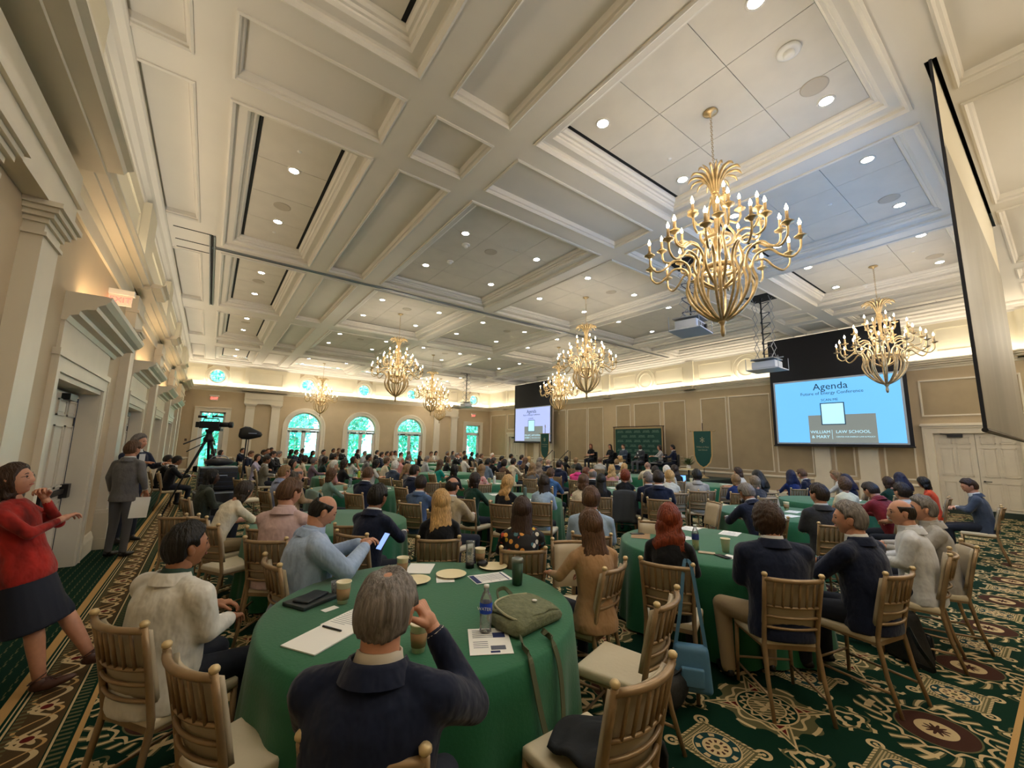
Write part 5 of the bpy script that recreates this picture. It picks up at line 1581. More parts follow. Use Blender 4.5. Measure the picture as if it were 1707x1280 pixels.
BODY = {}
def body(sex='m', lean=0, pose='seat', R=((.24, .08, -.24), (.10, .34, -.26)), L=None, hy=0, hp=0, bulk=1.0, lo=True, short=False, hand='relax', handL=None, rollR=0, rollL=0, skirt=False, legs=None, twist=0, vnotch=False):
    """returns (mesh, head matrix).  R/L: elbow and wrist relative to the neck base, x mirrored for L"""
    key = (sex, lean, pose, R, L, hy, hp, bulk, lo, short, hand, handL, rollR, rollL, skirt, legs, twist)
    if key in BODY: return BODY[key]
    fem = sex == 'w'
    L = L or R
    vox = .021 if lo else .0125
    up_ = MB(); k = bulk*(.90 if fem else 1.0)
    pel = Vector((0, 0, .575 if pose == 'seat' else .94))
    Tm = Matrix.Rotation(radians(-lean), 4, 'X')
    Tw = Matrix.Rotation(radians(twist), 4, 'Z')
    def T(p): return pel + (Tm @ (Tw @ Vector(p)))
    if fem: prof = [(-.125, .185, .14), (-.06, .19, .145), (0, .172, .128), (.12, .135, .105), (.24, .145, .115), (.34, .162, .125), (.425, .165, .10), (.475, .105, .075), (.505, .06, .055)]
    else: prof = [(-.125, .19, .145), (-.06, .19, .15), (0, .178, .135), (.12, .17, .125), (.25, .185, .13), (.36, .195, .125), (.43, .185, .105), (.475, .12, .08), (.50, .066, .06)]
    rings = []
    for z, rx, ry in prof:
        belly = .02*(bulk-1)*10*math.exp(-((z-.1)/.14)**2)
        rings.append([T((rx*k*cos(2*pi*j/20), (ry*k*sin(2*pi*j/20))*(1+.0*z)+belly*max(0, sin(2*pi*j/20))-.012*sin(pi*max(0, z)/.5), z)) for j in range(20)])
    up_.grid(rings, True, True)
    nb = T((0, 0, .50))
    sh = .178*k if not fem else .150*k/.9
    A = {}
    for s, (e, w) in ((1, R), (-1, L)):
        S_ = T((s*sh, -.008, .425 if not fem else .415))
        E_ = nb + Vector((s*e[0]*(.9 if fem else 1), e[1], e[2])); W_ = nb + Vector((s*w[0], w[1], w[2]))
        A[s] = (S_, E_, W_)
        ra = .064*bulk if not fem else .050
        if short:
            mid = S_.lerp(E_, .72); up_.cap(S_, mid, ra, ra*.98, 12)
        else:
            up_.cap(S_, E_, ra, ra*.84, 12); up_.cap(E_, W_+(E_-W_).normalized()*.03, ra*.84, ra*.60, 12)
        up_.cap(T((s*.045, -.01, .485)), S_, .045, ra*.98, 10)
    co, fs = remesh(up_, vox, 'torso')
    b = MB(); b.v = [tuple(c) for c in co]; b.f = fs; b.mi = [1]*len(fs)
    # lower body
    lo_ = MB(); lg = []
    hz = pel.z
    if pose == 'seat':
        kn = .155 if not fem else .11
        D = legs or ((kn, .44, .50, kn*.9, .42, .09),)*2
    else:
        D = legs or ((.10, .01, .50, .11, -.01, .09),)*2
    py_ = .02 if pose == 'seat' else -.01
    lo_.cap((-.075*k, py_, hz-.045), (.075*k, py_, hz-.045), .092*k, .092*k, 12)
    shoes = []
    for s, (kx, ky, kz, ax, ay, az) in zip((1, -1), D):
        H_ = Vector((s*.09, .02 if pose == 'seat' else -.02, hz-.02 if pose == 'seat' else hz-.10)); K_ = Vector((s*kx, ky, kz)); A_ = Vector((s*ax, ay, az))
        shoes.append((s, A_))
        if skirt:
            lg.append((K_, A_)); lo_.cap(H_, K_, .085, .07, 12)
        else:
            lo_.cap(H_, K_, .082*k, .062*k, 12); lo_.cap(K_, A_, .060*k, .046*k, 12)
    if skirt:
        rr = []
        if pose != 'seat':
            for z, rx, ry in ((.02, .16, .12), (-.1, .19, .14), (-.3, .215, .165), (-.47, .235, .18)):
                rr.append([(rx*cos(2*pi*j/20), ry*sin(2*pi*j/20), hz+z) for j in range(20)])
        else:
            for y_, rx, rz, zc in ((-.1, .17, .10, .56), (.1, .18, .10, .56), (.3, .175, .085, .53), (.45, .165, .075, .50)):
                rr.append([(rx*cos(2*pi*j/20), y_, zc+rz*sin(2*pi*j/20)) for j in range(20)])
        lo_.grid(rr, True, True)
    co, fs = remesh(lo_, vox, 'legs')
    n = len(b.v); b.v += [tuple(c) for c in co]; b.f += [tuple(n+i for i in f) for f in fs]; b.mi += [2]*len(fs)
    if skirt:
        b.cur = 0
        for K_, A_ in lg:
            b.tube([K_, K_.lerp(A_, .3), K_.lerp(A_, .7), A_+Vector((0, 0, -.02))], [.055, .055, .042, .035], 12)
    b.cur = 3
    for s, A_ in shoes:
        b.ell((0, 0, 0), (.042, .135, .042), 12, 8, fn=lambda p, A_=A_, s=s: Vector((A_.x+p.x+s*.01*(p.y+.1)*2, A_.y+.065+p.y, max(.004, .05+p.z*(1.2 if p.y < -.02 else .75) + (0.012 if p.y < 0 else -.006)))) - Vector((0, 0, 0 if A_.z < .15 else .05-A_.z)))
        b.ell((A_.x, A_.y, A_.z-.01), (.045, .05, .05), 10, 6)
    # neck and head
    Hm = Matrix.Translation(nb + (Tm @ Vector((0, .030, .150)))) @ Matrix.Rotation(radians(hy), 4, 'Z') @ Matrix.Rotation(radians(hp), 4, 'X')
    b.cur = 0
    hb = Hm @ Vector((0, -.026, -.05))
    b.tube([nb+(Tm @ Vector((0, -.008 if not fem else .012, -.04))), nb+(Tm @ Vector((0, .0, .03))), hb, Hm @ Vector((0, -.02, .0))], [.068 if not fem else .048, .062 if not fem else .047, .062 if not fem else .048, .055], 14)
    head_parts(b, Hm, fem, 20 if lo else 36, 14 if lo else 28)
    # collar
    b.cur = 6
    if not fem:
        cr = []
        for z_, r_, o_ in ((.0, .085, .0), (.035, .074, .004), (.055, .070, .006), (.055, .064, .006), (.01, .066, 0)):
            cr.append([nb+(Tm @ Vector((r_*cos(2*pi*j/16)*1.02, r_*sin(2*pi*j/16)+o_-.004, z_-.012+.008*(sin(2*pi*j/16) < 0)))) for j in range(16)])
        b.grid(cr, True, False)
        b.cur = 1
        cr = []
        for z_, r_ in ((-.03, .112), (.014, .093), (.03, .084), (.026, .078), (-.02, .082)):
            cr.append([nb+(Tm @ Vector((r_*cos(a)*1.06, r_*sin(a)-.012, z_+.004*(sin(a) < 0)))) for a in [pi*1.0+pi*j/15*1.0-.35+.7*j/15 for j in range(16)]])
        b.grid([[r[i] for r in cr] for i in range(16)], False, False)
    # hands
    for s, hk, rl in ((1, hand, rollR), (-1, handL or hand, rollL)):
        S_, E_, W_ = A[s]
        b.cur = 0
        if short:
            m_ = S_.lerp(E_, .6); b.tube([m_, E_, E_.lerp(W_, .5), W_], [.040, .037, .033, .025], 10)
        else:
            d = (W_-E_).normalized()
            b.tube([W_-d*.05, W_+d*.02], [.027, .025], 10)
            if not fem:
                b.cur = 6; b.tube([W_-d*.06, W_-d*.008], [.034, .0345], 12); b.cur = 0
        hand_parts(b, W_, E_, s, hk, lo, rl)
    me = bpy.data.meshes.new('person'); me.from_pydata(b.v, [], b.f)
    for i in range(8): me.materials.append(None)
    me.polygons.foreach_set('material_index', b.mi); me.polygons.foreach_set('use_smooth', [True]*len(b.f)); me.update()
    BODY[key] = (me, Hm, nb)
    return BODY[key]

# hair --------------------------------------------------------------------
def lerpf(x, pts):
    for (a, u), (c, v) in zip(pts, pts[1:]):
        if x <= c: return u+(v-u)*max(0, (x-a))/(c-a)
    return pts[-1][1]
HAIR = {}
def hair(style, seg=72, n=44):
    if style in HAIR: return HAIR[style]
    b = MB(); rr = random.Random(hash(style) % 97 if False else len(style)*7)
    wav = 0
    if style in ('hijab',):
        line = [(-1, -1.2), (.0, -1.0), (.45, -.55), (.62, .2), (.8, .55), (1, .75)]; th = .022
    elif style in ('short', 'cap', 'thin'):
        line = [(-1, -.78 if style == 'thin' else -.66), (-.4, -.55), (0, -.12), (.25, -.05), (.32, .25), (.7, .58), (1, .66)]; th = .024 if style != 'thin' else .024
    elif style == 'bald':
        line = [(-1, -.6), (-.4, -.5), (0, -.15), (.3, -.02), (.45, .4), (.5, 1.2), (1, 1.3)]; th = .012
    elif style == 'curly':
        line = [(-1, -.85), (-.2, -.8), (.1, -.7), (.35, .2), (.7, .55), (1, .62)]; th = .028
    else:
        line = [(-1, -.9), (-.2, -.9), (.15, -.85), (.40, .1), (.7, .55), (1, .66)]; th = .019
    def fn(p, i, j):
        x, y, z = p.x/HR.x, p.y/HR.y, p.z/HR.z
        zt = lerpf(y, line)
        f = max(0, min(1, (z-zt)/.16))
        if style == 'bald': f *= max(0, min(1, (.60-z)/.12)) if y > -.75 else max(0, min(1, (.8-z)/.12))
        if style == 'thin': f *= 1-.9*math.exp(-((x/.38)**2+((y+.25)/.42)**2)*1.6)*(z > 0)
        g = 1
        if style in ('curly',): g += .12*sin(x*17+y*7)*sin(z*18+y*9)+.12*sin(29*x)*sin(27*z)
        elif style not in ('cap', 'hijab'): g += .12*sin(j*2.1+z*3)+.10*sin(y*9+x*4)
        if style in ('short', 'thin', 'bald') and abs(x) > .7 and z < .30: f *= min(1, max(0, ((y+.02)**2/.07+(z+.04)**2/.09)-.30))
        ns = mathutils.noise.noise((p.x*55, p.y*55, p.z*14+3))
        t = th*g*f + .0045*ns*f*(0 if style in ('hijab', 'cap') else 1) - .012*(1-f)
        d = Vector((x, y, z)).normalized()
        q = p*1.0
        # follow the tapered back of the skull
        if z < 0:
            u = min(1, -z); q.x *= 1-.15*u*u
            if y < -.1: q.y += .030*u*min(1, -y)
        if y > 0: q.y *= .95
        return q + Vector((d.x*t, d.y*t, d.z*t*(1.25 if style in ('short', 'curly') else 1)))
    rings = []
    for i in range(n+1):
        th_ = pi*(i+.02)/(n+.04)
        rings.append([fn(Vector((HR.x*sin(th_)*cos(2*pi*j/seg), HR.y*sin(th_)*sin(2*pi*j/seg), -HR.z*cos(th_))), i, j) for j in range(seg)])
    b.grid(rings, True, True)
    def drape(L, w0, w1, wave, y0=-.045, tip=.25, y1=-.10, thick=.04):
        R = []
        m = 14
        for i in range(m+1):
            t = i/m
            w = w0+(w1-w0)*min(1, t*1.3); 
            if t > .8: w *= 1-tip*(t-.8)/.2
            y = y0+(y1-y0)*min(1, t*1.6); z = .035-L*t; ww = thick*(1-.45*t)
            row = []
            for j in range(36):
                a = 2*pi*j/36
                gr = 1+.06*sin(9*a+wave*sin(t*9+j))+.05*sin(15*a)
                yy = y+ww*sin(a)*gr + (.020*max(0, abs(cos(a))-.5)*2 if t < .45 else 0)
                row.append(Vector((w*cos(a)*gr+wave*.008*sin(t*16+a*2), yy+wave*.008*cos(t*14+a*3), z-.02*t*sin(7*a)*(1 if t > .9 else 0))))
            R.append(row)
        b.grid(R, True, True)
    if style == 'bob': drape(.19, .088, .092, .4, tip=.3, y0=-.035, y1=-.035, thick=.078)
    if style == 'long': drape(.34, .083, .10, .5, tip=.5)
    if style == 'longstraight': drape(.44, .084, .115, .25, tip=.55, y1=-.115)
    if style == 'longwavy': drape(.33, .086, .125, 1.6, tip=.3)
    if style == 'hijab': drape(.30, .095, .16, .1, y0=-.03, tip=.0, y1=-.07, thick=.085)
    if style == 'ponytail':
        b.ell((0, -.125, .01), (.03, .035, .035), 12, 8)
        b.tube([(0, -.13, .0), (0, -.17, -.05), (0, -.165, -.12), (0, -.15, -.2)], [.022, .032, .028, .008], 10)
    if style == 'cap':
        b.cur = 1
        b.ell((0, -.005, .04), (.086, .108, .095), 28, 14, fn=lambda p: Vector((p.x, p.y, max(p.z, .035))))
        b.grid([[(x, .085+.075*sqrt(max(0, 1-(x/.075)**2)) - e, .038-.25*x*x/.1 - e*.1 + z) for x in [-.07+.14*k/10 for k in range(11)]] for e, z in ((0, 0), (0, .006), (.075, .012), (.075, 0), (0, 0))], False, False)
    me = b.mesh('hair', [None, None], True) if False else None
    me = bpy.data.meshes.new('hair'); me.from_pydata(b.v, [], b.f); me.materials.append(None); me.materials.append(BLACK)
    me.polygons.foreach_set('material_index', b.mi); me.polygons.foreach_set('use_smooth', [True]*len(b.f)); me.update()
    HAIR[style] = me
    return me

HC = {'black': '#16130f', 'dark': '#2c2119', 'dbrown': '#3a271b', 'brown': '#5a3f2a', 'sandy': '#8a6c48', 'ash': '#7c6a55', 'blonde': '#c19a62', 'grey': '#77706a', 'white': '#d6d0c5', 'red': '#7a3319', 'auburn': '#6b3a22', 'pinkish': '#9a7a68', 'navy': '#0e1638'}
def hairmat(c):
    return mat('hair_'+c, HC[c], .42, bump=.5, bscale=9, var=.45, stretch=(10, 10, 1.0), spec=.35)
TC = {'navy': '#101a33', 'navyb': '#152a5e', 'black': '#0d0e12', 'grey': '#6d6a68', 'lightgrey': '#a9a8a6', 'ltgrey': '#a7a39b', 'ltee': '#b5b3ac', 'lavender': '#a8a2b8', 'tweed': '#6f6b5c', 'stripe': '#8d97b4', 'tan': '#a98e6e', 'cream': '#d9ccae', 'creamt': '#e2d8b4', 'creamj': '#d9cdb4', 'green': '#16302a', 'dkgreen': '#123529', 'mauve': '#6f5c68', 'pink': '#c98f8b', 'pinksh': '#c3a8a4', 'teal': '#6f8f86', 'tealb': '#128a7c', 'white': '#d3cfc4', 'white2': '#cfd0d2', 'whitebl': '#dcd2bb', 'whitej': '#d2d0c2', 'slate': '#3b4658', 'steel': '#4c6285', 'steelb': '#6f7c8c', 'khaki': '#b3a384', 'brown': '#5e4433', 'olive': '#2f352a', 'charcoal': '#33353b', 'plaid': '#3f6799', 'hotpink': '#e2428a', 'auburn': '#8a5a44', 'maroon': '#7a1f26', 'orange': '#e2502c', 'camel': '#a88560', 'blue': '#9fb2cd', 'ltblue': '#9db4cc', 'floral': '#121318', 'floralp': '#d9a2a0', 'red': '#9c241c'}
JACK = {'navy', 'black', 'charcoal', 'slate', 'steel', 'tweed', 'khaki', 'navyb', 'dkgreen', 'camel', 'green'}
def topmat(c):
    m = topmat_(c)
    for n in m.node_tree.nodes:
        if n.type == 'BUMP': n.inputs['Distance'].default_value = .05
    return m
def topmat_(c):
    if c in ('floral', 'floralp'):
        if 'top_'+c in _m: return _m['top_'+c]
        m = mat('top_'+c, TC[c], .7); nt = m.node_tree; X.nt = nt
        tc = nt.nodes.new('ShaderNodeTexCoord'); vo = nt.nodes.new('ShaderNodeTexVoronoi'); vo.inputs['Scale'].default_value = 20
        nt.links.new(tc.outputs['Object'], vo.inputs[0])
        rp = nt.nodes.new('ShaderNodeValToRGB'); rp.color_ramp.interpolation = 'CONSTANT'
        cols = ['#d9b23a', '#e8e4d8', '#c2452e', '#121318', '#dedacb', '#4a7a86', '#e8a24a'] if c == 'floral' else ['#e9d8d0', '#d98f8f', '#f0e8de', '#b8485a', '#d9a2a0']
        for i, q in enumerate(cols):
            e = rp.color_ramp.elements[i] if i < 2 else rp.color_ramp.elements.new(i/len(cols))
            e.position = i/len(cols); e.color = (*S(q), 1)
        sp = nt.nodes.new('ShaderNodeSeparateColor'); nt.links.new(vo.outputs['Color'], sp.inputs[0]); nt.links.new(sp.outputs[0], rp.inputs[0])
        mk = X(vo.outputs['Distance']) < .42
        mx = nt.nodes.new('ShaderNodeMix'); mx.data_type = 'RGBA'; mx.inputs[6].default_value = (*S(TC[c]), 1)
        nt.links.new(mk.k, mx.inputs[0]); nt.links.new(rp.outputs[0], mx.inputs[7]); nt.links.new(mx.outputs[2], nt.nodes['Principled BSDF'].inputs['Base Color'])
        return m
    return mat('top_'+c, TC[c], .82, bump=.7, bscale=5, var=.5 if c == 'plaid' else (.65 if c == 'red' else .12), stretch=(1.5, 1.5, 1.0), sheen=.15, spec=.25)
SK = {1: '#c68f72', 2: '#9a6747', 3: '#4c3123'}
def skin(k):
    m = mat('skin_%d' % k, SK[k], .5, var=.06, bscale=30)
    p = m.node_tree.nodes['Principled BSDF']
    p.inputs['Subsurface Weight'].default_value = 0
    return m
EYE = mat('eye_dark', '#2a1f1a', .2); LIP = {k: mat('lips_%d' % k, c, .5) for k, c in ((1, '#a35a50'), (2, '#7c4438'), (3, '#4a2a25'))}
DENIM = mat('dark_trousers', '#141a28', .85, bump=.3, bscale=9); SHOE = mat('black_shoe', '#15110e', .4)
KHAKI = mat('khaki_trousers', '#a08c6c', .85, bump=.3, bscale=9); SHIRT = mat('white_shirt', '#d9d9d6', .7)
def dress(o, top, sk, trousers=None, shirt=None, hairc='dark', shoe=None):
    ms = [skin(sk), topmat(top), trousers or DENIM, shoe or SHOE, EYE, LIP[sk], shirt or (SHIRT if top in JACK else topmat(top)), hairmat(hairc)]
    for i, m in enumerate(ms):
        o.material_slots[i].link = 'OBJECT'; o.material_slots[i].material = m
def person(x, y, yaw, s, spec, top, hs, hc, sk, label, z=0, trousers=None, shirt=None, group=None, shoe=None):
    me, Hm, nb = body(**spec)
    o = ob('person', me, None, (x, y, z), (0, 0, radians(yaw-90)), label=label, cat='person', scale=(s, s, s), group=group)
    dress(o, top, sk, trousers, shirt, hc, shoe)
    h = ob('hair', hair(hs), o); h.matrix_local = Hm
    h.material_slots[0].link = 'OBJECT'; h.material_slots[0].material = hairmat(hc)
    return o
LAP = ((.215, .05, -.27), (.09, .28, -.31)); TAB = ((.235, .16, -.26), (.11, .37, -.25)); FOLD = ((.225, .09, -.25), (.02, .24, -.23)); CHIN = ((.18, .22, -.25), (.05, .16, -.0))
# ------------------------------------------------------------------ the seated crowd
CROWD = """
1.40 24.06 1.33 m navy short dark 1 s person in navy suit at the left end of the far rows
1.38 18.84 1.31 m navy short brown 1 s brown-haired person in navy suit on the cream-backed chair
1.34 15.69 1.27 w lavender long dark 1 s person with long dark hair and pale lavender top
2.02 21.22 1.31 m black short dark 2 s dark-haired person in black behind the lavender-topped person
2.37 23.09 1.33 m grey short brown 1 s person in grey jacket before the left pilaster pair
2.71 24.95 1.36 m black short black 2 s tallest dark-haired person in black by the left pilasters
1.97 17.44 1.35 m black short dark 1 s person in black suit with open white shirt in the far left group
2.23 18.04 1.34 m black short grey 1 s grey-haired person in black suit left of the first arched window
1.41 13.72 1.28 m tweed short dark 2 s bearded person in grey tweed blazer, legs towards the aisle
1.81 11.93 1.25 w navy bob black 1 s black-haired person low behind the cream-sweater person
1.15 8.33 1.30 m stripe short sandy 1 s person in blue-striped shirt with sandy grey hair
1.25 7.67 1.30 m tan bald grey 1 s bald person with grey fringe behind the pink-shirted person
2.50 14.32 1.30 w cream ponytail dark 1 s person in cream sweater with tied dark hair
3.26 22.28 1.33 w green bob black 3 s person with full black curls at the first arched window
3.39 21.62 1.31 m navy short dark 1 s person in blue jacket at the first arched window
4.04 24.01 1.33 m black short dark 2 s dark-haired person in black at the first arched window
3.92 20.74 1.31 w black long black 2 s long-haired person in black right of the first arched window
2.59 13.40 1.24 w mauve short grey 1 s person in mauve patterned top before the first arched window
4.53 21.44 1.33 m grey short black 1 s black-haired person in grey between the first two windows
3.00 13.88 1.26 w green long black 2 s person with long black hair leaning beside a navy jacket
2.47 10.46 1.28 m pink short white 1 s white-haired person in pink shirt
1.85 7.97 1.24 w teal bob brown 1 s person with wavy brown bob and a grey coat on the chair
5.81 25.10 1.33 m black short dark 2 s dark-haired person in black left of the second arched window
6.46 26.60 1.34 m brown short brown 1 s brown-haired person at the second arched window
6.19 24.55 1.34 m black short dark 3 s tall dark person in black at the second arched window
3.58 15.22 1.31 m tan short black 2 s black-haired person in tan behind the white-haired person
2.89 11.21 1.29 w black bob dark 2 s dark-haired person in black jacket by the green water bottle
7.13 24.94 1.31 w black long dark 2 s person with long dark hair by the second arched window
3.77 13.58 1.27 w white long dark 2 s person in white top with long dark hair, second window
6.28 20.73 1.30 m lightgrey short grey 1 s person in pale grey jacket right of the second window
4.56 14.56 1.33 m grey short black 2 s person with thick black hair and grey shirt
7.27 21.92 1.31 m black short dark 1 s dark-haired person in black right of the second window
6.17 17.95 1.31 m navy short dark 1 s dark-haired person in navy before the plain wall strip
7.17 20.10 1.29 m grey short dark 1 s dark-haired person in grey left of the third window
7.58 20.63 1.31 w tan long brown 1 s brown-haired person in tan left of the third window
7.97 21.18 1.30 m white short black 2 s person in white shirt and black hair at the third window edge
3.72 11.23 1.28 w white bob black 2 s black-haired person in white blouse leaning over a table
4.53 12.67 1.26 w cream short brown 1 s short-haired person in cream top seen from behind
5.25 13.38 1.29 m pink bald white 1 s bald person at the third window edge
7.07 18.03 1.29 m black short dark 1 s dark-haired person in black behind the bald person
6.05 14.65 1.29 m black short grey 1 s grey-haired person in black at the third window
8.67 21.03 1.31 w grey long brown 1 s long-haired person in grey at the third window
9.42 21.26 1.31 w black long brown 1 s person in black with name badge right of the third window
9.67 20.42 1.30 m tan short brown 1 s brown-haired person in tan before the right pilaster pair
10.51 21.59 1.31 w white bob black 1 s black-haired person in white before the right pilaster pair
3.79 10.02 1.29 m slate short white 1 s white-haired person in slate blue suit seen from behind
3.83 9.35 1.22 w grey long sandy 1 s person with long straight sandy hair
3.40 7.90 1.30 m navy short dark 1 s dark-haired person in navy suit with white collar, mid room
2.31 7.37 1.30 m navy short brown 1 s brown-haired person in navy jacket with hand forward
6.47 13.95 1.27 m lightgrey short grey 1 s grey-haired person in pale plaid blazer
2.63 5.86 1.22 m steel short dark 1 s person in steel blue jacket bending the head down
1.45 4.25 1.32 m navy short black 2 s black-haired person in navy blazer at the second table
5.37 10.72 1.28 w tealb long brown 1 s person with long brown hair and bright teal top
2.64 4.88 1.31 m khaki bald dark 1 s balding person in khaki blazer seen from behind
10.78 20.70 1.30 m black short grey 2 s grey-haired person in black right of the right pilasters
12.50 23.27 1.28 w grey long dark 1 s dark-haired person in grey left of the far right window
9.76 17.75 1.31 m black short grey 1 s grey-haired person in black left of the far right window
11.12 19.82 1.29 m slate bald pinkish 1 s bald person before the far right window
12.93 22.59 1.30 m tan short dark 2 s dark-haired person in tan at the far right window
11.79 19.74 1.30 m black short black 3 s person in black suit facing the room
10.82 17.59 1.29 m grey short dark 2 s dark-haired person in grey right of the far right window
10.42 16.56 1.29 m black short brown 1 s brown-haired person in black suit with white collar, far right
8.43 14.62 1.27 m white short black 2 s black-haired person in white shirt leaning over papers
7.24 13.79 1.25 w black long brown 1 s brown-haired person in black below the far right window
4.56 8.38 1.26 w black bob black 1 s black-haired person in black behind the bald khaki person
3.59 5.89 1.27 w dkgreen bob dark 1 s person in dark green jacket with dark brown bob
5.29 8.39 1.26 w floralp long sandy 1 s person with long sandy hair and pink floral top
6.98 10.71 1.31 m steelb short black 2 s black-haired person in grey-blue shirt, right centre
8.13 12.13 1.29 w black long dark 1 s person in black jacket beside the grey-blue shirt
11.80 17.72 1.29 m pink short white 1 s white-haired person in pink at the far corner
9.58 13.69 1.28 m navy short black 2 s black-haired person in navy near the far corner
12.21 16.66 1.29 m white cap black 2 s person in white shirt and dark cap near the far door
7.65 10.79 1.26 w brown curly dark 1 s person with curly dark hair near the far door
8.24 11.10 1.29 m cream short black 2 s black-haired person in off-white shirt seen from behind
11.02 14.24 1.31 m navyb short dark 1 s dark-haired person in bright navy below the far screen
9.18 11.66 1.31 w black long brown 1 s long-haired brown person in black below the far screen
10.88 13.58 1.28 w lightgrey bob blonde 1 s pale-haired person in light grey below the far screen
6.95 8.52 1.28 w grey longwavy sandy 1 s person with sandy hair leaning left of the dark-topped person
7.49 8.93 1.28 w black longwavy ash 1 s person with long ash-brown waves and a navy coat on the chair
9.43 11.16 1.32 m charcoal short grey 1 s grey-haired person in charcoal suit below the left banner
9.32 10.59 1.28 m navy bald pinkish 1 s bald person in navy suit below the left banner
3.75 5.18 1.28 w black longwavy blonde 1 s person with long wavy blonde hair and black top
4.41 5.11 1.27 w ltblue longstraight dark 1 s person with long dark hair and pale blue blazer
12.33 12.85 1.33 w black bob black 2 s black-haired person in black by the stage steps
11.69 11.65 1.30 w olive short sandy 1 s sandy-haired person in olive by the stage steps
8.19 8.81 1.34 m navy short dark 1 s dark-haired person in navy suit before the stage steps
5.96 6.69 1.24 m plaid short brown 1 s brown-haired person in blue plaid shirt
7.87 7.75 1.28 m hotpink short black 1 s black-haired person in hot pink top
6.78 6.44 1.28 w auburn long auburn 1 s auburn-haired person beside the hot pink top
6.39 5.90 1.30 m black bald grey 1 s bald person in black jacket beside the auburn-haired person
5.09 4.90 1.28 w creamj bob brown 1 s person in cream jacket with brown bob
12.43 11.07 1.32 m ltee short brown 1 s person in pale grey tee below the stage
8.63 7.29 1.25 w pink longwavy blonde 1 s blonde person in pink below the stage
12.65 10.43 1.27 m navy short sandy 1 s sandy-haired person in navy below the stage
14.40 11.67 1.40 w white bob blonde 1 s blonde person in white nearest the seated panel
9.86 7.85 1.27 w white longwavy blonde 1 s wavy blonde person in white below the stage
6.95 5.52 1.27 w black curly red 1 s person with curly red-gold hair and grey coat on the chair
5.74 5.09 1.24 w black longstraight black 2 s person with straight black hair, centre
10.78 7.72 1.32 m cream bald pinkish 1 s bald person in cream jacket below the stage
9.17 6.34 1.27 w grey short dark 2 s dark-haired person in grey before the green table
9.70 6.37 1.28 m white short white 1 s white-haired person in white left of the flowers
6.42 4.38 1.36 m navy short dark 1 s person in navy suit, right of the grey coat
6.83 4.89 1.25 m navy short grey 1 s person in navy leaning beside the navy suit
7.68 4.98 1.30 w whitej bob blonde 1 s person with short blonde hair and white jacket
10.24 6.48 1.30 w black longwavy dark 1 s person with dark wavy hair behind an open laptop
8.32 4.76 1.30 m ltgrey short black 3 s person in light grey jacket
10.93 5.14 1.30 w white bob dbrown 1 l person in white with brown bob bent over the table
8.79 4.19 1.21 w navyb bob sandy 1 s sandy-haired person in bright navy sweater
6.07 2.76 1.30 m navy short grey 2 w person with glasses in dark suit leaning on the table
8.44 3.67 1.23 w charcoal bob ash 1 s ash-haired person in charcoal behind the person with glasses
9.48 4.06 1.33 w black hijab black 1 l person in black headscarf and black dress
10.96 3.97 1.29 w navyb hijab navy 2 s person in navy headscarf and navy top
11.61 3.97 1.30 m navy short brown 1 l brown-haired person in navy suit beside the navy headscarf
12.02 3.43 1.31 w white ponytail sandy 1 l person with tied sandy hair in white blouse
6.20 1.96 1.34 m charcoal short dark 1 s dark-haired person in charcoal suit beyond the curly-haired person
11.44 3.07 1.23 w navy hijab navy 2 l person in dark cap scarf behind the cream top
9.06 2.47 1.28 w creamt curly brown 1 s person in cream top with curly brown hair
8.52 1.99 1.28 m maroon short dark 1 w person in maroon sweater bending forward
11.22 2.33 1.23 w dkgreen bob dbrown 1 s person in dark green with dark bob by the maroon sweater
12.21 2.33 1.33 w navy hijab navy 2 s person in tall navy headscarf by the far right pilaster
8.03 1.53 1.31 m white short dark 1 s person with short dark hair behind the balding person
11.67 1.88 1.26 w orange bob black 2 l person in bright orange top with black bob
10.58 1.15 1.33 m slate short dbrown 1 l person in dark suit on the lone chair by the right door
-1.10 14.15 1.30 m black cap black 2 r person in black cap on the left of the aisle pair
-0.88 13.51 1.30 m black cap black 2 r person in black cap on the aisle chair, leaning forward
0.24 22.15 1.30 m black short black 3 s black-haired person behind the video camera
0.47 20.85 1.28 w pinksh bob dark 1 s person in pale pink at the small green table
"""
PN_ = ['gold banquet chair of the ']
def cut(s, n=16):
    w = s.split()
    if len(w) > n:
        w = w[:n]
        while w[-1] in ('the', 'of', 'a', 'and', 'with', 'in', 'at', 'to', 'on', 'by', 'below', 'behind', 'left', 'right', 'before'): w.pop()
    return ' '.join(w)
rr = random.Random(11)
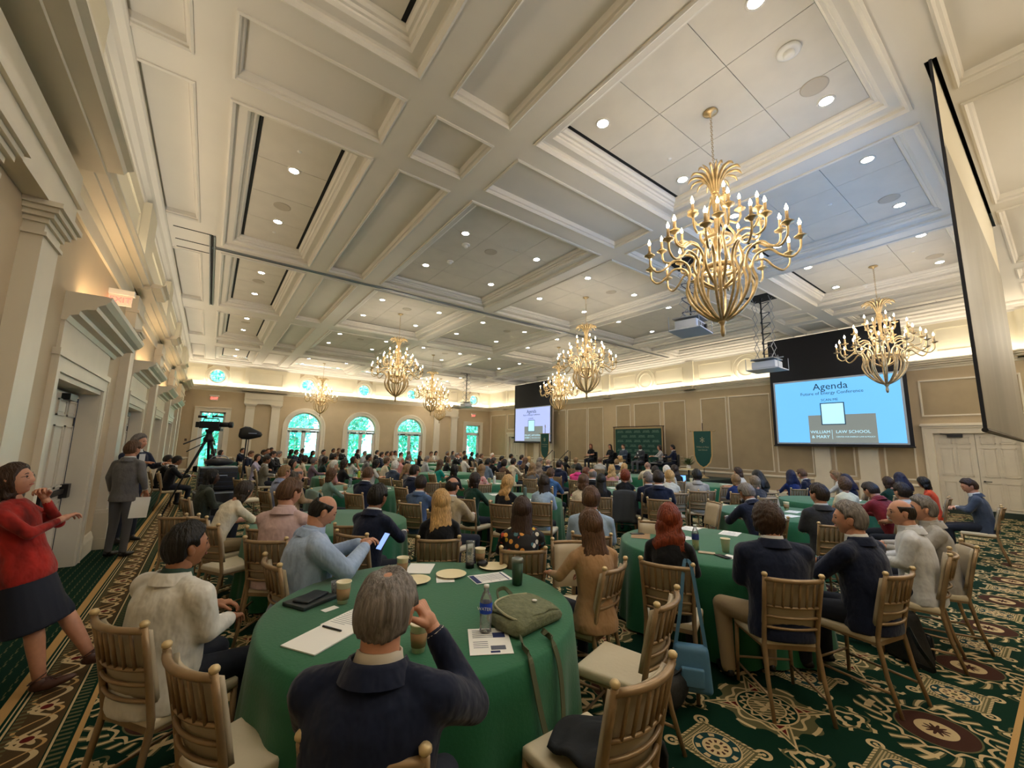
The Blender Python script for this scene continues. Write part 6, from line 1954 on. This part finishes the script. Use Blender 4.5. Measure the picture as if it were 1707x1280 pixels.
for i, l in enumerate(CROWD.strip().split('\n')):
    x, y, hz, sex, top, hs, hc, sk, mode, desc = l.split(None, 9)
    x, y, hz, sk = float(x), float(y), float(hz), int(sk)
    yaw = math.degrees(atan2(13.0-y, 16.4-x)) + rr.uniform(-12, 12)
    arms = rr.choice([LAP, TAB, TAB, FOLD, CHIN if i % 7 == 0 else LAP])
    lean = rr.choice([3, 9]); hp = rr.choice([0, 0, -14]); hy = rr.choice([-24, 0, 0, 24])
    if mode == 'w': lean, hp, arms, hy = 24, -26, TAB, 0; yaw += 15
    if mode == 'l': yaw = max(yaw, 95) if x > 9.5 else yaw; hp = -18
    if mode == 'r': x += .3; yaw = 4; lean = 9; hy = 0; hp = 0; arms = TAB
    s = max(.86, min(1.05, hz/(1.36-.655*(1-cos(radians(lean))))))
    a = radians(yaw); off = (.65*sin(radians(lean))+.03)*s
    rx, ry = x-cos(a)*off, y-sin(a)*off
    lab = cut(desc)
    person(rx, ry, yaw, s, dict(sex=sex, lean=lean, R=arms, L=(FOLD if arms is CHIN else None), hy=hy, hp=hp, short=(top in ('cream', 'white', 'ltee', 'tealb', 'creamt', 'pink') and i % 2 == 0), hand='relax'), top, hs, hc, sk, lab, z=.47*(1-s), group='seated listeners')
    d = sqrt(x*x+y*y)
    chair(rx+cos(a)*.09, ry+sin(a)*.09, yaw, cut('gold chair of the ' + lab), near=d < 9.5)
# ------------------------------------------------------------------ nearest people, one by one
def seated(hx, hy_, hz, yaw, lean, spec, top, hs, hc, sk, label, chair_yaw=None, cdx=.09, chair_label=None, chair_xy=None, **kw):
    s = hz/(1.36-.655*(1-cos(radians(lean)))); a = radians(yaw); off = (.655*sin(radians(lean))+.03)*s
    rx, ry = hx-cos(a)*off, hy_-sin(a)*off
    o = person(rx, ry, yaw, s, dict(lean=lean, lo=False, **spec), top, hs, hc, sk, label, z=.47*(1-s), **kw)
    cy = chair_yaw if chair_yaw is not None else yaw; ca = radians(cy)
    cx_, cy_ = chair_xy or (rx+cos(ca)*cdx, ry+sin(ca)*cdx)
    chair(cx_, cy_, cy, cut(chair_label or 'gold chair of the ' + label))
    return o, (rx, ry)
GREYSUIT = mat('grey_trousers', '#56565a', .85, bump=.3, bscale=9)
LB = mat('blue_shirt_collar', '#9fb2cd', .7)
g, gp = seated(.53, 1.40, 1.33, 52, 7, dict(sex='m', bulk=1.12, R=((.29, .14, -.18), (.14, .16, .045)), L=((.27, .14, -.24), (.10, .36, -.24)), hy=-4, hp=-10, hand='fist', handL='relax'), 'navy', 'thin', 'grey', 1,
       'grey-haired person in navy blazer at the nearest table, hand raised to the face', trousers=DENIM, chair_yaw=47, chair_xy=(.635, 1.49), shirt=mat('cream_shirt', '#c9bfae', .7), cdx=.10, chair_label='nearest gold chair at the bottom edge, under the grey-haired person in navy')
seated(-.03, 2.89, 1.27, 35, 4, dict(sex='m', bulk=1.2, R=LAP, L=((.25, .10, -.25), (.12, .32, -.27)), hy=-18, hp=4), 'white', 'short', 'black', 2,
       'black-haired person in white pinstriped shirt with dark green collar stripe, far left chair', shirt=mat('dark_green_collar', '#1d3a2c', .7), trousers=DENIM)
bo, bp = seated(.77, 3.49, 1.35, 2, 8, dict(sex='m', bulk=1.3, R=((.27, .17, -.25), (.06, .38, -.14)), hy=-6, hp=-24, hand='relax'), 'blue', 'bald', 'black', 1,
       'balding person in pale blue shirt looking down at a phone', shirt=LB, chair_yaw=8)
bm_ = bo.matrix_basis @ Vector((0, .62, .93))
t = phone(bm_.x, bm_.y, -70, 'phone with blue-lit screen held by the person in pale blue shirt', z=bm_.z, scr=mat('phone_screen', (.25, .4, .9), .4, emit=1.0)); t.rotation_euler = (radians(55), 0, radians(-75))
seated(1.90, 3.74, 1.29, 62, 4, dict(sex='w', R=LAP, hy=8, short=True), 'black', 'longstraight', 'blonde', 1, 'person with long straight blonde hair in black dress, beyond the nearest table')
seated(2.35, 3.02, 1.27, 55, 5, dict(sex='w', bulk=1.08, R=TAB, hy=-8), 'floral', 'longstraight', 'dbrown', 1, 'person with long dark hair in black floral dress')
seated(2.40, 2.24, 1.25, 70, 3, dict(sex='w', bulk=1.12, R=LAP, L=((.30, .05, -.24), (.26, .24, -.27)), hy=0), 'camel', 'longstraight', 'brown', 1, 'person with long brown hair in camel blazer, right of the nearest table', chair_yaw=106, chair_xy=(2.40, 2.35))
seated(3.31, 3.08, 1.32, 44, 5, dict(sex='m', R=LAP, hy=0), 'ltblue', 'short', 'brown', 1, 'person with cropped brown hair in pale blue shirt beyond the camel blazer', trousers=DENIM, shirt=mat('lb2', '#9db4cc', .7))
seated(3.09, 2.02, 1.29, 26, 4, dict(sex='w', R=LAP, hy=4), 'black', 'longwavy', 'red', 1, 'person with shoulder-length red hair in black at the second table')
seated(3.48, 1.44, 1.36, 48, 5, dict(sex='m', bulk=1.15, R=LAP, hy=6, legs=((.10, .44, .50, .10, .42, .09), (.24, .42, .50, .26, .30, .09))), 'navy', 'curly', 'dbrown', 1, 'curly-haired person in navy suit jacket and khaki trousers', trousers=KHAKI)
seated(4.14, 1.12, 1.36, 78, 5, dict(sex='m', bulk=1.12, R=TAB, hy=30), 'navy', 'short', 'grey', 1, 'grey-streaked person in navy jacket looking left, second table')
seated(5.23, 1.02, 1.32, 98, 5, dict(sex='m', bulk=1.08, R=LAP, hy=22), 'white2', 'bald', 'dark', 1, 'balding person in white shirt with glasses, right end of second table')
seated(5.80, .97, 1.32, 112, 6, dict(sex='m', R=TAB, hy=5), 'ltgrey', 'short', 'grey', 1, 'grey-haired person in light grey shirt beside the white shirt')
seated(.68, 4.48, 1.42, 52, 7, dict(sex='m', R=TAB, hy=-26, hp=-14), 'pinksh', 'short', 'brown', 1, 'brown-haired person with glasses in pale pink shirt', shirt=mat('pk', '#c3a8a4', .7))
seated(.42, 6.05, 1.26, 30, 26, dict(sex='w', R=TAB, hy=0, hp=-14, short=True), 'whitebl', 'bob', 'dark', 1, 'person in white short-sleeved blouse leaning over the third table', trousers=KHAKI)
seated(.10, 7.75, 1.28, 15, 6, dict(sex='m', R=LAP, hy=-6), 'olive', 'long', 'black', 3, 'person with long dark locks in olive top before the equipment cases')
# glasses
GL = mat('glasses_frame', '#2b2420', .4)
def glasses(o, Hm):
    b = MB()
    for s_ in (-1, 1):
        b.tube([Hm @ Vector((s_*.031+.021*cos(q), .089-.004*abs(cos(q)), .006+.016*sin(q))) for q in [2*pi*j/10 for j in range(11)]], .0016, 4, cap=False)
        b.tube([Hm @ Vector((s_*.052, .084, .010)), Hm @ Vector((s_*.078, .0, .008))], .0016, 4)
    b.tube([Hm @ Vector((-.011, .091, .01)), Hm @ Vector((.011, .091, .01))], .0016, 4)
    b.obj('glasses', GL, o)
for o in list(bpy.data.objects):
    l = o.get('label', '')
    if o.name.startswith('person') and 'glasses' in l:
        for k, v in BODY.items():
            if v[0] == o.data: glasses(o, v[1]); break

# ------------------------------------------------------------------ standing people at the left
def stander(x, y, yaw, h, spec, top, hs, hc, sk, label, **kw):
    me, Hm, nb = body(pose='stand', lo=False, **spec)
    o = person(x, y, yaw, h/(1.725), dict(pose='stand', lo=False, **spec), top, hs, hc, sk, label, **kw)
    return o, Hm, nb
HANG = ((.24, -.02, -.27), (.25, .06, -.50))
o, Hm, nb = stander(-.93, 8.50, 55, 1.70, dict(sex='m', R=((.24, .0, -.27), (.22, .10, -.46)), L=HANG, hy=-8), 'grey', 'short', 'brown', 1, 'standing person in grey suit holding white papers, by the left doorway', trousers=GREYSUIT, shirt=SHIRT)
MB().box((-.11, -.004, -.30), (.11, .004, .0)).obj('paper_sheaf', PAPER, None, loc=(-.72, 8.42, .86), rot=(0, radians(4), radians(25)), label='white paper sheaf held by the standing person in grey suit', cat='paper')
o, Hm, nb = stander(-.98, 9.62, -48, 1.81, dict(sex='m', R=((.23, .10, -.24), (.16, .36, -.18)), L=((.24, .08, -.25), (.20, .34, -.20)), hy=22, hand='flat'), 'navy', 'short', 'grey', 1, 'standing person in navy suit and tie gesturing with an open hand', shirt=SHIRT)
b = MB(); b.box((-.045, .128, -.36), (.045, .134, -.04)); b.obj('shirt_front', SHIRT, o, loc=(0, 0, nb.z))
b = MB(); b.grid([[(-.018, .136, -.35), (.018, .136, -.35), (.018, .142, -.35), (-.018, .142, -.35)], [(-.026, .138, -.3), (.026, .138, -.3), (.026, .144, -.3), (-.026, .144, -.3)], [(-.014, .118, -.03), (.014, .118, -.03), (.014, .124, -.03), (-.014, .124, -.03)]], True, True); b.obj('necktie', mat('tie_grey_blue', '#56657a', .6), o, loc=(0, 0, nb.z))
o, Hm, nb = stander(-.73, 4.46, -8, 1.60, dict(sex='w', bulk=1.15, skirt=True, R=((.20, .12, -.27), (-.03, .22, -.23)), L=((.20, .15, -.26), (.05, .15, -.045)), hy=-4, hand='relax', handL='fist', legs=((.09, .02, .50, .09, -.0, .09), (.09, .12, .50, .10, .22, .09))), 'red', 'bob', 'dbrown', 1, 'standing person in red blouse and navy skirt at the left edge, hand at the chin', trousers=mat('navy_skirt', '#10182a', .8), shoe=mat('brown_strap_shoe', '#4a2c22', .5))
o.rotation_euler[0] = radians(15)
glasses(o, Hm)
b = MB()
for (ax, ay) in ((.09, -.0), (.10, .22), ):
    for s_ in (1, -1):
        pass
for ax, ay in ((.09, 0), (-.10, .22)):
    b.tube([(ax+.045*cos(q), ay-.01+.05*sin(q), .115+.02*sin(q*1)) for q in [2*pi*j/12 for j in range(13)]], .005, 5, cap=False)
    b.tube([(ax-.035, ay+.10, .075), (ax+.03, ay+.02, .115)], .004, 5); b.tube([(ax+.035, ay+.10, .075), (ax-.03, ay+.02, .115)], .004, 5)
b.obj('ankle_straps', mat('brown_strap_shoe', '#4a2c22'), o)

# ------------------------------------------------------------------ the panel on the stage
def armchair(x, y, yaw, lab):
    t = thing('panel_chair', lab, 'chair', (x, y, .56), radians(yaw-90), 'dark chairs on the stage')
    bmobj('seat', rbox(.5, .48, .1, .03), VB, t, loc=(0, 0, .37)); bmobj('backrest', rbox(.5, .08, .5, .03), VB, t, loc=(0, -.26, .42))
    for s in (-1, 1):
        MB().tube([(s*.25, -.22, .66), (s*.26, .1, .66), (s*.26, .2, .62)], .02, 6).obj('armrest', VB, t)
        for yy in (-.22, .2): MB().tube([(s*.23, yy, .38), (s*.24, yy, 0)], .018, 6).obj('leg', VB, t)
PANEL = [(15.15, 188, 'w', 'black', 'bob', 'auburn', 1, LAP, 'panel member in black dress at the left end of the stage', 1),
 (13.85, 183, 'w', 'black', 'long', 'dark', 1, LAP, 'panel member with long dark hair and white top under black', 0),
 (13.03, 178, 'm', 'slate', 'short', 'dark', 1, LAP, 'panel member in slate jacket and tan trousers with crossed legs', 0),
 (12.05, 175, 'm', 'charcoal', 'bald', 'dark', 3, LAP, 'panel member in charcoal suit with white name badge', 0),
 (11.0, 140, 'w', 'lightgrey', 'long', 'dark', 1, TAB, 'panel member in light grey cardigan looking left on the stage', 0),
 (10.35, 118, 'm', 'navy', 'short', 'black', 1, TAB, 'panel member in navy suit at the right end of the stage', 0)]
for y, yaw, sx, top, hs, hc, sk, arms, lab, sh_ in PANEL:
    o = person(16.35, y, yaw, .97, dict(sex=sx, lean=2, R=arms, short=bool(sh_)), top, hs, hc, sk, lab, z=.56+.014, shirt=SHIRT, trousers=KHAKI if 'tan trousers' in lab else (GREYSUIT if 'charcoal' in lab else None), group='panel members on the stage')
    armchair(16.35+.08*cos(radians(yaw)), y+.08*sin(radians(yaw)), yaw, 'dark armchair of the ' + lab)
    if 'badge' in lab: MB().box((-.03, .14, 1.0), (.03, .15, 1.07)).obj('name_badge', PAPER, o, loc=(.07, 0, -.1))
t = thing('side_table', 'low black table with papers between the two right panel members', 'table', (15.75, 10.9, .56))
MB().box((-.3, -.3, .50), (.3, .3, .53)).obj('tabletop', VB, t)
for sx in (-.27, .27):
    for sy in (-.27, .27): MB().box((sx-.015, sy-.015, 0), (sx+.015, sy+.015, .5)).obj('leg', VB, t)
sheet(15.75, 10.95, 20, .21, .28, 'white notes on the low black stage table', z=1.092)

# ------------------------------------------------------------------ empty chairs
def chair_at(px_, py_, yaw, lab, z=.885):
    x, y = at(px_, py_, z); a = radians(yaw)
    chair(x+.27*cos(a), y+.27*sin(a), yaw, lab)
    return x+.27*cos(a), y+.27*sin(a)
chair(.29, 2.245, 25, 'empty gold chair in the left foreground with bare cream seat')
fx, fy = 1.435, 1.355; chair(fx, fy, 91, 'empty foreground gold chair at lower right with a dark jacket on its seat')
chair(2.135, 1.755, 106, 'empty gold chair with bare cream seat right of the green backpack')
chair_at(348, 876, 30, 'empty gold chair between the white pinstriped shirt and the white blouse')
chair_at(447, 882, 62, 'empty gold chair directly left of the balding person in pale blue')
chair_at(300, 862, 70, 'empty gold chair farthest left at the carpet border')
chair_at(590, 876, 70, 'empty gold chair right of the phone held by the pale blue shirt')
chair_at(1376, 866, 80, 'empty gold chair between the navy suit and the grey-streaked person')
chair_at(1190, 838, 150, 'empty gold chair turned sideways left of the person with glasses')
chair_at(1092, 872, 205, 'empty gold chair showing its cream front behind the red hair')
chair_at(1131, 823, 60, 'empty gold chair left of the light grey jacket, nearer')
chair_at(1178, 819, 60, 'empty gold chair behind the light grey jacket')
chair_at(1212, 812, 70, 'empty gold chair at the table before the right banner')
chair_at(617, 822, 255, 'empty gold chair with cream front by the steel blue jacket')
chair_at(1283, 828, 250, 'empty chair showing its cream front below the navy headscarf')
chair_at(955, 905, 235, 'empty gold chair between the floral dress and the camel blazer')
chair_at(397, 800, 20, 'empty gold chair at the far left rows, nearer one')
chair_at(401, 778, 10, 'empty gold chair beside the small teal table')
chair_at(720, 805, 60, 'empty gold chair before the bright teal top')
chair_at(805, 808, 65, 'empty gold chair before the sandy long hair')
# lone chair's neighbour and bags
def lump(name, r, m, n=(18, 12), f=.12, seed=0):
    rr_ = random.Random(seed); ph = [rr_.uniform(0, 6) for _ in range(4)]
    b = MB(); b.ell((0, 0, r[2]), r, n[0], n[1], fn=lambda p: Vector((p.x*(1+f*sin(p.z*22+ph[0])), p.y*(1+f*sin(p.z*18+p.x*9+ph[1])), max(0, p.z+f*.5*r[2]*sin(p.x*20+ph[2])))))
    return b
t = thing('folded_jacket', 'black folded jacket on the seat of the lower right foreground chair', 'jacket', (fx, fy+.02, .485), radians(6))
b = MB(); nx = 16; R_ = []
for i in range(nx+1):
    u = i/nx; xx = -.16+.40*u; rw = []
    for j in range(nx+1):
        v = j/nx; yy = -.2+.28*v+.05*sin(u*5)
        e = max(0, abs(xx)-.195)/.04
        rw.append((max(-.215, min(.215, xx)), yy, .028+.010*sin(u*9+v*4)+.008*sin(v*13)-.10*min(1, e)))
    R_.append(rw)
b.grid(R_, False, False); o = b.obj('jacket_cloth', mat('black_wool', '#101418', .9, bump=.4, bscale=12), t, smooth=True)
o.modifiers.new('s', 'SOLIDIFY').thickness = .02
def coat(x, y, yaw, m, lab, w=.44, h=.62, z=.93):
    t = thing('draped_coat', lab, 'coat', (x, y, 0), radians(yaw-90))
    b = MB(); R_ = []
    for i in range(17):
        u = i/16; xx = (u-.5)*w
        row = []
        for j in range(15):
            v = j/14
            if v < .25: yy = -.30+.06-.10*(v/.25); zz = z-.12+.12*sin(v/.25*pi/2)
            else: yy = -.345-.05*(v-.25)-.012*sin(u*22+v*4)*v; zz = z-(v-.25)/.75*h
            bow = .045*(1-(2*u-1)**2)
            row.append((xx*(1+.25*v), yy-bow*(1-.5*v), zz-.04*(2*u-1)**2))
        R_.append(row)
    b.grid(R_, False, False); o = b.obj('coat_cloth', m, t, smooth=True); o.modifiers.new('s', 'SOLIDIFY').thickness = .015
for lab, cl, txt in (('curly red-gold', '#3d4146', 'charcoal grey coat draped over the chair of the curly red-gold hair'), ('wavy brown bob', '#7f978f', 'grey-green coat draped over the chair of the brown bob'), ('ash-brown', '#1e2a3c', 'navy coat draped over the chair of the ash-brown waves'), ('leaning beside a navy', '#14203e', 'navy jacket hanging beside the long black hair at left')):
    for o in list(bpy.data.objects):
        if o.name.startswith('banquet_chair') and lab in o.get('label', ''):
            coat(o.location.x, o.location.y, math.degrees(o.rotation_euler.z)+90, mat('coat_'+lab[:5], cl, .85, bump=.3, bscale=6), txt); break
BLB = mat('blue_leather', '#4f7d9e', .5, bump=.3, bscale=10)
cxy = None
for o in bpy.data.objects:
    if o.name.startswith('banquet_chair') and 'red hair in black' in o.get('label', ''): cxy = o
mw = Matrix.Translation(cxy.location) @ Matrix.Rotation(cxy.rotation_euler.z, 4, 'Z')
p0 = mw @ Vector((.15, -.33, 0))
t = thing('shoulder_bag', 'blue leather shoulder bag hanging from the chair of the red hair', 'bag', (p0.x, p0.y, .10), cxy.rotation_euler.z+.2)
bm = rbox(.25, .09, .29, .035, 4)
for v in bm.verts:
    v.co.x *= 1.06-.35*(v.co.z-.02)/.29*.5; v.co.y *= 1+.4*(.29-v.co.z)/.29
bmobj('bag_body', bm, BLB, t); bmobj('front_pocket', rbox(.15, .03, .12, .012), BLB, t, loc=(0, -.07, .05))
strap(t, [(-.10, 0, .27), (-.06, .0, .5), (-.02, .03, .80), (.0, .05, .835), (.03, .02, .80), (.07, 0, .5), (.10, 0, .27)], .024, BLB)
x_, y_ = at(1500, 1100, .0)
t = thing('black_backpack', 'black backpack slumped on the carpet beside the navy-jacketed chair', 'backpack', (x_+.06, y_-.06, 0), radians(60))
BKB = mat('black_nylon', '#0f1112', .6, bump=.3, bscale=14)
bm = rbox(.30, .20, .40, .06, 4)
for v in bm.verts: v.co.x += .25*v.co.z; v.co.y *= 1-.5*v.co.z
bmobj('bag_body', bm, BKB, t); bmobj('front_pocket', rbox(.22, .06, .2, .03), BKB, t, loc=(.02, -.12, .03)); strap(t, [(-.08, .08, .3), (-.2, .14, .2), (-.26, .1, .06), (-.12, .1, .04)], .035, BKB)
o = [q for q in bpy.data.objects if q.name.startswith('banquet_chair') and 'light grey shirt beside' in q.get('label', '')][0]
t = thing('tan_handbag', 'tan leather handbag hanging beside the light grey shirt', 'handbag', (o.location.x+.42, o.location.y+.05, .42), radians(100))
bm = rbox(.32, .12, .26, .03, 3)
for v in bm.verts: v.co.x *= 1.1-.6*v.co.z
bmobj('bag_body', bm, mat('tan_leather', '#a0704a', .5), t); strap(t, [(-.1, 0, .24), (-.08, 0, .42), (0, 0, .48), (.08, 0, .42), (.1, 0, .24)], .02, mat('tan_leather', '#a0704a'), 'handle')
t = thing('dark_tote', 'dark blue bag on the carpet beneath the white pinstriped shirt chair', 'bag', (.38, 2.75, 0), radians(30))
lump('x', (.17, .13, .17), None).obj('bag_body', mat('dark_blue_nylon', '#141d2c', .5, bump=.4, bscale=10), t, smooth=True); strap(t, [(-.1, 0, .3), (-.05, 0, .42), (.05, 0, .42), (.1, 0, .3)], .02, BKB, 'handle')
t = thing('dark_handbag', 'black handbag on the carpet under the camel blazer chair', 'bag', (2.75, 1.85, 0), radians(20))
lump('x', (.2, .14, .12), None, seed=3).obj('bag_body', BKB, t, smooth=True); strap(t, [(-.12, 0, .18), (0, -.1, .26), (.12, 0, .18)], .02, BKB, 'handle')
# slim clipboard easel with light reading between the doors at left
MB().box((-.02, -.15, 0), (.02, .15, .3)).obj('white_bin', DOORP, None, loc=(-1.2, 10.25, 0), label='low white box on the carpet by the second left doorway', cat='box')
sc.cycles.adaptive_threshold = .02; sc.cycles.max_bounces = 6; sc.cycles.diffuse_bounces = 4; sc.cycles.glossy_bounces = 2; sc.cycles.transparent_max_bounces = 12; sc.cycles.transmission_bounces = 3
sc.cycles.caustics_reflective = False; sc.cycles.caustics_refractive = False

bpy.data.scenes.remove(_ts)
